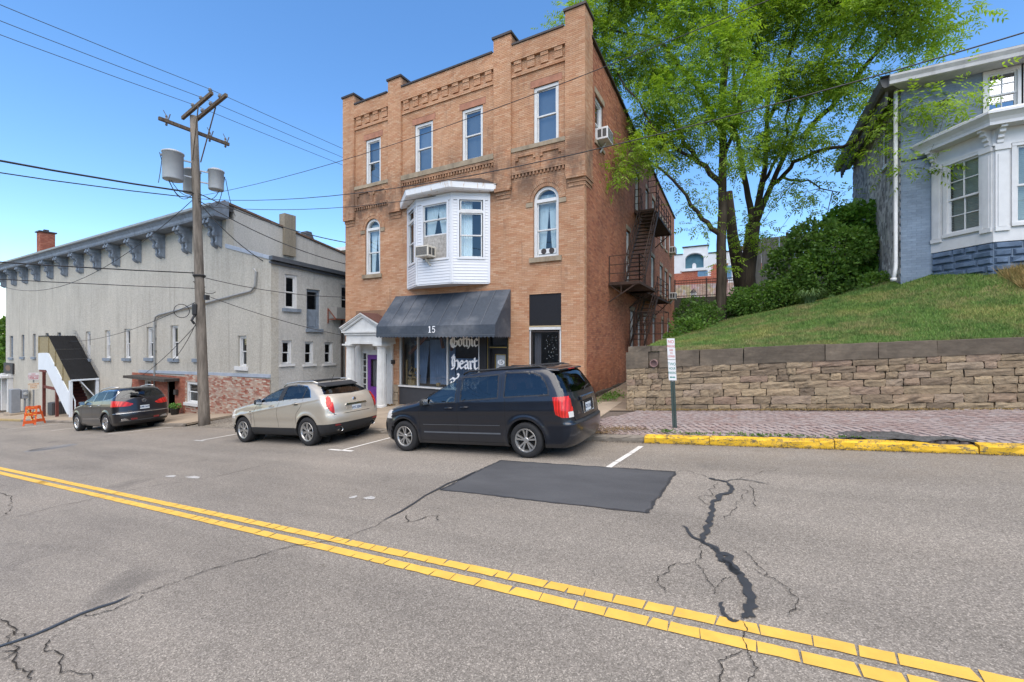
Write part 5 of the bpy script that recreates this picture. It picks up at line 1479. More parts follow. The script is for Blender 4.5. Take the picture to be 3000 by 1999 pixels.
# ------------------------------------------------------------------ parked cars
def pchip(x, y, q):
    x = np.asarray(x, float); y = np.asarray(y, float); h = np.diff(x); d = np.diff(y)/h
    m = np.zeros_like(y)
    for i in range(1, len(x)-1):
        if d[i-1]*d[i] > 0: w1, w2 = 2*h[i]+h[i-1], h[i]+2*h[i-1]; m[i] = (w1+w2)/(w1/d[i-1]+w2/d[i])
    m[0], m[-1] = d[0], d[-1]
    i = np.clip(np.searchsorted(x, q)-1, 0, len(x)-2); t = (q-x[i])/h[i]
    return (2*t**3-3*t*t+1)*y[i]+(t**3-2*t*t+t)*h[i]*m[i]+(-2*t**3+3*t*t)*y[i+1]+(t**3-t*t)*h[i]*m[i+1]

def in_poly(px, pz, poly):
    r = np.zeros(px.shape, bool); n = len(poly); j = n-1
    for i in range(n):
        xi, zi = poly[i]; xj, zj = poly[j]
        c = ((zi > pz) != (zj > pz)) & (px < (xj-xi)*(pz-zi)/(zj-zi+1e-12)+xi); r ^= c; j = i
    return r

def snap_to(A, B, poly, thr, closed=True):
    """move points (A,B) lying close to the outline onto it"""
    n = len(poly); best = np.full(A.shape, thr); sa = A.copy(); sb = B.copy()
    for i in range(n if closed else n-1):
        (x0, z0), (x1, z1) = poly[i], poly[(i+1) % n]
        dx, dz = x1-x0, z1-z0; L2 = dx*dx+dz*dz+1e-12
        t = np.clip(((A-x0)*dx+(B-z0)*dz)/L2, 0, 1); qx, qz = x0+t*dx, z0+t*dz
        d = np.hypot(A-qx, B-qz); k = d < best
        best = np.where(k, d, best); sa = np.where(k, qx, sa); sb = np.where(k, qz, sb)
    return sa, sb

class Car:
    def __init__(s, name, keys, label, wheels, wr, arch, res=(100, 190, 26), flare=.02):
        s.root = bpy.data.objects.new(name, None); col.objects.link(s.root); tag(s.root, label, 'car', 'cars parked along the kerb')
        s.wheels = wheels; s.wr = wr; s.arch = arch
        K = np.array(keys, float)
        t = np.zeros(len(K))
        for i in range(1, len(K)): t[i] = t[i-1]+max(abs(K[i, 0]-K[i-1, 0]), .28*abs(K[i, 1]-K[i-1, 1]), .5*abs(K[i, 2]-K[i-1, 2]))
        q = np.linspace(0, t[-1], res[0]); C = [pchip(t, K[:, c], q) for c in range(8)]
        s.C = C
        ns, ne = res[1], res[2]
        rows = []
        for z, xf, xr, w, Rf, nf, Rr, nr in zip(*C):
            ph = np.linspace(0, PI/2, ne)
            yr = w*np.sin(ph)**(2/nr); xr_ = xr+Rr*(1-np.cos(ph)**(2/nr))
            xs = np.linspace(xr+Rr, xf-Rf, ns)[1:-1]; ys = np.full(ns-2, w)
            ph2 = ph[::-1]; yf = w*np.sin(ph2)**(2/nf); xf_ = xf-Rf*(1-np.cos(ph2)**(2/nf))
            x = np.concatenate([xr_, xs, xf_]); y = np.concatenate([yr, ys, yf])
            # plan taper: doors stand proudest amidships
            y = y*(1-.035*np.clip((x-1.5)/2.4, -1, 1)**2)
            x = np.concatenate([x, x[-2:0:-1]]); y = np.concatenate([y, -y[-2:0:-1]])
            rows.append(np.stack([x, y, np.full(x.shape, z)], 1))
        s.V = np.array(rows)                       # rows, cols, 3
        X, Y, Z = s.V[..., 0], s.V[..., 1], s.V[..., 2]
        side = np.abs(Y) > .6*np.max(np.abs(Y))
        for wx in wheels:                          # lips round the wheel openings
            r = np.hypot(X-wx, Z-wr)
            Y += np.where(side, np.sign(Y)*flare*np.exp(-((r-arch-.03)/.05)**2), 0)
        s.side = side; s.reg = []
    def crease(s, fn):
        s.V[..., 1] += np.where(s.side, np.sign(s.V[..., 1])*fn(s.V[..., 0], s.V[..., 2]), 0)
    def ysurf(s, x, z):
        V = s.V; n = V.shape[1]//2; zs = V[:, n//2, 2]; r = int(np.clip(np.searchsorted(zs, z)-1, 0, len(zs)-2))
        ya, yb = (float(np.interp(x, np.maximum.accumulate(V[q, 1:n-1, 0]), V[q, 1:n-1, 1])) for q in (r, r+1)); f = min(1, max(0, (z-zs[r])/(zs[r+1]-zs[r]+1e-9)))
        return ya+(yb-ya)*f
    def xrear(s, y, z):
        V = s.V; r = int(np.argmin(np.abs(V[:, V.shape[1]//4, 2]-z))); m = V.shape[1]//4
        k = int(np.argmin(np.abs(V[r, :m, 1]-abs(y)))); return float(V[r, k, 0])
    def snap_side(s, poly, thr=.013):
        V = s.V; a, b = snap_to(V[..., 0], V[..., 2], poly, thr); V[..., 0] = np.where(s.side, a, V[..., 0]); V[..., 2] = np.where(s.side, b, V[..., 2])
    def snap_rear(s, poly, thr=.013):
        V = s.V; back = V[..., 0] < 0; ay = np.abs(V[..., 1]); a, b = snap_to(ay, V[..., 2], poly, thr)
        V[..., 1] = np.where(back, a*np.sign(V[..., 1]), V[..., 1]); V[..., 2] = np.where(back, b, V[..., 2])
    def build(s, regions, body_m):
        """regions: (name, material, predicate(cx,cy,cz), split left/right, push)"""
        V = s.V; nr, nc, _ = V.shape
        for wx in s.wheels:
            s.snap_side([(wx+s.arch*math.cos(a), s.wr+s.arch*math.sin(a)) for a in np.linspace(0, 2*PI, 49)[:-1]])
        i, j = np.meshgrid(np.arange(nr-1), np.arange(nc), indexing='ij'); j2 = (j+1) % nc
        F = np.stack([i*nc+j, i*nc+j2, (i+1)*nc+j2, (i+1)*nc+j], -1).reshape(-1, 4)[:, ::-1]
        P = V.reshape(-1, 3); cen = P[F].mean(1); cx, cy, cz = cen.T
        fn = np.cross(P[F[:, 2]]-P[F[:, 0]], P[F[:, 3]]-P[F[:, 1]])
        if (fn[:, 1]*cy).sum() < 0: F = F[:, ::-1]; fn = -fn
        vn = np.zeros_like(P)
        for k in range(4): np.add.at(vn, F[:, k], fn)
        vn /= np.linalg.norm(vn, axis=1, keepdims=True)+1e-12
        owner = np.full(len(F), -1)
        for wx in s.wheels: owner[(np.hypot(cx-wx, cz-s.wr) < s.arch) & (np.abs(cy) > .55)] = -2
        for k, (nm, m, pred, split, push) in enumerate(regions): owner[(owner == -1) & pred(cx, cy, cz)] = k
        def sub(name, mask, m, push=0):
            f = F[mask]
            if not len(f): return None
            u, inv = np.unique(f, return_inverse=True)
            o = np_mesh(name, P[u]-vn[u]*push, inv.reshape(-1, 4), m, s.root, True)
            o.data.normals_split_custom_set_from_vertices([tuple(q) for q in vn[u]])
            return o
        sub('body', owner == -1, body_m)
        for k, (nm, m, pred, split, push) in enumerate(regions):
            if split:
                sub(nm, (owner == k) & (cy > 0), m, push); sub(nm, (owner == k) & (cy <= 0), m, push)
            else: sub(nm, owner == k, m, push)
        top = MB(); top.poly([tuple(p) for p in V[-1]]); obj('roof_cap', top, body_m, s.root)
    def seam(s, pts, w=.009, m=None, off=.0015, name='door_seam', both=True):
        for sg in ((1, -1) if both else (1,)):
            mb = MB(); P = []
            for (a, b), (c, d) in zip(pts[:-1], pts[1:]):
                n = max(2, int(math.hypot(c-a, d-b)/.05))
                P += [(a+(c-a)*i/n, b+(d-b)*i/n) for i in range(n)]
            P.append(pts[-1])
            for (a, b), (c, d) in zip(P[:-1], P[1:]):
                L = math.hypot(c-a, d-b)+1e-9; nx, nz = -(d-b)/L*w/2, (c-a)/L*w/2
                mb.quad(*[(x, sg*(s.ysurf(x, z)+off), z) for x, z in ((a-nx, b-nz), (c-nx, d-nz), (c+nx, d+nz), (a+nx, b+nz))])
            obj(name, mb, m or M_SEAM, s.root)
    def wheel_set(s, tw, rim, style, rimm, track):
        meshes = None
        for wx in s.wheels:
            for sg in (1, -1):
                R_ = s.wr; w = tw/2; e = bpy.data.objects.new('wheel', None); col.objects.link(e); e.parent = s.root; e.location = (wx, sg*track, R_)
                if sg < 0: e.rotation_euler = (0, 0, PI)
                if meshes is None:
                    t = MB(); t.lathe([(rim-.01, -w*.7), (rim+.01, -w*.96), (rim+.05, -w), (R_-.04, -w*.98), (R_-.012, -w*.86), (R_, -w*.7), (R_, w*.7), (R_-.012, w*.86), (R_-.04, w*.98), (rim+.05, w), (rim+.01, w*.96), (rim-.01, w*.7)], (0, 0, 0), 'y', 48)
                    r = MB(); r.lathe([(rim+.008, w*.93), (rim+.004, w*.98), (rim-.014, w*.95), (rim-.026, w*.7), (rim-.03, w*.1)], (0, 0, 0), 'y', 48)
                    r.lathe([(.001, w*.78), (.045, w*.78), (.055, w*.72), (.06, w*.5)], (0, 0, 0), 'y', 20)
                    angs = []
                    for k in range(style[0]):
                        a = 2*PI*k/style[0]+PI/2
                        angs += [a-style[1], a+style[1]] if style[1] else [a]
                    for a in angs:
                        ca_, sa_ = math.cos(a), math.sin(a); ws, we = style[2], style[3]
                        P0, P1 = Vector((ca_*.045, w*.74, sa_*.045)), Vector((ca_*(rim-.018), w*.84, sa_*(rim-.018))); tn = Vector((-sa_, 0, ca_)); dn = Vector((0, .035, 0))
                        r.hexa([P0-tn*ws-dn, P0+tn*ws-dn, P0+tn*ws, P0-tn*ws, P1-tn*we-dn, P1+tn*we-dn, P1+tn*we*.8, P1-tn*we*.8])
                    d = MB(); d.lathe([(.001, w*.2), (rim-.03, w*.2), (rim-.03, -w*.5), (.001, -w*.5)], (0, 0, 0), 'y', 24)
                    tmp = [obj('tyre', t, M_TYRE, e, True), obj('rim', r, rimm, e), obj('brake', d, M_UNDER, e)]
                    meshes = [(o.name.split('.')[0], o.data) for o in tmp]
                else:
                    for nm, me in meshes: link(nm, me, None, e)
                a = MB(); n = 24                       # wheel housing
                y0, y1 = sg*(track-.30), sg*(track+tw/2-.03)
                for k in range(n):
                    t0, t1 = PI*1.12*k/n-.06*PI, PI*1.12*(k+1)/n-.06*PI; ra = s.arch+.012
                    a.quad(*[(wx+ra*math.cos(t), y, R_+ra*math.sin(t)) for t, y in ((t0, y0), (t1, y0), (t1, y1), (t0, y1))])
                a.poly([(wx+(s.arch+.01)*math.cos(2*PI*k/24), y0, R_+(s.arch+.01)*math.sin(2*PI*k/24)) for k in range(24)])
                obj('wheel_housing', a, M_UNDER, s.root)
    def place(s, X, Yside, yaw=0, half=.97):
        s.root.location = (X, Yside+half, gz(X)); s.root.rotation_euler = (0, math.atan(GS), PI+yaw)

M_SEAM = plain('panel_gap', (.006, .006, .007), .8)
M_TYRE = plain('tyre_rubber', (.022, .022, .023), .85, 0, .3, .25, 20)
M_UNDER = plain('underbody_black', (.008, .008, .008), .95)
M_PLAST = plain('black_plastic_trim', (.022, .023, .025), .6, 0, .35, .2)
M_CHR = plain('chrome', (.62, .63, .64), .18, 1.0)
M_RIM = plain('machined_alloy', (.50, .50, .49), .32, .85, .5, .1)
def car_paint(name, c, metal=.35, rough=.32):
    t = NT(name)
    fl = t.noise(900, 2, .5)
    b = t.mix(.25, (*c, 1), t.ramp(fl, [(.4, tuple(x*.7 for x in c)), (.7, tuple(min(1, x*1.7) for x in c))]))
    dust = t.math('MULTIPLY', t.ramp(t.xyz()[2], [(.15, .13), (.5, .0)]), t.ramp(t.noise(3, 4, .6), [(.3, .3), (.7, 1)]))
    b = t.mix(dust, b, tuple(.6*x+.05 for x in c))
    return t.done(b, rough, metal, .5, Coat_Weight=.8, Coat_Roughness=.10)
P_NAVY = car_paint('navy_car_paint', (.008, .0105, .017), .3)
P_GOLD = car_paint('champagne_car_paint', (.44, .40, .33), .45, .36)
P_BLACK = car_paint('black_car_paint', (.008, .008, .011), .25)
G_TINT = glass('privacy_car_glass', (.12, .13, .135), .07, top=.6)
G_CLEAR = glass('clear_car_glass', (.60, .68, .66), .09, top=.6)
def lamp_red(name='tail_lamp_red', c=(.50, .018, .012)):
    if name in MATS: return MATS[name]
    t = NT(name); w = t.n('TexWave', Vector=t.co, Scale=6.0, Distortion=2.5).outputs['Fac']
    MATS[name] = t.done(t.mix(1, (*c, 1), t.ramp(w, [(0, .65), (1, 1.25)]), 'MULTIPLY'), .28, 0, .4, Coat_Weight=.3); return MATS[name]
M_LRED = lamp_red(); M_LCLR = plain('clear_lamp_lens', (.60, .58, .55), .15, 0, .5, .2, 30); M_LAMB = plain('amber_lamp_lens', (.50, .16, .03), .2)
M_SEAT = plain('grey_car_seat', (.09, .09, .09), .9); M_PLATE = plain('number_plate', (.50, .54, .56), .5, 0, .4, .1); M_PTX = plain('plate_print', (.03, .05, .12), .6)

def cabin(c, x0, x1, w, z0, z1, rows=(1.9, .9), lhd=True):
    r = c.root
    obj('floor_pan', MB().box(x0, x1, -w, w, z0, z0+.08).box(x0+.1, x1+.6, -w*.95, w*.95, .22, .27), M_UNDER, r)
    for x in rows:
        for y in (-.38, .38):
            sm = MB(); sm.box(x-.25, x+.25, y-.24, y+.24, z0+.1, z0+.4); sm.hexa([(x-.36, y-.23, z0+.38), (x-.22, y-.23, z0+.38), (x-.22, y+.23, z0+.38), (x-.36, y+.23, z0+.38), (x-.46, y-.2, z1-.34), (x-.36, y-.2, z1-.34), (x-.36, y+.2, z1-.34), (x-.46, y+.2, z1-.34)])
            sm.box(x-.49, x-.39, y-.13, y+.13, z1-.32, z1-.14)
            obj('seat', sm, M_SEAT, r, bevel=.02)
    xd = rows[0]+.55
    obj('dashboard', MB().prof([(xd, z0), (xd+.5, z0), (xd+.6, z1-.62), (xd+.1, z1-.55), (xd, z1-.62)], -w*.9, w*.9, Fr((0, 0, 0), (0, 1, 0), (1, 0, 0))), M_PLAST, r)
    sw_ = MB(); P = [Vector((xd-.12-.05*math.sin(a), .38+.19*math.cos(a), z1-.60+.18*math.sin(a))) for a in [2*PI*k/20 for k in range(21)]]
    sw_.tube(P, .016, 6, False); obj('steering_wheel', sw_, plain('wheel_grey', (.20, .19, .17), .7), r)

def plate(c, x, y0, y1, z0, z1, s, tilt=0, m=None):
    fr = Fr((x, 0, 0), (0, -1, 0), (-1, 0, 0))
    o = obj('number_plate', MB().box(-y1, -y0, 0, .008, z0, z1, fr), m or M_PLATE, c.root)
    text_mesh('plate_print', s, (z1-z0)*.62, fr, -(y0+y1)/2, .0095, (z0+z1)/2, M_PTX, o, sx=.78, bold=.003)
    return o

def mirror(c, x, z, y, m):
    for sg in (1, -1):
        mb = MB(); mb.hexa([(x-.06, sg*(y+.04), z-.07), (x+.08, sg*(y+.05), z-.06), (x+.03, sg*(y+.24), z-.05), (x-.07, sg*(y+.24), z-.05), (x-.06, sg*(y+.04), z+.10), (x+.07, sg*(y+.05), z+.09), (x+.02, sg*(y+.23), z+.08), (x-.07, sg*(y+.23), z+.09)])
        o = obj('mirror', mb, m, c.root, True, bevel=.025)
        obj('mirror_glass', MB().quad(*[(x-.075, sg*(y+a), z+b) for a, b in ((.06, -.05), (.22, -.04), (.22, .07), (.06, .08))]), M_CHR, o)
        obj('mirror_stalk', MB().bar((x, sg*(y-.05), z-.05), (x, sg*(y+.08), z-.03), .05, .04), M_PLAST, o)
def pull(c, x, z, m, L=.2):
    for sg in (1, -1):
        y = c.ysurf(x, z)
        o = obj('door_handle', MB().tube([(x+L/2, sg*(y-.005), z), (x+L*.4, sg*(y+.03), z+.004), (x-L*.4, sg*(y+.03), z+.004), (x-L/2, sg*(y-.005), z)], .014, 8), m, c.root, True)
        obj('handle_cup', MB().poly([(x+.10*math.cos(2*PI*k/14), sg*(y+.002), z+.035*math.sin(2*PI*k/14)-.005) for k in range(14)]), M_SEAM, o)
def side_poly(poly, ymin=.5): return lambda x, y, z: in_poly(x, z, poly) & (np.abs(y) > ymin)
def rear_poly(poly, xmax=0): return lambda x, y, z: in_poly(np.abs(y), z, poly) & (x < xmax)
def grow(poly, d):
    cx = sum(p[0] for p in poly)/len(poly); cz = sum(p[1] for p in poly)/len(poly); out = []; n = len(poly)
    A = sum(poly[i][0]*poly[(i+1) % n][1]-poly[(i+1) % n][0]*poly[i][1] for i in range(n)); sg = 1 if A > 0 else -1
    for i in range(n):
        p0, p1, p2 = Vector(poly[i-1]), Vector(poly[i]), Vector(poly[(i+1) % n])
        a, b = (p1-p0).normalized(), (p2-p1).normalized(); na, nb_ = Vector((a.y, -a.x))*sg, Vector((b.y, -b.x))*sg
        m = (na+nb_); m = m/max(.35, m.length)*1.0; k = d/max(.4, m.normalized().dot(na)) if m.length else d
        q = p1+m.normalized()*k; out.append((q.x, q.y))
    return out

# --- navy minivan
VK = [(.20, 3.80, -.90, .90, .55, 2.6, .28, 3), (.27, 3.93, -.98, .94, .6, 2.6, .32, 3), (.40, 3.99, -1.03, .965, .62, 2.6, .34, 3), (.56, 4.0, -1.05, .975, .62, 2.6, .34, 3), (.64, 3.985, -1.045, .98, .62, 2.6, .34, 3.2),
      (.68, 3.97, -.985, .98, .62, 2.6, .30, 3.4), (.86, 3.90, -.965, .975, .65, 2.6, .28, 3.4), (.95, 3.74, -.955, .97, .75, 2.6, .28, 3.4), (1.02, 3.42, -.945, .96, .8, 2.6, .28, 3.4), (1.08, 3.02, -.935, .95, .7, 2.8, .28, 3.4),
      (1.13, 2.76, -.92, .935, .42, 3.2, .28, 3.4), (1.25, 2.50, -.88, .895, .38, 3.4, .28, 3.4), (1.42, 2.12, -.79, .835, .36, 3.4, .28, 3.4), (1.56, 1.78, -.70, .785, .36, 3.4, .28, 3.4), (1.64, 1.5, -.62, .745, .4, 3.2, .28, 3),
      (1.69, 1.2, -.55, .70, .45, 3, .3, 3), (1.72, .9, -.45, .62, .5, 2.6, .35, 2.6), (1.735, .6, -.2, .45, .4, 2.2, .35, 2.2), (1.74, .45, .05, .1, .15, 2, .15, 2)]
van = Car('parked_car', VK, 'dark navy minivan with dark tinted windows parked before the awning', (0, 3.078), .34, .405, (120, 210, 30))
van.crease(lambda x, z: -.012*np.exp(-((z-.52)/.10)**2)*(x > .3)*(x < 2.7)+.008*np.exp(-((z-.90)/.05)**2))
FWp = [(2.50, 1.07), (1.64, 1.10), (1.64, 1.555), (1.92, 1.54), (2.12, 1.49), (2.30, 1.38)]
SWp = [(1.49, 1.12), (.60, 1.17), (.62, 1.605), (1.49, 1.58)]
RWp = [(.44, 1.18), (-.50, 1.21), (-.49, 1.30), (-.42, 1.44), (-.32, 1.545), (-.18, 1.60), (.05, 1.625), (.44, 1.635)]
RGp = [(0, 1.20), (.80, 1.22), (.83, 1.27), (.70, 1.60), (.6, 1.63), (0, 1.635)]
LPp = [(-.60, 1.15), (-.66, .83), (-.78, .775), (-1.2, .74), (-1.2, 1.16)]
WSp = [(0, 1.14), (.82, 1.16), (.66, 1.62), (0, 1.66)]
for p in (FWp, SWp, RWp): van.snap_side(grow(p, .022)); van.snap_side(p)
van.snap_rear(RGp); van.snap_side(LPp)
front_ws = lambda x, y, z: in_poly(np.abs(y), z, WSp) & (x > 1.2)
van.build([
    ('side_window', G_CLEAR, side_poly(FWp), True, .006), ('side_window', G_TINT, side_poly(SWp), True, .006), ('side_window', G_TINT, side_poly(RWp), True, .006),
    ('window_trim', M_PLAST, lambda x, y, z: (in_poly(x, z, grow(FWp, .022)) | in_poly(x, z, grow(SWp, .022)) | in_poly(x, z, grow(RWp, .022))) & (np.abs(y) > .5), True, .002),
    ('rear_window', G_TINT, rear_poly(RGp, -.3), False, .004), ('windscreen', G_CLEAR, front_ws, False, .004),
    ('tail_lamp', M_LRED, lambda x, y, z: in_poly(x, z, LPp) & (np.abs(y) > .74) & ~((z < .865) & (np.abs(y) < .86)), True, -.008), ('reversing_lamp', M_LCLR, lambda x, y, z: in_poly(x, z, LPp) & (np.abs(y) > .74), True, -.006),
    ('bumper_step', M_PLAST, lambda x, y, z: (z > .645) & (z < .675) & (x < -.9) & (np.abs(y) < .75), False, 0),
    ('head_lamp', M_LCLR, lambda x, y, z: (x > 3.45) & (z > .74) & (z < .93) & (np.abs(y) > .5), True, 0)], P_NAVY)
cabin(van, -.85, 2.5, .86, .35, 1.55, (1.75, .75, -.15))
van.wheel_set(.225, .222, (5, .20, .013, .022), M_RIM, .865)
for q in ([(2.60, .28), (2.62, .9), (2.50, 1.06)], [(1.57, .26), (1.57, 1.09)], [(.40, .30), (.42, .7), (.42, 1.17)], [(2.6, .27), (.42, .27)], [(1.565, 1.09), (1.565, 1.58)], [(.52, 1.165), (.53, 1.62)], [(.42, 1.16), (-.55, 1.18)]): van.seam(q, .011)
for z, w_ in ((.62, .012), (.455, .03)): van.seam([(2.5, z), (.55, z)], w_, plain('car_moulding', (.10, .11, .125), .35, .2), .008, 'moulding')
van.seam([(.19+.085*math.cos(a), .99+.085*math.sin(a)) for a in [2*PI*k/24 for k in range(25)]], .006, None, .002, 'fuel_flap', False)
for x, z in ((1.78, .97), (1.38, .985)): pull(van, x, z, P_NAVY)
mirror(van, 2.42, 1.10, .90, M_PLAST)
obj('spoiler', MB().hexa([(-.40, -.70, 1.655), (-.68, -.66, 1.625), (-.68, .66, 1.625), (-.40, .70, 1.655), (-.40, -.66, 1.70), (-.67, -.62, 1.655), (-.67, .62, 1.655), (-.40, .66, 1.70)]), P_NAVY, van.root, bevel=.01)
obj('brake_light', MB().box(-.685, -.678, -.17, .17, 1.630, 1.648), M_LRED, van.root)
for sg in (1, -1): obj('roof_rail', MB().tube([(1.55, sg*.66, 1.655), (1.4, sg*.66, 1.715), (-.25, sg*.64, 1.735), (-.4, sg*.63, 1.69)], .022, 8), M_PLAST, van.root, True)
xr = van.xrear(0, .9)
obj('tailgate_recess', MB().box(xr-.012, xr+.02, -.30, .30, .76, 1.0), M_SEAM, van.root); plate(van, xr-.014, -.155, .155, .79, .95, 'GTH 2150')
obj('tailgate_bar', MB().box(xr-.03, xr+.02, -.38, .38, 1.02, 1.11), P_NAVY, van.root, bevel=.01)
obj('chrome_strip', MB().tube([(xr-.02, -.30, 1.0), (xr-.025, -.30, .77), (xr-.025, .30, .77), (xr-.02, .30, 1.0)], .011, 6), M_CHR, van.root)
FRV = Fr((xr-.032, 0, 0), (0, -1, 0), (-1, 0, 0)); text_mesh('badge', 'D O D G E', .06, FRV, 0, .002, 1.065, M_CHR, van.root, bold=.002)
text_mesh('badge', 'GRAND', .03, Fr((xr-.008, 0, 0), (0, -1, 0), (-1, 0, 0)), -.55, .004, .84, M_CHR, van.root); text_mesh('badge', 'CARAVAN', .03, Fr((xr-.008, 0, 0), (0, -1, 0), (-1, 0, 0)), -.55, .004, .805, M_CHR, van.root)
sm_ = MB()
for sg in (1, -1):
    P = [(van.xrear(y_, z_)-.003, sg*y_, z_) for y_, z_ in ((.70, .69), (.73, .8), (.735, 1.0), (.735, 1.17))]
    sm_.tube(P, .006, 5)
sm_.tube([(van.xrear(y_, .69)-.004, y_, .69) for y_ in (-.7, -.35, 0, .35, .7)], .007, 5)
obj('tailgate_seam', sm_, M_SEAM, van.root)
obj('wiper', MB().tube([(xr+.03, .0, 1.2), (xr+.07, -.1, 1.23), (xr+.10, -.42, 1.27)], .012, 6), M_PLAST, van.root)
van.place(-3.64, 7.26, R(.2), .985)

# --- champagne crossover
SK = [(.26, 3.70, -.66, .86, .55, 2.5, .34, 2.6), (.34, 3.80, -.80, .90, .58, 2.5, .38, 2.6), (.50, 3.86, -.88, .93, .6, 2.5, .40, 2.8), (.66, 3.86, -.915, .94, .6, 2.5, .40, 2.8), (.76, 3.85, -.90, .945, .6, 2.5, .38, 2.8), (.84, 3.82, -.86, .945, .6, 2.5, .36, 3),
      (.95, 3.74, -.84, .94, .62, 2.5, .34, 3), (1.02, 3.52, -.82, .935, .7, 2.5, .34, 3), (1.09, 3.10, -.79, .925, .7, 2.6, .34, 3), (1.15, 2.62, -.755, .91, .5, 3, .34, 3), (1.20, 2.38, -.725, .89, .42, 3.2, .34, 3), (1.28, 2.18, -.66, .855, .4, 3.2, .36, 2.8),
      (1.38, 1.93, -.50, .80, .4, 3.2, .38, 2.8), (1.48, 1.66, -.33, .745, .4, 3.2, .40, 2.8), (1.56, 1.38, -.18, .69, .42, 3, .40, 2.6), (1.61, 1.08, -.10, .62, .5, 2.6, .4, 2.4), (1.64, .75, .05, .5, .4, 2.4, .35, 2.4), (1.655, .5, .25, .2, .15, 2, .15, 2)]
suv = Car('parked_car', SK, 'champagne silver crossover with tall vertical red tail lamps by the portico', (0, 2.88), .375, .44, (110, 190, 28))
suv.crease(lambda x, z: .012*np.exp(-((z-(.90+(2.33-x)*.115))/.03)**2)-.010*np.exp(-((z-.62)/.1)**2)*(x > .4)*(x < 2.4))
FWs = [(2.02, 1.165), (1.22, 1.20), (1.18, 1.55), (1.40, 1.53), (1.66, 1.45)]
RWs = [(1.03, 1.215), (.22, 1.255), (.20, 1.54), (.55, 1.575), (1.03, 1.57)]
QWs = [(.185, 1.257), (-.10, 1.27), (.03, 1.44), (.165, 1.53)]
ALL = [(2.06, 1.155), (-.13, 1.258), (.02, 1.455), (.20, 1.555), (.6, 1.595), (1.05, 1.592), (1.35, 1.565), (1.68, 1.465)]
RGs = [(0, 1.29), (.72, 1.32), (.56, 1.52), (0, 1.55)]
LPs = [(-.565, 1.28), (-.70, 1.27), (-1.1, 1.27), (-1.1, .85), (-.78, .84), (-.68, 1.05)]
for p in (ALL, FWs, RWs, QWs, LPs): suv.snap_side(p)
suv.snap_rear(RGs)
clad = lambda x, y, z: (z < .47) | ((x < -.35) & (z < .56)) | ((x > 3.4) & (z < .46))
suv.build([
    ('side_window', G_CLEAR, side_poly(FWs), True, .006), ('side_window', G_TINT, side_poly(RWs), True, .006), ('side_window', G_TINT, side_poly(QWs), True, .006), ('window_trim', M_PLAST, side_poly(ALL), True, .002),
    ('rear_window', G_TINT, rear_poly(RGs, 0), False, .004), ('windscreen', G_CLEAR, lambda x, y, z: in_poly(np.abs(y), z, [(0, 1.21), (.78, 1.22), (.6, 1.55), (0, 1.58)]) & (x > 1.1), False, .004),
    ('tail_lamp', M_LRED, lambda x, y, z: in_poly(x, z, LPs) & (np.abs(y) > .68), True, -.012), ('cladding', M_PLAST, clad, False, 0),
    ('head_lamp', M_LCLR, lambda x, y, z: (x > 3.25) & (z > .72) & (z < 1.0) & (np.abs(y) > .62), True, 0)], P_GOLD)
cabin(suv, -.6, 2.1, .80, .4, 1.5, (1.45, .5))
suv.wheel_set(.24, .245, (7, .12, .014, .02), M_RIM, .82)
for q in ([(2.30, .48), (2.32, .9), (2.10, 1.14)], [(1.19, .48), (1.24, .9), (1.14, 1.19)], [(.46, .56), (.40, .85), (.20, 1.05), (.17, 1.24)]): suv.seam(q, .009)
cr = [(2.06, 1.155), (1.68, 1.468), (1.35, 1.570), (1.05, 1.597), (.6, 1.600), (.20, 1.560), (.02, 1.458), (-.13, 1.255)]
suv.seam(cr, .018, M_CHR, .005, 'chrome_strip')
for sg in (1, -1):
    y = suv.ysurf(2.45, .72); obj('side_vent', MB().prism([(2.40, .93), (2.50, .93), (2.46, .52), (2.42, .52)], sg*(y-.01), sg*(y+.008)), M_CHR, suv.root)
    obj('roof_rail', MB().tube([(1.35, sg*.60, 1.565), (1.2, sg*.60, 1.645), (.7, sg*.59, 1.685), (.15, sg*.57, 1.675), (-.05, sg*.55, 1.62)], .02, 8), plain('brushed_rail', (.55, .54, .51), .35, .7), suv.root, True)
for x, z in ((1.45, 1.06), (.42, 1.115)): pull(suv, x, z, P_GOLD, .19)
mirror(suv, 2.0, 1.18, .86, M_PLAST)
obj('spoiler', MB().hexa([(-.06, -.60, 1.575), (-.34, -.56, 1.505), (-.34, .56, 1.505), (-.06, .60, 1.575), (-.06, -.55, 1.625), (-.32, -.52, 1.545), (-.32, .52, 1.545), (-.06, .55, 1.625)]), M_PLAST, suv.root, bevel=.01)
obj('sunroof', MB().box(.35, 1.15, -.42, .42, 1.648, 1.672), G_TINT, suv.root)
rw_ = MB(); rw_.box(.25, .75, -.45, .45, 1.66, 1.70); obj('open_roof_blind', rw_, M_PLAST, suv.root, bevel=.01)
xr = suv.xrear(0, .93)
obj('plate_recess', MB().box(xr-.006, xr+.02, -.33, .33, .80, 1.0), plain('champagne_shadow', (.30, .27, .22), .5), suv.root); obj('chrome_strip', MB().hexa([(xr-.02, -.36, .99), (xr+.02, -.36, .99), (xr+.02, .36, .99), (xr-.02, .36, .99), (xr-.012, -.33, 1.035), (xr+.03, -.33, 1.035), (xr+.03, .33, 1.035), (xr-.012, .33, 1.035)]), M_CHR, suv.root)
plate(suv, xr-.008, -.155, .155, .82, .97, 'HYC 8304')
em = MB(); em.lathe([(.001, -.012), (.045, -.012), (.06, -.004), (.062, .004)], (suv.xrear(0, 1.12)-.004, 0, 1.12), 'x', 20); obj('badge', em, M_CHR, suv.root)
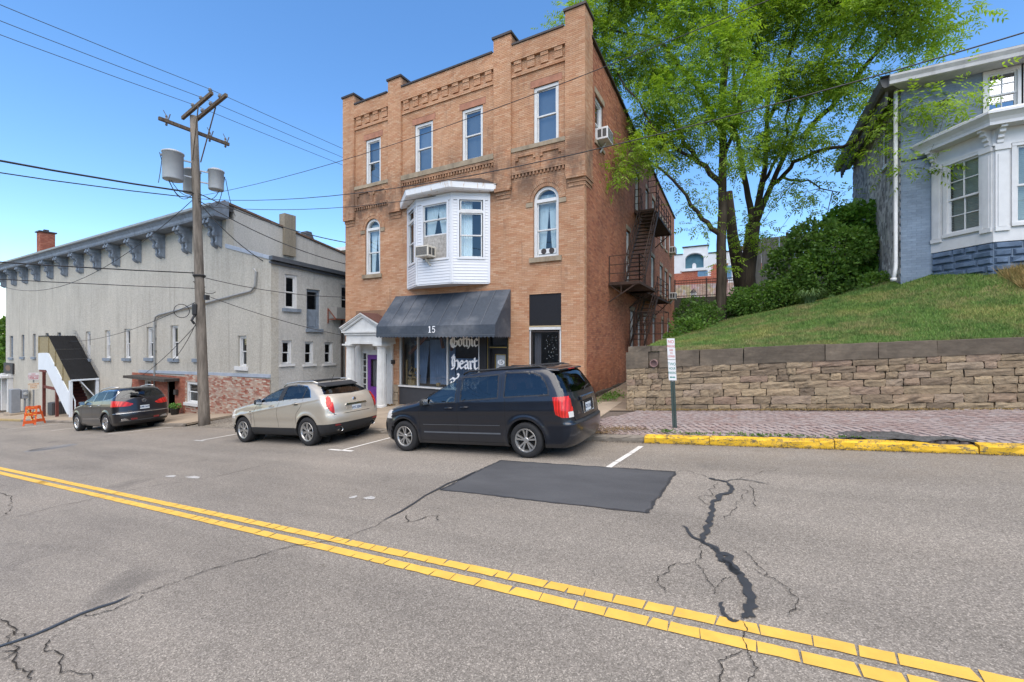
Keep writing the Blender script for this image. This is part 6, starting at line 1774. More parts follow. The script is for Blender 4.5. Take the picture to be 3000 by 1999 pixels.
for sg in (1, -1):
    ex = MB(); ex.lathe([(.055, -.05), (.062, -.055), (.062, .08), (.05, .08), (.05, -.04)], (suv.xrear(.55, .42)+.01, sg*.55, .40), 'x', 20); obj('exhaust_tip', ex, M_CHR, suv.root)
    obj('reflector', MB().box(suv.xrear(.6, .52)-.006, suv.xrear(.6, .52)+.01, sg*.6-.1, sg*.6+.1, .50, .545), plain('dark_red_reflector', (.16, .02, .02), .3), suv.root)
obj('antenna', MB().tube([(-.02, .1, 1.62), (-.14, .1, 1.82)], .006, 5), M_PLAST, suv.root)
sm_ = MB()
for sg in (1, -1): sm_.tube([(suv.xrear(y_, z_)-.004, sg*y_, z_) for y_, z_ in ((.70, .80), (.74, .95), (.735, 1.27))], .006, 5)
sm_.tube([(suv.xrear(y_, .79)-.004, y_, .79) for y_ in (-.7, -.35, 0, .35, .7)], .008, 5); obj('tailgate_seam', sm_, M_SEAM, suv.root)
obj('muffler', MB().tube([(-.55, -.35, .33), (-.55, .35, .33)], .09, 10), plain('muffler_steel', (.13, .12, .11), .6, .5), suv.root, True)
suv.place(-10.06, 7.2, R(.6), .945)

# --- black crossover, farthest
BK = [(.26, 3.85, -.80, .90, .55, 2.5, .38, 2.6), (.40, 3.98, -1.0, .97, .62, 2.5, .44, 2.6), (.60, 4.02, -1.06, .99, .62, 2.5, .46, 2.6), (.74, 4.0, -1.055, .995, .64, 2.5, .46, 2.6), (.80, 3.98, -1.01, .995, .64, 2.5, .44, 2.6), (.95, 3.88, -.99, .99, .66, 2.5, .44, 2.6),
      (1.05, 3.66, -.98, .985, .7, 2.5, .44, 2.6), (1.12, 3.30, -.97, .975, .7, 2.6, .44, 2.6), (1.18, 2.9, -.96, .965, .6, 2.8, .44, 2.6), (1.24, 2.62, -.95, .95, .5, 3, .44, 2.6), (1.32, 2.42, -.93, .93, .42, 3.2, .44, 2.6), (1.45, 2.1, -.87, .875, .4, 3.2, .44, 2.6),
      (1.58, 1.76, -.79, .82, .4, 3.2, .44, 2.6), (1.68, 1.42, -.70, .77, .42, 3, .44, 2.6), (1.74, 1.1, -.62, .72, .45, 2.8, .44, 2.5), (1.79, .7, -.5, .62, .45, 2.4, .4, 2.4), (1.81, .4, -.2, .45, .35, 2.2, .35, 2.2), (1.82, .25, 0, .2, .1, 2, .1, 2)]
blk = Car('parked_car', BK, 'black crossover with wide red tail lamps parked beside the brick doorway', (0, 3.02), .385, .455, (90, 150, 26))
FWb = [(2.10, 1.25), (1.30, 1.29), (1.24, 1.655), (1.5, 1.60), (1.78, 1.48)]
RWb = [(1.18, 1.295), (.36, 1.34), (.34, 1.70), (1.12, 1.675)]
QWb = [(.26, 1.345), (-.46, 1.41), (-.56, 1.48), (-.56, 1.60), (-.46, 1.68), (.26, 1.705)]
RGb = [(0, 1.36), (.78, 1.40), (.76, 1.5), (.60, 1.70), (0, 1.73)]
LPb = [(.38, 1.13), (.56, 1.22), (.97, 1.31), (1.1, 1.31), (1.1, 1.06), (.55, 1.03), (.43, 1.06)]
for p in (FWb, RWb, QWb): blk.snap_side(p)
blk.snap_rear(RGb); blk.snap_rear(LPb)
blk.build([
    ('side_window', G_CLEAR, side_poly(FWb), True, .006), ('side_window', G_TINT, side_poly(RWb), True, .006), ('side_window', G_TINT, side_poly(QWb), True, .006),
    ('rear_window', G_TINT, rear_poly(RGb, -.2), False, .004), ('windscreen', G_CLEAR, lambda x, y, z: in_poly(np.abs(y), z, [(0, 1.28), (.82, 1.29), (.66, 1.70), (0, 1.74)]) & (x > 1.2), False, .004),
    ('tail_lamp', M_LRED, lambda x, y, z: in_poly(np.abs(y), z, LPb) & (x < -.52), True, -.012),
    ('head_lamp', M_LCLR, lambda x, y, z: (x > 3.4) & (z > .8) & (z < 1.02) & (np.abs(y) > .6), True, 0)], P_BLACK)
cabin(blk, -.7, 2.3, .85, .4, 1.65, (1.5, .6))
blk.wheel_set(.255, .25, (7, .10, .014, .024), plain('bright_chrome_rim', (.62, .62, .62), .22, .95), .86)
for q in ([(2.38, .5), (2.4, .95), (2.18, 1.24)], [(1.24, .48), (1.27, 1.28)], [(.48, .62), (.42, .9), (.32, 1.33)]): blk.seam(q, .012)
blk.seam([(2.3, .56), (.55, .58)], .03, M_CHR, .01, 'chrome_strip'); blk.seam([(-.44, 1.385), (-.585, 1.47), (-.59, 1.61), (-.47, 1.71), (.3, 1.73)], .02, M_CHR, .006, 'chrome_strip')
for sg in (1, -1): obj('roof_rail', MB().tube([(1.4, sg*.66, 1.70), (1.1, sg*.66, 1.80), (.3, sg*.64, 1.87), (-.3, sg*.6, 1.83)], .024, 8), plain('brushed_rail', (.55, .54, .51), .35, .7), blk.root, True)
mirror(blk, 2.1, 1.24, .93, P_BLACK)
for x, z in ((1.45, 1.1), (.62, 1.14)): pull(blk, x, z, M_CHR)
xr = blk.xrear(0, .95)
plate(blk, xr-.012, -.16, .16, .87, 1.02, 'KMR 3697')
P = [(blk.xrear(y_, .76)-.012, y_, .755+.0*abs(y_)) for y_ in np.linspace(-.96, .96, 25)]
obj('chrome_strip', MB().tube(P, .014, 6), M_CHR, blk.root, True)
em = MB(); em.lathe([(.05, -.016), (.075, -.016), (.08, 0), (.05, 0)], (blk.xrear(0, 1.22)-.006, 0, 1.22), 'x', 24); em.bar((blk.xrear(0, 1.22)-.014, -.04, 1.20), (blk.xrear(0, 1.22)-.014, .04, 1.24), .01, .03); obj('badge', em, M_CHR, blk.root)
obj('wiper', MB().tube([(xr-.0, 0, 1.36), (xr+.06, .12, 1.44), (xr+.10, .42, 1.52)], .016, 6).box(xr+.02, xr+.12, .2, .42, 1.47, 1.56), M_PLAST, blk.root)
obj('rear_step', MB().tube([(blk.xrear(y_, .40)-.01, y_, .42) for y_ in np.linspace(-.8, .8, 17)], .035, 6), M_PLAST, blk.root)
for sg in (1, -1):
    x_ = blk.xrear(.62, .5); obj('exhaust_tip', MB().box(x_-.012, x_+.05, sg*.66-.13, sg*.66+.13, .44, .53), M_CHR, blk.root, bevel=.01); obj('reflector', MB().box(blk.xrear(.4, .52)-.008, blk.xrear(.4, .52)+.02, sg*.38-.1, sg*.38+.1, .46, .53), plain('dark_red_reflector', (.16, .02, .02), .3), blk.root)
text_mesh('badge', 'BUICK', .05, Fr((xr-.01, 0, 0), (0, -1, 0), (-1, 0, 0)), -.5, .004, .84, M_CHR, blk.root)
obj('antenna', MB().tube([(-.1, .1, 1.82), (-.2, .1, 2.02)], .008, 5), M_PLAST, blk.root)
blk.place(-23.4, 7.4, R(.4), 1.0)
# ------------------------------------------------------------------ utility pole
def m_wood(name, a, b):
    t = NT(name)
    g1 = t.noise(1.2, 6, .7, t.scl(26, 26, 1.1)); g2 = t.noise(3, 5, .6, t.scl(3, 3, .4))
    k = t.mix(g1, a, b); k = t.mix(t.ramp(g2, [(.4, 0), (.7, .7)]), k, tuple(x*.6 for x in a))
    t.bump(g1, .7, .02)
    return t.done(k, .9, 0, .2)
M_POLE = m_wood('weathered_pole_wood', (.085, .072, .06), (.30, .26, .215))
M_ARM = m_wood('crossarm_wood', (.08, .06, .045), (.20, .155, .11))
M_TRF = plain('transformer_grey', (.36, .38, .395), .5, .05, .4, .12, 2, 0, 40, .15)
M_WIRE = plain('cable_black', (.018, .018, .019), .6)
M_INS = plain('insulator_grey', (.16, .16, .165), .5)
UPo = empty('utility_pole', (-19.64, 9.35, gz(-19.64)+.1), 'leaning grey wooden utility pole with crossarms and three transformers', 'utility pole')
def pole_x(z): return -19.66-(z+1.5)*.066
PY_ = 9.35
P = [(pole_x(z), PY_, z) for z in (-1.9, -1.2, 0, 2, 4.5, 7, 9, 11.45)]
obj('pole', MB().tube(P, [.215, .205, .19, .18, .17, .16, .15, .135], 14), M_POLE, UPo, True)
for y, x0, x1 in ((9.17, -21.05, -18.7), (9.53, -20.75, -18.35)):
    obj('crossarm', MB().bar((x0, y, 11.42), (x1, y, 11.86), .10, .13), M_ARM, UPo)
    for i, x in enumerate((-18.85, -19.55, -20.2)):
        z = 11.42+.44*(x-x0)/(x1-x0)
        ins = MB(); ins.lathe([(.02, .06), (.02, .12), (.06, .13), (.075, .17), (.05, .19), (.06, .22), (.03, .26), (.001, .26)], (x, y, z), 'z', 10); obj('insulator', ins, M_INS, UPo)
obj('arm_brace', MB().bar((-19.6, 9.1, 11.55), (pole_x(9.4)+.1, 9.2, 9.5), .035, .035).bar((-19.3, 9.6, 11.65), (pole_x(9.4)+.1, 9.5, 9.5), .035, .035), M_ARM, UPo)
xB = pole_x(10.85)-.12
obj('crossarm', MB().bar((xB, 8.15, 10.85), (xB, 10.8, 10.85), .11, .13), M_ARM, UPo)
for y in (8.45, 10.05, 10.7):
    c = MB(); c.lathe([(.03, -.25), (.05, -.2), (.03, -.15), (.05, -.1), (.03, -.02), (.055, .02), (.03, .08), (.05, .14), (.02, .2)], (xB-.1, y, 10.95), 'z', 9); c.bar((xB-.12, y, 10.7), (xB+.1, y+.05, 11.15), .03, .03); c.bar((xB, y, 11.0), (xB, y-.15, 11.25), .02); obj('fuse_cutout', c, M_INS, UPo)
def transformer(x, y, z0, h, r):
    t = MB(); t.lathe([(.001, z0), (r*.92, z0), (r*.95, z0+.04), (r*.95, z0+h-.08), (r*1.03, z0+h-.07), (r*1.03, z0+h-.02), (r*.6, z0+h+.06), (.001, z0+h+.08)], (x, y, 0), 'z', 28)
    o = obj('transformer', t, M_TRF, UPo); o.data.shade_smooth()
    b = MB()
    for k in range(3): a = 2.2+k*.55; b.lathe([(.001, 0), (.05, 0), (.05, .06), (.02, .09)], (x+r*1.0*math.cos(a), y-r*1.0*abs(math.sin(a)), z0+h*.82), 'z', 8)
    obj('bushing', b, M_INS, o)
    hx = pole_x(z0+h/2); br_ = MB()
    for f in (.25, .8): br_.bar((x, y, z0+h*f), (hx, PY_, z0+h*f), .07, .05)
    obj('hanger', br_, plain('galvanised_hanger', (.40, .41, .42), .5, .4), o)
    return o
transformer(-20.55, 8.62, 8.5, 1.15, .37); transformer(-20.1, 10.02, 8.45, .86, .30); transformer(-21.0, 9.5, 8.3, 1.0, .33)
tl = MB(); rnd.seed(14)
def sag3(a, b, s, n=10):
    a = Vector(a); b = Vector(b); return [a.lerp(b, i/n)-Vector((0, 0, s*4*(i/n)*(1-i/n))) for i in range(n+1)]
for (a, b, s) in (((-20.8, 8.3, 9.4), (-20.3, 9.2, 8.0), .5), ((-20.8, 8.35, 9.3), (-20.5, 8.9, 7.9), .35), ((-20.9, 8.4, 9.6), (-20.75, 8.2, 8.3), .1), ((-20.0, 10.3, 9.1), (-20.0, 9.6, 8.0), .4), ((-20.0, 10.32, 9.1), (-19.9, 9.9, 7.7), .3), ((-20.9, 8.3, 9.6), (-20.2, 9.2, 8.1), .9), ((-19.9, 10.3, 9.0), (-19.7, 10.6, 7.4), .2), ((-20.3, 9.2, 4.8), (-20.1, 9.6, 4.2), .3), ((-20.2, 9.2, 4.4), (-19.9, 9.9, 4.0), .25)):
    obj('jumper_wire', MB().tube(sag3(a, b, s), .014, 5), M_WIRE, UPo)
lp = [Vector((-20.6+.0, 8.95+.28*math.cos(a), 3.15+.28*math.sin(a))) for a in [2*PI*k/24 for k in range(25)]]; tl.tube(lp, .014, 5)
obj('cable_loop', tl, M_WIRE, UPo)
cl = MB(); cl.lathe([(.001, 0), (.22, 0), (.24, .05), (.2, .08), (.001, .08)], (pole_x(4.6), PY_, 4.6), 'z', 14); cl.lathe([(.06, 0), (.1, .05), (.1, .45), (.06, .5)], (pole_x(3.6)+.02, 9.15, 2.95), 'z', 10); cl.tube([(pole_x(3)+.05, 9.1, 2.95), (pole_x(3)+.05, 9.0, 2.75), (pole_x(3)+.05, 9.1, 2.6)], .05, 8); cl.box(-19.6, -19.45, 9.3, 9.45, 3.6, 3.8)
obj('cable_clamp', cl, M_WIRE, UPo)
# wires, each a thing
def wire(pts, r, label, sub=10, sag=0.0):
    P = []
    for a, b in zip(pts[:-1], pts[1:]): P += sag3(a, b, sag, sub)[:-1] if sag else [Vector(a).lerp(Vector(b), i/sub) for i in range(sub)]
    P.append(Vector(pts[-1]))
    o = obj('overhead_wire', MB().tube(P, r, 5, False), M_WIRE, None, True)
    return tag(o, label, 'wire', 'overhead wires')
for x, n in ((-18.85, 'uppermost'), (-19.55, 'middle'), (-20.2, 'lowest')):
    zc = 11.42+.44*(x+20.9)/2.35+.24
    a = obj('overhead_wire', MB().tube(sag3((x, -30, zc+.6), (x, 9.17, zc), 1.0, 16)+sag3((x, 9.17, zc), (x-.3, 48, zc+2.2), .35, 16), .011, 5, False), M_WIRE, None, True)
    tag(a, f'{n} of three thin power lines crossing over the pole-top arms', 'wire', 'overhead wires')
pz = 8.1
wire([(-20.3, PY_, 8.15), (-19.9, -25, 9.5)], .035, 'thick bundled cable leaving the pole low across the street to the left edge', 16, 1.6)
wire([(-20.35, PY_, 7.95), (-20.8, -25, 8.8)], .02, 'thinner cable just under the thick bundled cable at the left edge', 16, 1.7)
wire([(-20.2, PY_, 8.0), (16, 9.2, 11.0)], .009, 'upper wire strung across the front of the brick building', 26, 1.4)
wire([(-20.2, PY_, 7.9), (16, 9.2, 8.6)], .012, 'lower thick wire strung across the brick front and the tree', 26, 1.98)
wire([(-20.2, PY_, 7.6), (-4.6, 14.2, 8.2)], .012, 'service wire running to the brick corner by the side window', 16, .75)
wire([(-20.1, PY_, 8.1), (-15.95, 13.5, 6.4)], .022, 'heavy cable from the pole to the brick side in the alley, upper one', 16, .25)
wire([(-20.1, PY_, 7.8), (-15.95, 13.55, 5.4)], .02, 'heavy cable from the pole to the brick side in the alley, lower one', 16, .3)
wire([(-20.0, PY_, 4.6), (-15.95, 13.5, 3.9)], .015, 'telephone cable from mid pole to the brick side in the alley', 16, .2)
wire([(-20.0, PY_, 3.9), (-15.95, 13.45, 2.1)], .013, 'drop wire from the pole to the brick side just above the portico', 12, .15)
wire([(-20.1, PY_, 4.75), (-20.1, -25, 5.6)], .022, 'telephone cable crossing the street from mid pole', 16, 1.0)
wire([(-20.1, PY_, 4.1), (-20.4, -25, 4.4)], .014, 'lowest cable crossing the street from mid pole', 16, .6)
wire([(-20.3, PY_, 8.0), (-50, 9.5, 6.2)], .015, 'slack wire drooping from the pole along the cream wall', 22, 1.9)
wire([(-20.1, PY_, 3.6), (-45.5, 11.2, 1.9)], .013, 'slack wire from the pole to the far cream windows', 18, .7)
wire([(-20.1, PY_, 2.9), (-26.7, 11.2, .85)], .014, 'short drop wire from the pole to a cream window sill', 8, .2)
wire([(-20.1, PY_, 2.7), (-30.2, 11.2, -.1)], .014, 'drop wire from the pole to the brick door canopy', 8, .15)
wire([(-20.3, PY_, 7.9), (-18.6, 11.6, 5.25)], .02, 'service drop from the pole top to the cream roof corner', 10, .3)

# ------------------------------------------------------------------ no-parking sign by the wall
ss = empty('street_sign', (-1.3, 9.85, sz(-1.3, 9.85)), 'tall narrow no-parking sign on a green post before the stone wall', 'sign', 'street signs')
zb = sz(-1.3, 9.85); fr = face_cam(-1.3, 9.85); KS = .85
M_GRN = plain('green_steel_post', (.045, .075, .07), .5, .3, .4, .25)
tlt = -.045                                   # leans a little
def lean(z): return tlt*(z-zb)
pm_ = MB()
for du, n0, n1 in ((-.032, -.02, 0), (.0, -.04, -.02), (.032, -.02, 0)):
    pm_.hexa([fr.p(du-.015+lean(zb), n0, zb-.1), fr.p(du+.015+lean(zb), n0, zb-.1), fr.p(du+.015+lean(zb), n1, zb-.1), fr.p(du-.015+lean(zb), n1, zb-.1), fr.p(du-.015+lean(zb+1.75), n0, zb+1.75), fr.p(du+.015+lean(zb+1.75), n0, zb+1.75), fr.p(du+.015+lean(zb+1.75), n1, zb+1.75), fr.p(du-.015+lean(zb+1.75), n1, zb+1.75)])
obj('post', pm_, M_GRN, ss)
def splate(z0, z1, w, m):
    l0, l1 = lean(z0), lean(z1)
    mb = MB(); mb.hexa([fr.p(l0-w, .004, z0), fr.p(l0+w, .004, z0), fr.p(l0+w, .010, z0), fr.p(l0-w, .010, z0), fr.p(l1-w, .004, z1), fr.p(l1+w, .004, z1), fr.p(l1+w, .010, z1), fr.p(l1-w, .010, z1)])
    return obj('plate', mb, m, ss, bevel=.002)
M_SGW = plain('sign_face_white', (.66, .66, .66), .4, 0, .5, .06); M_SGR = plain('faded_red_print', (.55, .13, .12), .5); M_SGG = plain('green_print', (.02, .20, .17), .5)
splate(zb+1.49, zb+1.95, .08, M_SGW); splate(zb+1.03, zb+1.48, .08, M_SGW)
for s, z, h, sx in (('NO', 1.875, .10, .8), ('PARKING', 1.775, .075, .52), ('HERE', 1.69, .055, .6), ('TO', 1.625, .05, .8), ('CORNER', 1.555, .065, .52)): text_mesh('print', s, h, fr, lean(zb+z), .0115, zb+z, M_SGR, ss, sx=sx, bold=.001)
for s, z, h, sx in (('TWO', 1.385, .09, .72), ('HOUR', 1.29, .075, .65), ('PARKING', 1.195, .075, .5)): text_mesh('print', s, h, fr, lean(zb+z), .0115, zb+z, M_SGG, ss, sx=sx, bold=.001)
l = lean(zb+1.10); obj('arrow', MB().poly([fr.p(l+u*.8, .0115, zb+1.10+z*.8) for u, z in ((-.08, 0), (-.03, .03), (-.03, .013), (.03, .013), (.03, .03), (.08, 0), (.03, -.03), (.03, -.013), (-.03, -.013), (-.03, -.03))]), M_SGG, ss)
obj('bolt', MB().box(lean(zb+1)-.04, lean(zb+1)+.04, -.03, .0, zb+1.0, zb+1.03, fr), M_GALV, ss)
# ------------------------------------------------------------------ stone retaining wall
def m_rubble():
    t = NT('rubble_sandstone')
    r = t.isl(); b = t.ramp(r, [(0, (.25, .185, .12)), (.25, (.34, .26, .17)), (.45, (.20, .15, .105)), (.65, (.39, .295, .185)), (.85, (.28, .195, .14)), (1, (.36, .28, .20))])
    st = t.noise(7, 6, .7, t.scl(1, 1, 2.6)); b = t.mix(1, b, t.ramp(st, [(.3, .68), (.7, 1.2)]), 'MULTIPLY')
    b = t.mix(t.ramp(t.noise(2.1, 6, .75), [(.55, 0), (.74, .75)]), b, (.055, .046, .037))
    b = t.mix(t.ramp(t.noise(30, 4, .7), [(.62, 0), (.72, .4)]), b, (.42, .37, .30))
    t.bump(t.mix(.5, st, t.noise(26, 6, .75)), 1.0, .05)
    return t.done(b, .92, 0, .2)
M_RUB = m_rubble()
def m_cope():
    t = NT('coping_sandstone')
    st = t.noise(5, 6, .7, t.scl(1, 1, 4)); b = t.ramp(t.noise(1.6, 6, .7), [(.3, (.07, .058, .046)), (.55, (.135, .11, .083)), (.75, (.24, .185, .13))])
    b = t.mix(1, b, t.ramp(st, [(.3, .7), (.7, 1.25)]), 'MULTIPLY'); b = t.mix(.25, b, t.ramp(t.isl(), [(0, (.06, .05, .04)), (1, (.20, .16, .12))]))
    t.bump(t.mix(.5, st, t.noise(60, 4, .7)), .6, .015)
    return t.done(b, .92, 0, .2)
M_COPE = m_cope()
WY = 11.95
def wbase(x): return sz(x, WY)-.02
def wtop(x): return 1.15+.0755*(x+2.85)         # under the coping
def ctop(x): return 1.60+.0575*(x+2.85)
RWl = empty('retaining_wall', (2, WY, sz(2, WY)), 'rough sandstone retaining wall with dark coping stones below the lawn', 'wall')
obj('wall_core', MB().hexa([(-2.84, WY+.07, -.5), (8.5, WY+.07, .3), (8.5, WY+.5, .3), (-2.84, WY+.5, -.5), (-2.84, WY+.07, wtop(-2.84)+.05), (8.5, WY+.07, wtop(8.5)+.05), (8.5, WY+.5, wtop(8.5)+.05), (-2.84, WY+.5, wtop(-2.84)+.05)]), plain('wall_joint_dark', (.15, .122, .092), .95, 0, .2, .4, 14, .6, 40), RWl)
def stone(x0, x1, f0, f1, m, parent, name='stone', cope=False, fr=None, jig=1.0):
    """rough block with pillowed, uneven face; f0,f1 give the bed heights at x"""
    nx, nz = (4, 3) if not cope else (7, 2)
    mb = MB(); rows = []
    px = [rnd.uniform(-.5, .5) for _ in range(8)]; pr = rnd.uniform(-.012, .02)*jig
    W = x1-x0
    for j in range(nz+1):
        row = []
        for i in range(nx+1):
            u, v = i/nx, j/nz; x = x0+W*u; z = f0(x)+(f1(x)-f0(x))*v
            e = (1 if 0 < i < nx else 0)*(1 if 0 < j < nz else 0)
            d = (.010 if cope else .012)*(e if not cope else 1)*(1+rnd.uniform(-1.4, 1.2))+pr
            jx = rnd.uniform(-.011, .011)*jig*(1 if not cope else .5); jz = rnd.uniform(-.011, .011)*jig*(1 if not cope else .5)
            if not cope and i in (0, nx) and j in (0, nz): jx += (.005 if i == 0 else -.005); jz += (.004 if j == 0 else -.004)
            row.append((x+jx, WY-d, z+jz))
        rows.append(row)
    w = nx+1
    for r in rows: mb.v += r
    for j in range(nz):
        for i in range(nx): k = j*w+i; mb.f.append((k, k+1, k+w+1, k+w))
    b0 = len(mb.v); bnd = [(0, i) for i in range(w)]+[(j, nx) for j in range(1, nz+1)]+[(nz, i) for i in range(nx-1, -1, -1)]+[(j, 0) for j in range(nz-1, 0, -1)]
    for j, i in bnd: q = mb.v[j*w+i]; mb.v.append((q[0], WY+(.3 if cope else .12), q[2]))
    n = len(bnd)
    for k in range(n):
        a = bnd[k][0]*w+bnd[k][1]; b = bnd[(k+1) % n][0]*w+bnd[(k+1) % n][1]; mb.f.append((a, b0+k, b0+(k+1) % n, b))
    o = obj(name, mb, m, parent)
    return o
rnd.seed(33)
NC = 7; hts = [.13, .17, .16, .14, .14, .13, .13]; hs = sum(hts); acc = [0]
for h in hts: acc.append(acc[-1]+h/hs)
for c in range(NC):
    x = -2.85; k = 0
    while x < 8.4:
        L = rnd.choice((.2, .28, .36, .46, .58, .72)) * rnd.uniform(.85, 1.15)
        if x < -2.0 and c < 6: L = rnd.uniform(.18, .34)
        g_ = .004
        f0 = lambda X, c=c: wbase(X)+(wtop(X)-wbase(X))*acc[c]+g_; f1 = lambda X, c=c: wbase(X)+(wtop(X)-wbase(X))*acc[c+1]-g_
        if c == 3 and -1.25 < x+L/2 < -.85 and k == 0: k = 1; x += .24; continue      # the missing stone
        stone(x+.005, x+L-.005, f0, f1, M_RUB, RWl); x += L
xs = [-2.87, -2.25, -1.98, -.98, .02, 1.66, 2.6, 3.55, 5.2, 6.9, 8.5]
for i, (a, b) in enumerate(zip(xs[:-1], xs[1:])):
    if i == 1:
        obj('drain_pipe', MB().lathe([(.001, -.03), (.075, -.03), (.085, -.12), (.10, -.12), (.10, .25), (.001, .25)], (-2.10, WY-.02, 1.33), 'y', 20), plain('red_clay_drain', (.27, .17, .16), .35, 0, .5, .3), RWl)
        obj('packing_stone', MB().box(-2.25, -1.98, WY+.03, WY+.3, wtop(-2.1), ctop(-2.1)-.02), M_COPE, RWl)
        continue
    dh = rnd.uniform(-.012, .012)
    stone(a+.008, b-.008, wtop, lambda X, d=dh: ctop(X)+d, M_COPE, RWl, 'coping_stone', True)
for a, b, z in ((-2.8, -2.2, .17), (-2.18, -1.7, .15)):
    stone(a, b, lambda X: ctop(X)+.005, lambda X, z=z: ctop(X)+z, M_COPE, RWl, 'coping_stone', True)
# short return of the wall along the passage
FRt = Fr((-2.86, 0, 0), (0, 1, 0), (-1, 0, 0))
for c in range(NC+1):
    y = WY+.06
    while y < 17:
        L = rnd.uniform(.3, .6); z0, z1 = (wbase(-2.8)+(wtop(-2.8)-wbase(-2.8))*acc[c], wbase(-2.8)+(wtop(-2.8)-wbase(-2.8))*acc[c+1]) if c < NC else (wtop(-2.8), ctop(-2.8))
        obj('stone', MB().box(y+.006, y+L-.006, -.2, rnd.uniform(0, .03), z0+.006, z1-.006, FRt), M_RUB, RWl, bevel=.012); y += L

# ------------------------------------------------------------------ lawn on the bank
def hill(x, y):
    s = max(0, min(.47, .06+.034*(x+3)+.018*max(0, x-3)))
    d = y-12.3
    dd = d if d < 5.7 else 5.7+.45*(d-5.7)
    if x < 1: w = min(1, max(0, (1-x)/2)); dd = dd*(1-w)+min(d, 9+.3*(d-9) if d > 9 else d)*w
    return ctop(x)-.03+s*max(0, dd)+.03*math.sin(x*1.3+y*.7)*min(1, d/2)
def m_turf():
    t = NT('turf')
    a = t.noise(1.3, 6, .7); b = t.noise(24, 4, .7)
    k = t.ramp(t.mix(.45, a, b), [(.3, (.035, .07, .014)), (.5, (.06, .11, .02)), (.62, (.10, .13, .03)), (.75, (.17, .13, .06))])
    return t.done(k, .95, 0, .15)
mb = MB(); nx, ny = 60, 60
gxs = [-2.75+14.75*i/nx for i in range(nx+1)]; gys = [12.2+30*(j/ny)**1.6 for j in range(ny+1)]
for x in gxs:
    for y in gys: mb.v.append((x, y, hill(x, y)))
for i in range(nx):
    for j in range(ny): k = i*(ny+1)+j; mb.f.append((k, k+ny+1, k+ny+2, k+1))
lawn = tag(obj('lawn', mb, m_turf(), None, True), kind='structure')
def blades(n, region, hmin, hmax, wid, name, m, label, dens=None, seed=1):
    rs = np.random.RandomState(seed); V = np.zeros((n, 3, 3), np.float32); k = 0
    x0, x1, y0, y1 = region
    X = rs.uniform(x0, x1, n*2); Y = y0+(y1-y0)*rs.uniform(0, 1, n*2)**1.35
    for x, y in zip(X, Y):
        if k >= n: break
        if dens and not dens(x, y, rs.rand()): continue
        z = hill(x, y); a = rs.uniform(0, 2*PI); h = rs.uniform(hmin, hmax); ln = rs.uniform(.2, .9)*h; b = rs.uniform(0, 2*PI); w = wid*(1+y*.03)
        V[k] = ((x-w*math.cos(a), y-w*math.sin(a), z-.01), (x+w*math.cos(a), y+w*math.sin(a), z-.01), (x+ln*math.cos(b), y+ln*math.sin(b), z+h)); k += 1
    V = V[:k]
    o = np_mesh(name, V.reshape(-1, 3), np.arange(k*3).reshape(-1, 3), m)
    return tag(o, label, 'grass', None, 'stuff')
def m_grass(name, cols, patch=True):
    t = NT(name)
    r = t.isl(); b = t.ramp(r, [(i/(len(cols)-1), c) for i, c in enumerate(cols)])
    if patch:
        p = t.noise(.9, 5, .65); b = t.mix(t.ramp(p, [(.44, 0), (.60, .85)]), b, (.27, .225, .10)); b = t.mix(t.ramp(t.noise(2.6, 4, .6), [(.36, .6), (.52, 0)]), b, (.04, .10, .02)); b = t.mix(t.ramp(t.noise(.45, 3, .5), [(.5, 0), (.66, .5)]), b, (.24, .27, .06))
    t.set(t.b, 'Subsurface Weight', 0.0)
    return t.done(b, .7, 0, .2)
def gd(x, y, r):
    if y > 17.45 and x > 4.2: return False
    if y > 16.25 and x > 5.09+(17.5-y)*.69: return False
    return True
blades(150000, (-2.7, 9.5, 12.25, 21), .035, .085, .006, 'grass', m_grass('grass_blade', [(.08, .17, .03), (.12, .215, .045), (.155, .24, .06), (.09, .18, .04), (.20, .22, .085)]), 'short mown green grass on the bank above the stone wall', gd, 3)
blades(9000, (6.0, 8.2, 14.9, 16.15), .10, .26, .007, 'dry_grass', m_grass('dry_grass_blade', [(.33, .22, .08), (.26, .19, .07), (.20, .19, .06), (.40, .26, .11)], False), 'tall dry straw-coloured grass by the blue stone base', None, 4)

# ------------------------------------------------------------------ leaves
def leaf_mat(name, cols, trans=.35, low=None):
    t = NT(name)
    r = t.isl(); b = t.ramp(r, [(i/(len(cols)-1), c) for i, c in enumerate(cols)])
    b = t.mix(1, b, t.ramp(t.noise(.35, 3, .5), [(.3, .78), (.7, 1.22)]), 'MULTIPLY')
    t.done(b, .55, 0, .3)
    tr = t.n('BsdfTranslucent', Color=t.mix(1, b, (1.25, 1.3, .6), 'MULTIPLY'))
    mx = t.n('MixShader'); mx.inputs[0].default_value = trans
    t.t.links.new(t.b.outputs[0], mx.inputs[1]); t.t.links.new(tr.outputs[0], mx.inputs[2]); t.t.links.new(mx.outputs[0], t.t.nodes['Material Output'].inputs['Surface'])
    return t.m
M_LEAF = leaf_mat('ash_leaf', [(.17, .27, .022), (.21, .33, .03), (.27, .39, .045), (.19, .30, .028), (.32, .42, .07)], .5)
M_BUSH = leaf_mat('bush_leaf', [(.06, .135, .02), (.095, .19, .03), (.14, .25, .045), (.075, .15, .035), (.17, .27, .06)], .4)
M_VINE = leaf_mat('vine_leaf', [(.07, .17, .02), (.10, .22, .03), (.13, .25, .04)], .35)
M_BARK = m_wood('tree_bark', (.035, .027, .02), (.12, .095, .07))

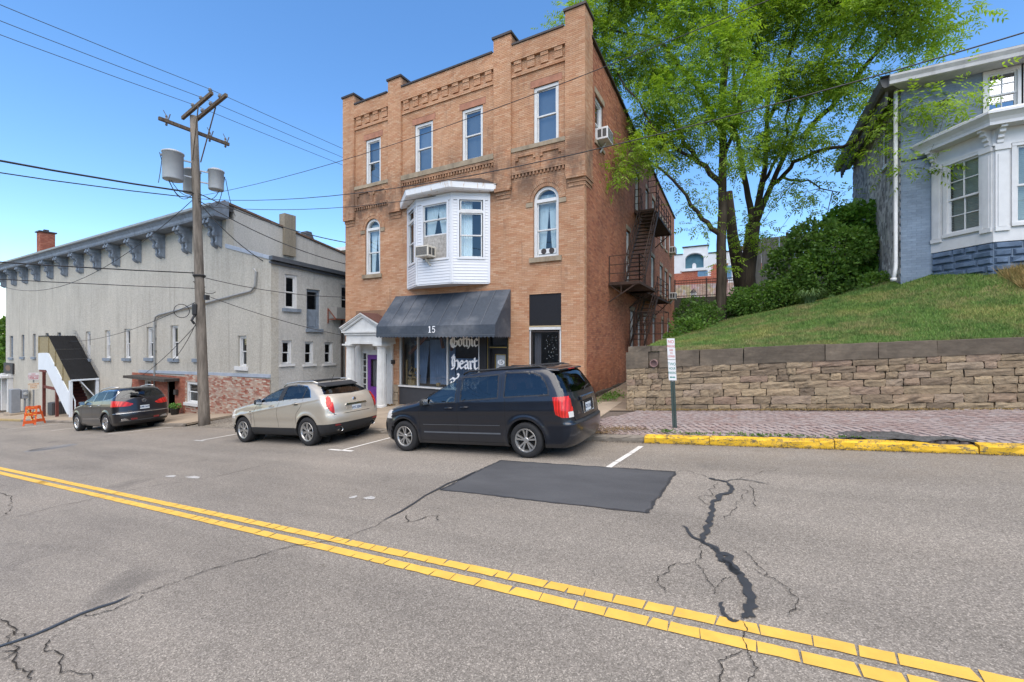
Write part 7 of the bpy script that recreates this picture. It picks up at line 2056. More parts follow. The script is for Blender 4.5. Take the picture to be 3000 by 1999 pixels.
def pinnate(C, D, L, n=7, wid=.30, rs=None):
    """compound leaves: C centres, D directions, each with n leaflets -> verts, quads (vectorised)"""
    N = len(C); D = D/np.linalg.norm(D, axis=1, keepdims=True)
    up = rs.normal(0, .45, (N, 3))+np.array([0, 0, 1.0]); S = np.cross(D, up); S /= np.linalg.norm(S, axis=1, keepdims=True)+1e-9; Nn = np.cross(S, D)
    V = []; L = L[:, None]
    for k in range(n):
        if k == n-1: b, d = C+D*L*.92, D
        else:
            f = .22+.66*(k//2)/max(1, (n-1)//2-1+.001); sg = 1 if k % 2 else -1; b = C+D*L*f; d = D*.45+S*sg*.9-Nn*.25
            d = d/np.linalg.norm(d, axis=1, keepdims=True)
        l = L*(.42+.12*rs.rand(N, 1)); b = b-np.array([0, 0, 1])*L*.18*((k//2)/3)**2
        s2 = np.cross(d, Nn+rs.normal(0, .35, (N, 3))); s2 /= np.linalg.norm(s2, axis=1, keepdims=True)+1e-9
        V.append(np.stack([b, b+d*l*.45+s2*l*wid*.5, b+d*l-np.array([0, 0, 1])*l*.15, b+d*l*.45-s2*l*wid*.5], 1))
    V = np.concatenate(V, 0).reshape(-1, 3)
    return V, np.arange(len(V)).reshape(-1, 4)

def tree(name, base, trunk, blobs, limbs, label, nleaf, seed, leafL=(.21, .37), group=None, m=None, cat='tree'):
    rs = np.random.RandomState(seed)
    T = empty(name, base, label, cat, group)
    tm = MB()
    for pts, r0, r1 in trunk:
        n = len(pts); P = []
        for (a, b) in zip(pts[:-1], pts[1:]):
            for i in range(4): P.append(Vector(a).lerp(Vector(b), i/4)+Vector(rs.normal(0, .018, 3)))
        P.append(Vector(pts[-1])); k = len(P); tm.tube(P, [r0+(r1-r0)*(i/(k-1))**.8 for i in range(k)], 10)
    obj('trunk', tm, M_BARK, T, True)
    lm = MB(); tips = []
    for pts, r0, r1 in limbs:
        P = []
        for (a, b) in zip(pts[:-1], pts[1:]):
            for i in range(4): P.append(Vector(a).lerp(Vector(b), i/4)+Vector(rs.normal(0, .05, 3)))
        P.append(Vector(pts[-1])); k = len(P); lm.tube(P, [r0+(r1-r0)*i/(k-1) for i in range(k)], 7)
        tips += P[len(P)//4:]
    A = np.array([t[:] for t in tips])
    vol = np.array([b[3]*b[4]*b[5]*b[6] for b in blobs])**.8; vol = vol/vol.sum()
    C = []; Dd = []
    for (x, y, z, rx, ry, rz, dn), fr_ in zip(blobs, vol):
        n = int(nleaf*fr_); nt = max(6, n//26)
        c = np.array((x, y, z)); rr = np.array((rx, ry, rz))
        # twig: leaves strung on small sprays
        d = rs.normal(0, 1, (nt, 3)); d /= np.linalg.norm(d, axis=1, keepdims=True); sp = c+d*rr*(rs.rand(nt, 1)**.38)
        near = A[np.argmin(((A-c)**2).sum(1))]
        kr = min(1, rx*.75)
        lm.tube([Vector(near), Vector((near+c)/2+rs.normal(0, .15, 3)), Vector(c)], [.05*kr, .032*kr, .014*kr], 5, False)
        for q in sp[::2]: lm.tube([Vector(c+(q-c)*.1), Vector((c+q)/2+rs.normal(0, .1, 3)-np.array((0, 0, .06))), Vector(q)], [.018*kr, .010*kr, .004], 4, False)
        for q in sp:
            m_ = max(5, int(rs.normal(n/nt, 5))); off = rs.normal(0, 1, (m_, 3))*np.array((.30, .30, .20)); C.append(q+off); o = (q-c)/np.linalg.norm(q-c); Dd.append(off*1.6+o*.35+rs.normal(0, .25, (m_, 3))-np.array((0, 0, .22)))
    obj('limb', lm, M_BARK, T, True)
    C = np.concatenate(C); Dd = np.concatenate(Dd); V, F = pinnate(C, Dd, rs.uniform(*leafL, len(C)), 7, .36, rs)
    np_mesh('crown', V, F, m or M_LEAF, T)
    return T

def bl(*q):  # blob with even radius
    return (q[0], q[1], q[2], q[3], q[3]*.9, q[3]*.75, q[4] if len(q) > 4 else 1)
rnd.seed(6)
t1b = (-.81, 20.05, 2.6)
tree('ash_tree', t1b, [([(-.83, 20.05, 2.3), (-.80, 20.05, 3.2), (-.78, 20.07, 6), (-.73, 20.1, 9), (-.72, 20.1, 12.5), (-.6, 20.2, 17.5)], .27, .10)],
     [bl(-6.3, 17.8, 15.2, 1.3), bl(-5.3, 18.6, 13.9, 1.2), bl(-4.8, 17.9, 16.6, 1.5), bl(-3.6, 19, 14.2, 1.4), bl(-3.2, 18.5, 17.2, 1.6), bl(-1.8, 19, 15.6, 1.5), bl(-2.4, 18.7, 12.3, 1.3), bl(-3.8, 19.6, 11.4, 1.0),
      bl(-1.1, 18.8, 13.4, 1.3), bl(-.4, 19.2, 17.6, 1.7), bl(-2.3, 19.4, 10.3, 1.0), bl(-3.7, 16.9, 9.35, .75), bl(-4.15, 16.6, 8.9, .5, .8), bl(-3.2, 17.6, 9.1, .5), bl(-4.25, 15.7, 8.0, .28, .5), bl(-2.2, 19.4, 8.6, .6, .4), bl(-1.6, 19.4, 7.9, .5, .4), bl(-1.2, 19.0, 10.9, 1.0), bl(-.1, 18.9, 11.5, 1.1), bl(-.2, 19.3, 9.4, .8, .6), bl(-1.5, 19.6, 6.8, .4, .4), bl(-.45, 19.7, 5.1, .22, .4)],
     [([(-.74, 20.1, 8.4), (-1.7, 19.8, 9.6), (-2.6, 19.5, 11.4), (-3.6, 19, 14)], .13, .04), ([(-.72, 20.1, 10.5), (-1.6, 19.4, 12.5), (-3.4, 18.8, 15), (-5.6, 18.2, 15.6)], .12, .03), ([(-.76, 20.08, 6.3), (-1.5, 19.8, 7.1), (-2.3, 19.2, 8.4), (-3.5, 17.4, 9.2)], .12, .03), ([(-.7, 20.1, 12), (-.5, 19.4, 14), (-1.4, 18.9, 16.5)], .1, .04), ([(-.7, 20.1, 9.6), (-.1, 19.4, 11), (0, 19, 13)], .09, .03), ([(-1.7, 19.8, 9.6), (-3.2, 18.6, 10.6), (-4.8, 18.2, 13.6)], .08, .03)],
     'tall green ash tree with one straight trunk nearest the brick building', 12500, 3, group='trees on the bank')
tree('ash_tree', (.3, 22.9, 3.6), [([(.15, 22.9, 3.2), (.22, 22.9, 5), (.45, 23, 7.4)], .37, .30), ([(.45, 23, 7.2), (.15, 22.9, 9.2), (-.3, 22.6, 12), (-.4, 22.4, 16)], .17, .06), ([(.45, 23, 7.2), (1.15, 22.9, 9), (2.1, 22.6, 11.3), (3.3, 22.2, 14.5)], .16, .05), ([(.5, 23, 7.3), (.9, 22.9, 10), (1.1, 22.7, 14)], .18, .07)],
     [bl(.7, 21.5, 15.6, 1.6), bl(1.9, 21.4, 17.6, 1.7), bl(1.6, 21.2, 13.0, 1.3), bl(3.2, 21, 15.4, 1.6), bl(3.0, 20.9, 12.4, 1.2), bl(4.6, 20.6, 17, 1.8), bl(4.8, 20.3, 14, 1.5), bl(5.9, 20, 15.4, 1.2), bl(6.0, 20.4, 13.0, .8), bl(4.3, 20.6, 11.4, 1.0, .7), bl(2.2, 20.9, 10.2, .9), bl(.9, 21.2, 10.6, 1.0), bl(3.3, 20.7, 9.6, .7, .5), bl(2.3, 21, 8.0, .6, .35), bl(3.4, 21.2, 7.4, .6, .2),
      bl(1.5, 21.6, 8.4, .6, .5), bl(4.6, 17.5, 9.2, .5), bl(5.15, 17.0, 9.0, .45), bl(5.55, 16.8, 8.75, .35), bl(4.1, 18.2, 8.8, .45, .7), bl(4.3, 17.6, 7.7, .35, .6), bl(4.75, 17.0, 7.1, .18, .5), bl(4.9, 18.6, 10.0, .7), bl(.5, 22.3, 6.8, .55, .8), bl(1.0, 22.3, 6.1, .4, .7), bl(.05, 22.4, 7.6, .4, .6), bl(2.6, 21.3, 6.6, .5, .25)],
     [([(1.3, 22.9, 9), (2.0, 21.8, 9.7), (3.2, 20.8, 9.6), (4.3, 20.4, 9.6), (4.7, 18.2, 9.3), (5.3, 17.0, 9.0)], .10, .02), ([(2.5, 22.6, 11), (4.0, 21.4, 12.6), (5.4, 20.4, 13.6), (6.2, 20.2, 14.4)], .11, .03), ([(3.9, 22.2, 14), (5.0, 21, 15.4), (5.9, 20.2, 16)], .08, .03), ([(-.4, 22.6, 12), (.3, 21.8, 14), (.9, 21.5, 16)], .08, .03), ([(1.1, 22.7, 12), (1.8, 21.6, 14.4), (2.4, 21.2, 17)], .09, .03), ([(.8, 22.9, 9), (1.6, 21.8, 10.4), (1.8, 21.2, 12.4)], .08, .03), ([(1.6, 22.9, 9.3), (2.4, 21.7, 8.6), (3.4, 21, 7.8)], .06, .015)],
     'broad green ash tree with forking trunk spreading in front of the blue house', 13500, 8, group='trees on the bank')
lt = empty('tree_trunk', (.2, 24.5, 4), 'dark leaning bare trunk between the two ash trunks', 'trunk')
obj('bark', MB().tube([(.15, 24.5, 3.4), (-.1, 24.5, 5.2), (-.45, 24.4, 7.2), (-.62, 24.3, 9.5)], [.42, .36, .27, .18], 10), M_BARK, lt, True)

def bush(name, blobs, label, n, seed, size=.10, m=None, group='shrubs on the bank', stems=True):
    rs = np.random.RandomState(seed); b0 = blobs[0]; B = empty(name, (b0[0], b0[1], b0[2]-b0[5]), label, 'shrub', group)
    C = []; Dd = []
    vol = np.array([b[3]*b[4]*b[5] for b in blobs])**.75; vol /= vol.sum()
    st = MB()
    for (x, y, z, rx, ry, rz), f in zip(blobs, vol):
        k = int(n*f); d = rs.normal(0, 1, (k, 3)); d /= np.linalg.norm(d, axis=1, keepdims=True)
        bumpy = 1+.18*np.sin(d[:, :1]*7+x)*np.cos(d[:, 2:]*6+y)
        C.append(np.array((x, y, z))+d*np.array((rx, ry, rz))*bumpy*(rs.rand(k, 1)**.22)); Dd.append(d+rs.normal(0, .6, (k, 3))-np.array((0, 0, .25)))
        for i in range(5): st.tube([(x+rs.normal(0, .15), y+rs.normal(0, .1), z-rz), (x+rs.normal(0, rx*.4), y+rs.normal(0, ry*.3), z+rz*.6)], [.02, .008], 4, False)
    C = np.concatenate(C); Dd = np.concatenate(Dd); Dd /= np.linalg.norm(Dd, axis=1, keepdims=True)
    k = len(C); L = size*rs.uniform(.7, 1.5, (k, 1)); S = np.cross(Dd, rs.normal(0, 1, (k, 3))); S /= np.linalg.norm(S, axis=1, keepdims=True)+1e-9
    V = np.stack([C, C+Dd*L*.5+S*L*.34, C+Dd*L, C+Dd*L*.5-S*L*.34], 1).reshape(-1, 3)
    np_mesh('foliage', V, np.arange(len(V)).reshape(-1, 4), m or M_BUSH, B)
    obj('stem', st, M_BARK, B)
    return B
bush('shrub', [(-1.9, 18.6, 2.2, .75, .9, .7), (-1.4, 19.6, 2.75, .7, .9, .75), (-2.3, 17.6, 1.9, .45, .7, .4), (-2.0, 21, 3.0, .8, .8, .9)], 'low dark green shrub between the brick side wall and the first trunk', 6000, 1)
bush('shrub', [(.6, 20.2, 3.5, 1.3, 1.0, .75), (1.7, 19.9, 3.75, 1.1, .9, .75), (-.1, 20.6, 3.2, .7, .7, .45)], 'spreading dark green shrub at the foot of the forked tree', 9000, 2)
bush('shrub', [(2.6, 19.6, 4.3, 1.1, .9, 1.1), (3.2, 19.6, 5.3, 1.0, .8, .9), (1.8, 20.4, 5.0, 1.0, .8, .9), (2.4, 20.2, 6.0, .9, .8, .6)], 'big rounded green shrub before the grey board fence', 13000, 3, .11)
bush('vine_shrub', [(4.0, 20.6, 6.3, .65, .6, .9), (4.05, 20.3, 5.2, .7, .6, 1.0), (3.7, 20.2, 4.2, .8, .7, .6), (3.4, 20.6, 6.6, .6, .5, .5)], 'bright leafy vine climbing beside the grey shingled wall', 8000, 4, .14, M_VINE)
bush('shrub', [(4.0, 18.6, 3.9, .5, .4, .35)], 'small dark shrub at the foot of the downspout', 900, 6, .09)
# strap-leaved clump
cl_ = MB(); rnd.seed(12); cz_ = hill(2.1, 18.3)
for i in range(150):
    a = rnd.uniform(0, 2*PI); L = rnd.uniform(.35, .75); o = Vector((2.1+rnd.gauss(0, .07), 18.3+rnd.gauss(0, .07), cz_)); h = Vector((math.cos(a), math.sin(a), 0)); s = Vector((-h.y, h.x, 0))*.012
    p1, p2, p3 = o+h*L*.25+Vector((0, 0, L*.6)), o+h*L*.6+Vector((0, 0, L*.75)), o+h*L+Vector((0, 0, L*.45))
    cl_.quad(o-s, o+s, p1+s, p1-s); cl_.quad(p1-s, p1+s, p2+s*.8, p2-s*.8); cl_.quad(p2-s*.8, p2+s*.8, p3, p3)
tag(obj('grass_clump', cl_, leaf_mat('strap_leaf', [(.10, .17, .06), (.15, .22, .09)], .25)), 'arching clump of long strap leaves at the lawn edge by the shrubs', 'plant', kind='thing')

# weeds, litter and leaf dust along the pavement
def scatter(name, pts, n, size, m, label, up=.2, seed=3, cat='debris'):
    rs = np.random.RandomState(seed); V = []; F = []
    for i in range(n):
        x, y, rx, ry = pts[rs.randint(len(pts))]
        px, py = x+rs.normal(0, rx), y+rs.normal(0, ry)
        z = (sz(px, py) if py > KERB+.1 else gz(px)+(.145 if py > KERB-.05 else 0))+.012
        d = Vector((rs.normal(), rs.normal(), abs(rs.normal())*up)).normalized()*size*rs.uniform(.5, 1.5); s = Vector((-d.y, d.x, rs.normal()*.01)).normalized()*d.length*.3; o = Vector((px, py, z)); k = len(V)
        V += [o[:], (o+d*.5+s)[:], (o+d)[:], (o+d*.5-s)[:]]; F.append((k, k+1, k+2, k+3))
    return tag(np_mesh(name, V, F, m), label, cat, None, 'stuff')
M_DRY = leaf_mat('dry_litter', [(.20, .13, .06), (.15, .10, .05), (.26, .17, .08), (.12, .09, .05)], .1)
scatter('leaf_litter', [(-2.7, 9.4, .35, .18), (-2.3, 9.6, .3, .12), (-3.0, 9.15, .25, .06)], 1800, .03, M_DRY, 'brown leaf litter gathered at the kerb behind the minivan', .5)
scatter('dry_moss', [(x/2, 11.82, .3, .05) for x in range(-4, 12)], 5000, .03, leaf_mat('ochre_moss', [(.26, .16, .05), (.20, .14, .05), (.30, .21, .09), (.14, .11, .05)], .1), 'ochre dry moss and dust along the foot of the stone wall', .6, 5)
scatter('gutter_dirt', [(x*.6, KERB-.10, .3, .03) for x in range(-4, 10)], 2600, .018, plain('gutter_dirt', (.05, .04, .03), .95), 'dark grit lying in the gutter below the yellow kerb', .3, 6)
scatter('weeds', [(-.9, 9.25, .16, .04), (-.15, 9.28, .18, .06), (.3, 9.24, .12, .04), (-1.4, 9.4, .08, .06), (.75, 9.25, .2, .03), (1.4, 9.22, .4, .02)], 520, .045, M_BUSH, 'small green weeds sprouting behind the yellow kerb', 1.6, 7, 'weeds')
scatter('weeds', [(-12.8, 12.95, .15, .06), (-13.1, 13.0, .1, .05)], 250, .05, M_DRY, 'dry weeds at the foot of the portico column', 1.6, 8, 'weeds')
scatter('weeds', [(-3.9, 14.2, .2, .5), (-4.2, 15.5, .1, .6)], 700, .07, M_BUSH, 'small weeds along the foot of the brick side wall', 1.6, 9, 'weeds')
# ------------------------------------------------------------------ blue house on the bank
def m_blue():
    t = NT('blue_painted_brick')
    b = t.ramp(t.isl(), [(0, (.175, .222, .285)), (.5, (.195, .25, .318)), (1, (.215, .27, .34))])
    b = t.mix(1, b, t.ramp(t.noise(1.1, 6, .65), [(.3, .82), (.7, 1.12)]), 'MULTIPLY'); b = t.mix(t.ramp(t.noise(14, 5, .75), [(.66, 0), (.74, .6)]), b, (.32, .36, .40))
    t.bump(t.noise(22, 4, .7, t.scl(.4, 1, 1.6)), .5, .012)
    return t.done(b, .75, 0, .3)
M_BLUE = m_blue(); M_BLUEM = plain('blue_mortar', (.18, .23, .295), .85, 0, .25, .2)
HB = empty('blue_house', (8, 17.5, 4), 'blue painted brick house with white ornate bay window on the grassy bank', 'house')
FH = Fr((0, 17.5, 0), (1, 0, 0), (0, -1, 0)); FHL = Fr((4.36, 0, 0), (0, 1, 0), (-1, 0, 0))
HW = (6.18, 7.75, 8.55, 9.78); HBAY = (5.3, 8.7, 4.4, 7.6)
hw = MB()
for a, b, c, d in wall_cells(4.36, 12.5, 2.4, 9.84, [HW, HBAY]): hw.box(a, b, -.3, -.008, c, d, FH)
hwall = obj('wall', hw, M_BLUEM, HB)
hk = Bricks(); hk.add(course_rects(4.365, 9.4, 3.0, 9.82, [HW, HBAY], C=.075, L=.22), FH, .0, j=.0018, jig=.0016); hk.build('bricks', M_BLUE, hwall)
obj('belt_course', MB().box(4.37, 5.3, -.01, .02, 7.53, 7.56, FH), plain('dark_joint', (.03, .04, .05), .9), HB)
hs = MB(); hs.box(17.82, 24, -.3, -.01, 2.4, 10.1, FHL); hs.box(23.7, 24, -.3, -8, 2.4, 10.1, FHL); swl = obj('shingle_wall', hs, plain('shingle_backing', (.10, .10, .11), .9), HB)
def m_shing():
    t = NT('grey_shingle'); b = t.ramp(t.isl(), [(0, (.20, .20, .215)), (.4, (.38, .38, .40)), (.75, (.58, .58, .60)), (1, (.28, .28, .30))]); b = t.mix(1, b, t.ramp(t.noise(.8, 5, .7), [(.35, .6), (.65, 1.25)]), 'MULTIPLY'); return t.done(b, .9, 0, .2)
sk = Bricks(); rnd.seed(44)
z = 3.0; r_ = 0
while z < 10.0:
    y = 17.52+(.07 if r_ % 2 else 0)
    while y < 23.9:
        w = rnd.uniform(.11, .16)
        if not (18.75 < y < 19.35 and 7.9 < z < 9.6): sk.add([(y, y+w, z, z+.17)], FHL, .012+rnd.uniform(0, .012), .002, .03)
        y += w
    z += .13; r_ += 1
sk.build('shingles', m_shing(), swl)
window(HB, FHL, 18.78, 19.32, 7.95, 9.6, .02, G_CR, fw=.09, rec=.05); obj('sill', MB().box(18.7, 19.4, -.05, .09, 7.84, 7.94, FHL), M_WPAINT, HB)
# eaves and roof
ev = MB(); ev.prof([(.0, 9.80), (.55, 9.76), (.60, 9.78), (.60, 9.88), (.66, 9.98), (.66, 10.04), (0, 10.1)], 3.95, 12.5, FH); obj('eave', ev, plain('grey_white_eave', (.42, .42, .41), .6, 0, .35, .2, 4, 0, 40, .4), HB)
el = MB(); el.prof([(.0, 9.80), (.50, 9.74), (.56, 9.80), (.62, 10.02), (0, 10.08)], 17.0, 24.6, FHL); obj('side_eave', el, plain('dark_weathered_eave', (.12, .115, .11), .8, 0, .3, .4, 5), HB)
gb_ = MB()
rnd.seed(3)
for i in range(26):
    y = 17.3+i*.27; gb_.prism([(y, 9.76), (y+.2, 9.76), (y+.17, 9.5), (y+.1, 9.38+rnd.uniform(-.06, .05)), (y+.03, 9.5)], .35, .42, FHL)
obj('bargeboard', gb_, plain('dark_weathered_eave', (.12, .115, .11), .8), HB)
rf = MB(); rf.hexa([(3.75, 16.85, 10.05), (12.5, 16.85, 10.05), (12.5, 24.4, 10.05), (3.75, 24.4, 10.05), (6.5, 20, 11.2), (12.5, 20, 11.2), (12.5, 21, 11.2), (6.5, 21, 11.2)]); obj('roof', rf, plain('slate_roof', (.10, .10, .105), .8, 0, .3, .35, 9), HB)
obj('downspout', MB().tube([(4.22, 17.42, 9.95), (4.22, 17.42, 4.4), (4.2, 17.36, 4.2), (4.12, 17.22, 3.85)], .055, 8).lathe([(.07, 0), (.08, .0), (.08, .1), (.07, .1)], (4.12, 17.22, 3.78), 'z', 10), M_WPAINT, HB, True)
obj('hull', MB().box(4.7, 12, 18.6, 18.7, 3, 10), M_DARK, HB)
# upper paired window
for a, b in ((6.18, 6.99), (6.95, 7.75)): window(HB, FH, a, b, 8.55, 9.78, .02, glass('house_glass', (.42, .48, .55), .3), fw=.11, rec=.03, lites=(2, 2), mid=.42)
# bay
hp = [(5.09, 17.5), (5.95, 16.25), (8.0, 16.25), (8.86, 17.5)]
M_TRIM = plain('ornate_white_trim', (.60, .60, .595), .5, 0, .35, .08, 5, 0, 40, .2)
def ring(o, pts=hp):
    return [(pts[0][0]-o, 17.5), (pts[1][0]-o*.55, pts[1][1]-o), (pts[2][0]+o*.55, pts[2][1]-o), (pts[3][0]+o, 17.5)]
def band(mb, z0, z1, o0, o1):
    A, B = ring(o0), ring(o1)
    for i in range(3): mb.quad((*A[i], z0), (*A[i+1], z0), (*B[i+1], z1), (*B[i], z1))
def slabz(mb, z0, z1, o):
    band(mb, z0, z1, o, o); P = ring(o); mb.poly([(*p, z0) for p in P]); mb.poly([(*p, z1) for p in P])
hb_ = MB(); slabz(hb_, 4.60, 4.90, .03)
hbay = obj('bay_window', hb_, M_TRIM, HB)
hb_ = MB(); slabz(hb_, 7.30, 7.64, .0); obj('frieze', hb_, M_TRIM, hbay)
cn = MB(); slabz(cn, 7.64, 7.72, .36); band(cn, 7.72, 7.80, .36, .40); band(cn, 7.80, 7.90, .40, .50); band(cn, 7.90, 7.96, .52, .52); band(cn, 7.96, 8.2, .52, .0); slabz(cn, 7.18, 7.24, .06)
obj('cornice', cn, M_TRIM, hbay)
G_BLIND = glass('blind_glass', (.86, .92, .90), .09, top=.6)
M_SLAT = plain('pale_blind_slat', (.62, .67, .65), .7)
for i, (a, b) in enumerate(zip(hp[:-1], hp[1:])):
    d = Vector((b[0]-a[0], b[1]-a[1], 0)); L = d.length; d.normalize(); fr = Fr((a[0], a[1], 0), d, (d.y, -d.x, 0))
    u0, u1 = (.42, L-.30) if i != 1 else (.42, L-.42)
    wl = MB()
    for p, q, c, e in wall_cells(0, L, 4.9, 7.3, [(u0, u1, 5.08, 7.10)]): wl.box(p, q, -.1, 0, c, e, fr)
    obj('bay_wall', wl, M_TRIM, hbay)
    for p, q in ((.02, .28), (L-.26, L-.02)):
        pl = MB(); pl.box(p, q, 0, .05, 4.9, 7.05, fr); pl.box(p+.05, q-.05, .05, .065, 5.0, 6.95, fr); pl.box(p-.02, q+.02, 0, .09, 7.05, 7.17, fr); pl.box(p-.01, q+.01, 0, .08, 4.88, 4.99, fr); obj('pilaster', pl, M_TRIM, hbay)
    for p in ((.10, L-.10)):
        c = MB(); c.prof([(0, 7.24), (.05, 7.20), (.09, 7.24), (.08, 7.32), (.14, 7.36), (.13, 7.44), (.22, 7.48), (.21, 7.56), (.30, 7.58), (.30, 7.64), (0, 7.64)], p-.06, p+.06, fr); obj('corbel_bracket', c, M_TRIM, hbay)
    cs = MB(); cs.box(u0-.09, u0, 0, .04, 5.0, 7.10, fr); cs.box(u1, u1+.09, 0, .04, 5.0, 7.10, fr); cs.box(u0-.09, u1+.09, 0, .05, 7.10, 7.20, fr); cs.box(u0-.1, u1+.1, 0, .07, 4.98, 5.07, fr); obj('casing', cs, M_TRIM, hbay)
    zm = 6.06
    for lo, hi, nn in ((5.08, zm+.02, -.04), (zm-.02, 7.10, -.01)):
        s = MB(); q = .05; s.box(u0, u0+q, nn-.04, nn, lo, hi, fr); s.box(u1-q, u1, nn-.04, nn, lo, hi, fr); s.box(u0+q, u1-q, nn-.04, nn, lo, lo+q, fr); s.box(u0+q, u1-q, nn-.04, nn, hi-q, hi, fr)
        if i != 1: uc = (u0+u1)/2; s.box(uc-.014, uc+.014, nn-.035, nn-.003, lo+q, hi-q, fr); zc = (lo+hi)/2; s.box(u0+q, u1-q, nn-.034, nn-.004, zc-.012, zc+.012, fr)
        obj('sash', s, M_TRIM, hbay); obj('pane', MB().quad(*[fr.p(u, nn-.02, z) for u, z in ((u0+q, lo+q), (u1-q, lo+q), (u1-q, hi-q), (u0+q, hi-q))]), G_BLIND, hbay)
    obj('blind_sheet', MB().box(u0+.02, u1-.02, -.19, -.18, 5.09, 7.09, fr), plain('pale_blind_sheet', (.42, .47, .46), .8), hbay)
    z = 5.1
    while z < 7.08:
        obj('blind_slat', MB().prof([(-.15, z), (-.115, z+.03), (-.113, z+.032), (-.148, z+.002)], u0+.02, u1-.02, fr), M_SLAT, hbay); z += .05 if i < 2 else .2
    # rock-faced block base
    rnd.seed(50+i); z = 3.0; r_ = 0
    M_RB = plain('blue_rock_face', (.10, .145, .215), .8, 0, .3, .35, 4, .6, 22, .3)
    while z < 4.58:
        x = -.0; h = .2
        while x < L-.01:
            Lb = min(L-x, rnd.choice((.3, .42, .55)) if r_ % 2 else rnd.choice((.45, .6, .36)))
            if L-x-Lb < .12: Lb = L-x
            mb = MB(); g_ = .008; P = [(x+g_, z+g_), (x+Lb-g_, z+g_), (x+Lb-g_, z+h-g_), (x+g_, z+h-g_)]
            Q = [(x+.05, z+.045, rnd.uniform(.03, .06)), (x+Lb*.5, z+.05, rnd.uniform(.04, .075)), (x+Lb-.05, z+.05, rnd.uniform(.03, .06)), (x+Lb-.05, z+h-.05, rnd.uniform(.03, .06)), (x+Lb*.5, z+h-.05, rnd.uniform(.04, .075)), (x+.05, z+h-.045, rnd.uniform(.03, .06))]
            k = 0; mb.v = [fr.p(u, -.02, zz)[:] for u, zz in P]+[fr.p(u, n, zz)[:] for u, zz, n in Q]
            mb.f = [(4, 5, 8, 9), (5, 6, 7, 8), (0, 1, 6, 5, 4), (1, 2, 7, 6), (2, 3, 9, 8, 7), (3, 0, 4, 9)]
            obj('block', mb, M_RB, hbay); x += Lb
        z += h; r_ += 1
    obj('base_core', MB().box(0, L, -.2, -.015, 2.6, 4.6, fr), M_BLUEM, hbay)

# ------------------------------------------------------------------ grey board fence behind the shrubs
BF = empty('board_fence', (2.5, 27, 4.5), 'weathered grey board fence behind the shrubs beside the blue house', 'fence')
M_GBRD = m_wood('grey_fence_board', (.24, .235, .24), (.48, .47, .48))
rnd.seed(15); x = .2
while x < 6.2:
    w = rnd.uniform(.28, .42); obj('board', MB().box(x+.006, x+w-.006, 27, 27.04+rnd.uniform(0, .015), 3.6, 7.48+.03*x+rnd.uniform(-.03, .02)), M_GBRD, BF); x += w
for x in (.4, 2.1, 3.8, 5.5): obj('fence_post', MB().box(x-.06, x+.06, 26.9, 27.0, 3.6, 7.62+.03*x), M_ARM, BF)
# ------------------------------------------------------------------ lot behind: low wall, iron railing, mural building
LW = MB().box(-5.6, 8, 40, 40.4, 0, 5.6); tag(obj('low_wall', LW, plain('dark_concrete_wall', (.055, .048, .04), .9, 0, .2, .4, 3)), 'dark concrete wall below the iron railing at the back', 'wall')
IR = empty('iron_railing', (-2, 40.2, 5.6), 'black iron railing on the dark wall in front of the mural', 'railing')
M_IRON = plain('dark_iron', (.035, .018, .014), .6, .2)
for z in (5.75, 6.9, 7.12): obj('rail', MB().box(-5.3, 3, 40.18, 40.23, z-.03, z+.03), M_IRON, IR)
for i in range(64): obj('baluster', MB().box(-5.28+i*.13, -5.25+i*.13, 40.19, 40.22, 5.65, 7.12), M_IRON, IR)
for x in (-5.3, -2.75, -.2, 2.35): obj('railing_post', MB().box(x-.05, x+.05, 40.15, 40.26, 5.6, 7.25), M_IRON, IR)
tag(obj('back_lot', MB().quad((-30, 40.2, 5.5), (40, 40.2, 5.5), (40, 120, 6.5), (-30, 120, 6.5)), M_ASPH), kind='structure')
MBg = empty('mural_building', (-3, 45, 5.6), 'white parapet building painted with an arch and red brick mural', 'building')
FM = Fr((0, 45, 0), (1, 0, 0), (0, -1, 0))
M_MW = plain('mural_white', (.62, .64, .66), .8, 0, .2, .1, 2); M_MT = plain('mural_teal', (.10, .22, .29), .8, 0, .2, .5, .9); M_MR = m_brick('mural_red_brick', [(.36, .11, .07), (.42, .15, .09), (.30, .09, .06)], False)
arch = [(-5.0, 8.9)]+[(-4.15+.85*math.cos(t)*1.0, 9.75+.6*math.sin(t)) for t in [PI-PI*i/10 for i in range(11)]]+[(-3.3, 8.9)]
mw = MB()
for a, b, c, d in wall_cells(-7.2, .6, 5.5, 10.2, [(-5.0, -3.3, 8.9, 10.2)]): mw.box(a, b, -.5, 0, c, d, FM)
mw.prism([(-5.15, 10.2), (-5.15, 10.95), (-2.95, 11.02), (-2.95, 10.2), (-3.3, 10.2), (-3.3, 9.75)]+[(-4.15+.85*math.cos(t), 9.75+.6*math.sin(t)) for t in [PI*i/10 for i in range(1, 11)]]+[(-5.0, 10.2)], -.5, 0, FM)
mw.prism([(-7.2, 10.2), (-5.15, 10.2), (-5.15, 10.35), (-7.2, 10.3)], -.5, 0, FM)
obj('wall', mw, M_MW, MBg)
obj('arch_back', MB().box(-5.1, -3.2, -.5, -.42, 8.8, 10.5, FM), M_MT, MBg)
am = MB()
for t0, t1 in [(PI*i/12, PI*(i+1)/12) for i in range(12)]:
    P = [(-4.15+r*1.0*math.cos(t), 9.75+(r-.25)*math.sin(t)) for r, t in ((.87, t0), (1.0, t0), (1.0, t1), (.87, t1))]; am.prism(P, 0, .06, FM)
am.box(-5.15, -4.99, 0, .06, 8.85, 9.75, FM); am.box(-3.31, -3.15, 0, .06, 8.85, 9.75, FM); am.box(-5.3, -3.0, 0, .12, 8.62, 8.85, FM)
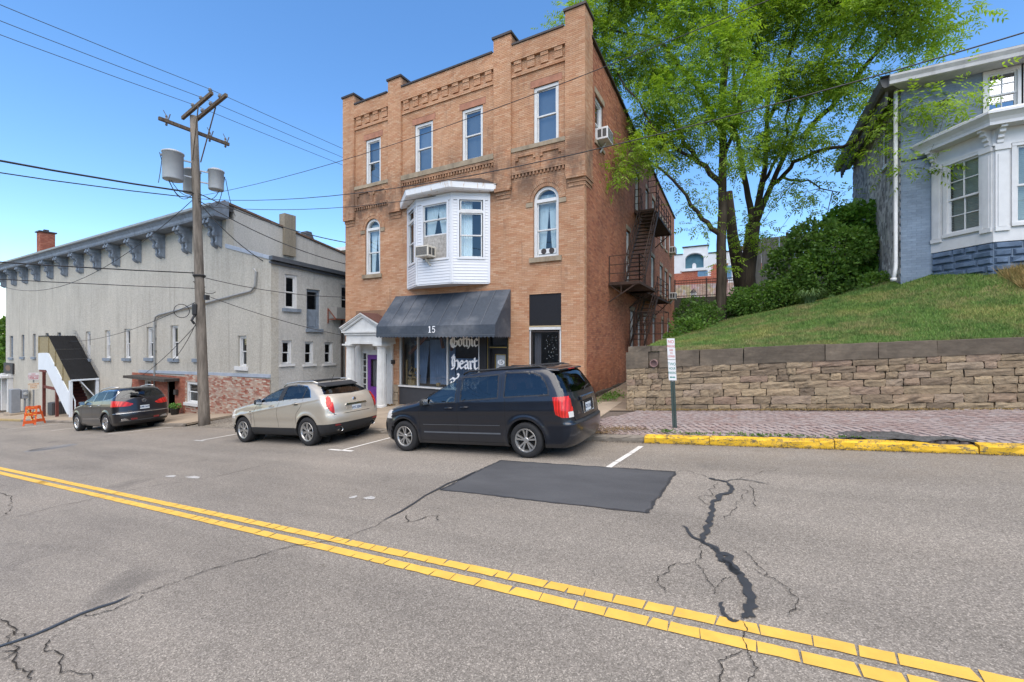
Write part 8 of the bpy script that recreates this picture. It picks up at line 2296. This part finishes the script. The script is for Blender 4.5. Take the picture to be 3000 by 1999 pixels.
obj('arch_trim', am, M_MW, MBg); obj('parapet_cap', MB().box(-5.25, -2.85, -.5, .08, 10.98, 11.08, FM).box(-7.2, -5.2, -.5, .06, 10.32, 10.4, FM).box(-2.9, .6, -.5, .06, 10.2, 10.3, FM), M_CAPM, MBg)
obj('statue_niche', MB().prism([(-4.35, 8.85), (-4.0, 8.85), (-4.0, 9.25), (-4.1, 9.4), (-4.25, 9.4), (-4.35, 9.25)], -.3, -.1, FM), M_MW, MBg)
mk = Bricks(); mk.add([q for q in course_rects(-6.3, -1.2, 7.3, 9.2, C=.09, L=.28) if (q[0] > -5.5 or q[2] < 8.4) and (q[2] < 8.5 or q[0] > -2.9 or True) and not (-3.9 < q[0] < -2.9 and 8.0 < q[2] < 8.6) and q[2] < 8.6+.5*(q[0] > -2.8)], FM, .012, dep=.02); mk.build('bricks', M_MR, MBg)
for q_ in ((-3.85, -2.95, 8.05, 8.55), (-1.9, -.9, 7.6, 8.9)): obj('painted_window', MB().box(q_[0], q_[1], 0, .014, q_[2], q_[3], FM), plain('mural_blue', (.13, .25, .38), .8, 0, .2, .4, 3), MBg)
t = NT('painted_street_scene'); vv = t.n('TexVoronoi', Vector=t.scl(1.7, 1, 1.1), Scale=1.4); MM = t.done(t.mix(.5, t.ramp(t.noise(2.2, 4, .7), [(.35, (.10, .07, .06)), (.5, (.45, .30, .20)), (.62, (.48, .50, .52)), (.75, (.14, .24, .38))]), t.mix(.85, vv.outputs['Color'], (.4, .3, .22))), .85)
obj('street_mural', MB().box(-6.3, -.2, 0, .008, 5.6, 7.28, FM), MM, MBg)
WHs = empty('gabled_house', (1.5, 52, 6), 'white gabled house with brown roof behind the trees', 'house')
obj('wall', MB().prism([(-1.6, 5.5), (4, 5.5), (4, 9.0), (1.5, 11.3), (-.2, 11.0), (-1.6, 10.2)], 0, -8, Fr((0, 52, 0), (1, 0, 0), (0, -1, 0))), M_MW, WHs); obj('roof', MB().prism([(-1.8, 10.35), (-.2, 11.9), (2.5, 12.2), (4.6, 8.9), (4.4, 8.7), (1.5, 11.3), (-.2, 11.0), (-1.6, 10.2)], .3, -8, Fr((0, 52, 0), (1, 0, 0), (0, -1, 0))), plain('brown_roof', (.12, .06, .045), .9), WHs)
obj('window', MB().box(.3, 1.1, 0, .05, 8.2, 9.2, Fr((0, 52, 0), (1, 0, 0), (0, -1, 0))), plain('tan_shutter', (.36, .26, .18), .8), WHs)
OB = MB().box(.1, 1.8, 41, 41.6, 5.6, 8.3); tag(obj('orange_hoist', OB, M_ORG), 'bright orange steel machine part glimpsed between the trunks', 'machine')
ln = empty('lantern', (-3.9, 41.5, 5.6), 'black and white lantern behind the iron railing', 'lantern')
obj('glass', MB().lathe([(.18, 5.6), (.25, 6.1), (.25, 6.15)], (-3.9, 41.5, 0), 'z', 8), M_MW, ln); obj('cap', MB().lathe([(.3, 6.15), (.2, 6.3), (.06, 6.45), (.001, 6.55)], (-3.9, 41.5, 0), 'z', 8), M_CAPM, ln)
# ------------------------------------------------------------------ behind the cream building
YH = empty('yellow_house', (-30, 27, 5), 'pale yellow house with white eave glimpsed above the cream roof', 'house')
obj('wall', MB().box(-36, -26.5, 26, 34, 0, 9.6), plain('pale_yellow_siding', (.60, .50, .27), .7), YH); obj('eave', MB().box(-36.6, -26, 25.4, 34.6, 9.7, 10.0), M_WPAINT, YH); obj('roof', MB().hexa([(-36.6, 25.4, 10.0), (-26, 25.4, 10.0), (-26, 34.6, 10.0), (-36.6, 34.6, 10.0), (-33, 29, 10.6), (-29, 29, 10.6), (-29, 31, 10.6), (-33, 31, 10.6)]), plain('slate_roof', (.10, .10, .105), .8), YH)
obj('chimney', MB().box(-28.5, -27.8, 25.2, 25.9, 6, 9.2), M_RBK, YH); [obj('bracket', MB().box(x, x+.2, 25.7, 26, 9.1, 9.7), M_WPAINT, YH) for x in (-30, -27.6)]
tag(obj('roof_turret', MB().hexa([(-30.2, 19, 6.5), (-27.6, 19, 6.5), (-27.6, 21.5, 6.5), (-30.2, 21.5, 6.5), (-28.7, 20.1, 9.9), (-28.1, 20.1, 9.9), (-28.1, 20.5, 9.9), (-28.7, 20.5, 9.9)]), plain('dark_slate', (.05, .055, .06), .8)), 'dark pointed slate turret roof rising over the cream building', 'roof')
bush('street_tree', [(-70, 14, 1.6, 3.0, 3, 2.6), (-67, 15, -.8, 2.6, 2.5, 2.2)], 'distant green tree at the far left street corner', 9000, 21, .35, M_BUSH, None)
bush('street_tree', [(-84, 18, -1, 5, 4, 3.5), (-80, 22, 1, 4, 4, 3)], 'farthest dark green tree down the street on the left', 6000, 22, .5, M_BUSH, None)
fh = empty('far_house', (-95, 22, -7), 'small white house far down the street at the left edge', 'house')
obj('wall', MB().box(-100, -92, 20, 30, -9, -2), M_WPAINT, fh); obj('roof', MB().prism([(19, -2), (25, 1.2), (31, -2)], -100.4, -91.6, Fr((0, 0, 0), (0, 1, 0), (1, 0, 0))), plain('slate_roof', (.10, .10, .105), .8), fh); obj('window', MB().box(-91.99, -91.9, 23, 24, -6, -4), M_DARK, fh)

# ------------------------------------------------------------------ the other side of the street (seen only mirrored in the glass)
OP = empty('opposite_building', (-15, -14, -1), 'pale brick commercial row mirrored in the shop windows', 'building')
FO = Fr((0, -14, 0), (-1, 0, 0), (0, 1, 0))
ow = [(4+i*3.1, 5.2+i*3.1, 3.6, 5.6) for i in range(12)]
om = MB()
for a, b, c, d in wall_cells(2, 44, -4, 7.4, ow): om.box(a, b, -.4, 0, c, d, FO)
obj('wall', om, plain('opposite_brick', (.30, .26, .22), .85, 0, .3, .3, 2), OP)
obj('cornice', MB().prof([(0, 7.2), (.4, 7.2), (.55, 7.6), (.55, 7.8), (0, 7.9)], 2, 44, FO), M_WPAINT, OP)
for a, b, c, d in ow: obj('window', MB().box(a, b, -.2, -.15, c, d, FO), M_DARK, OP)
obj('roof', MB().box(2, 44, -12, -.4, 7.2, 7.4, FO), M_CAPM, OP)
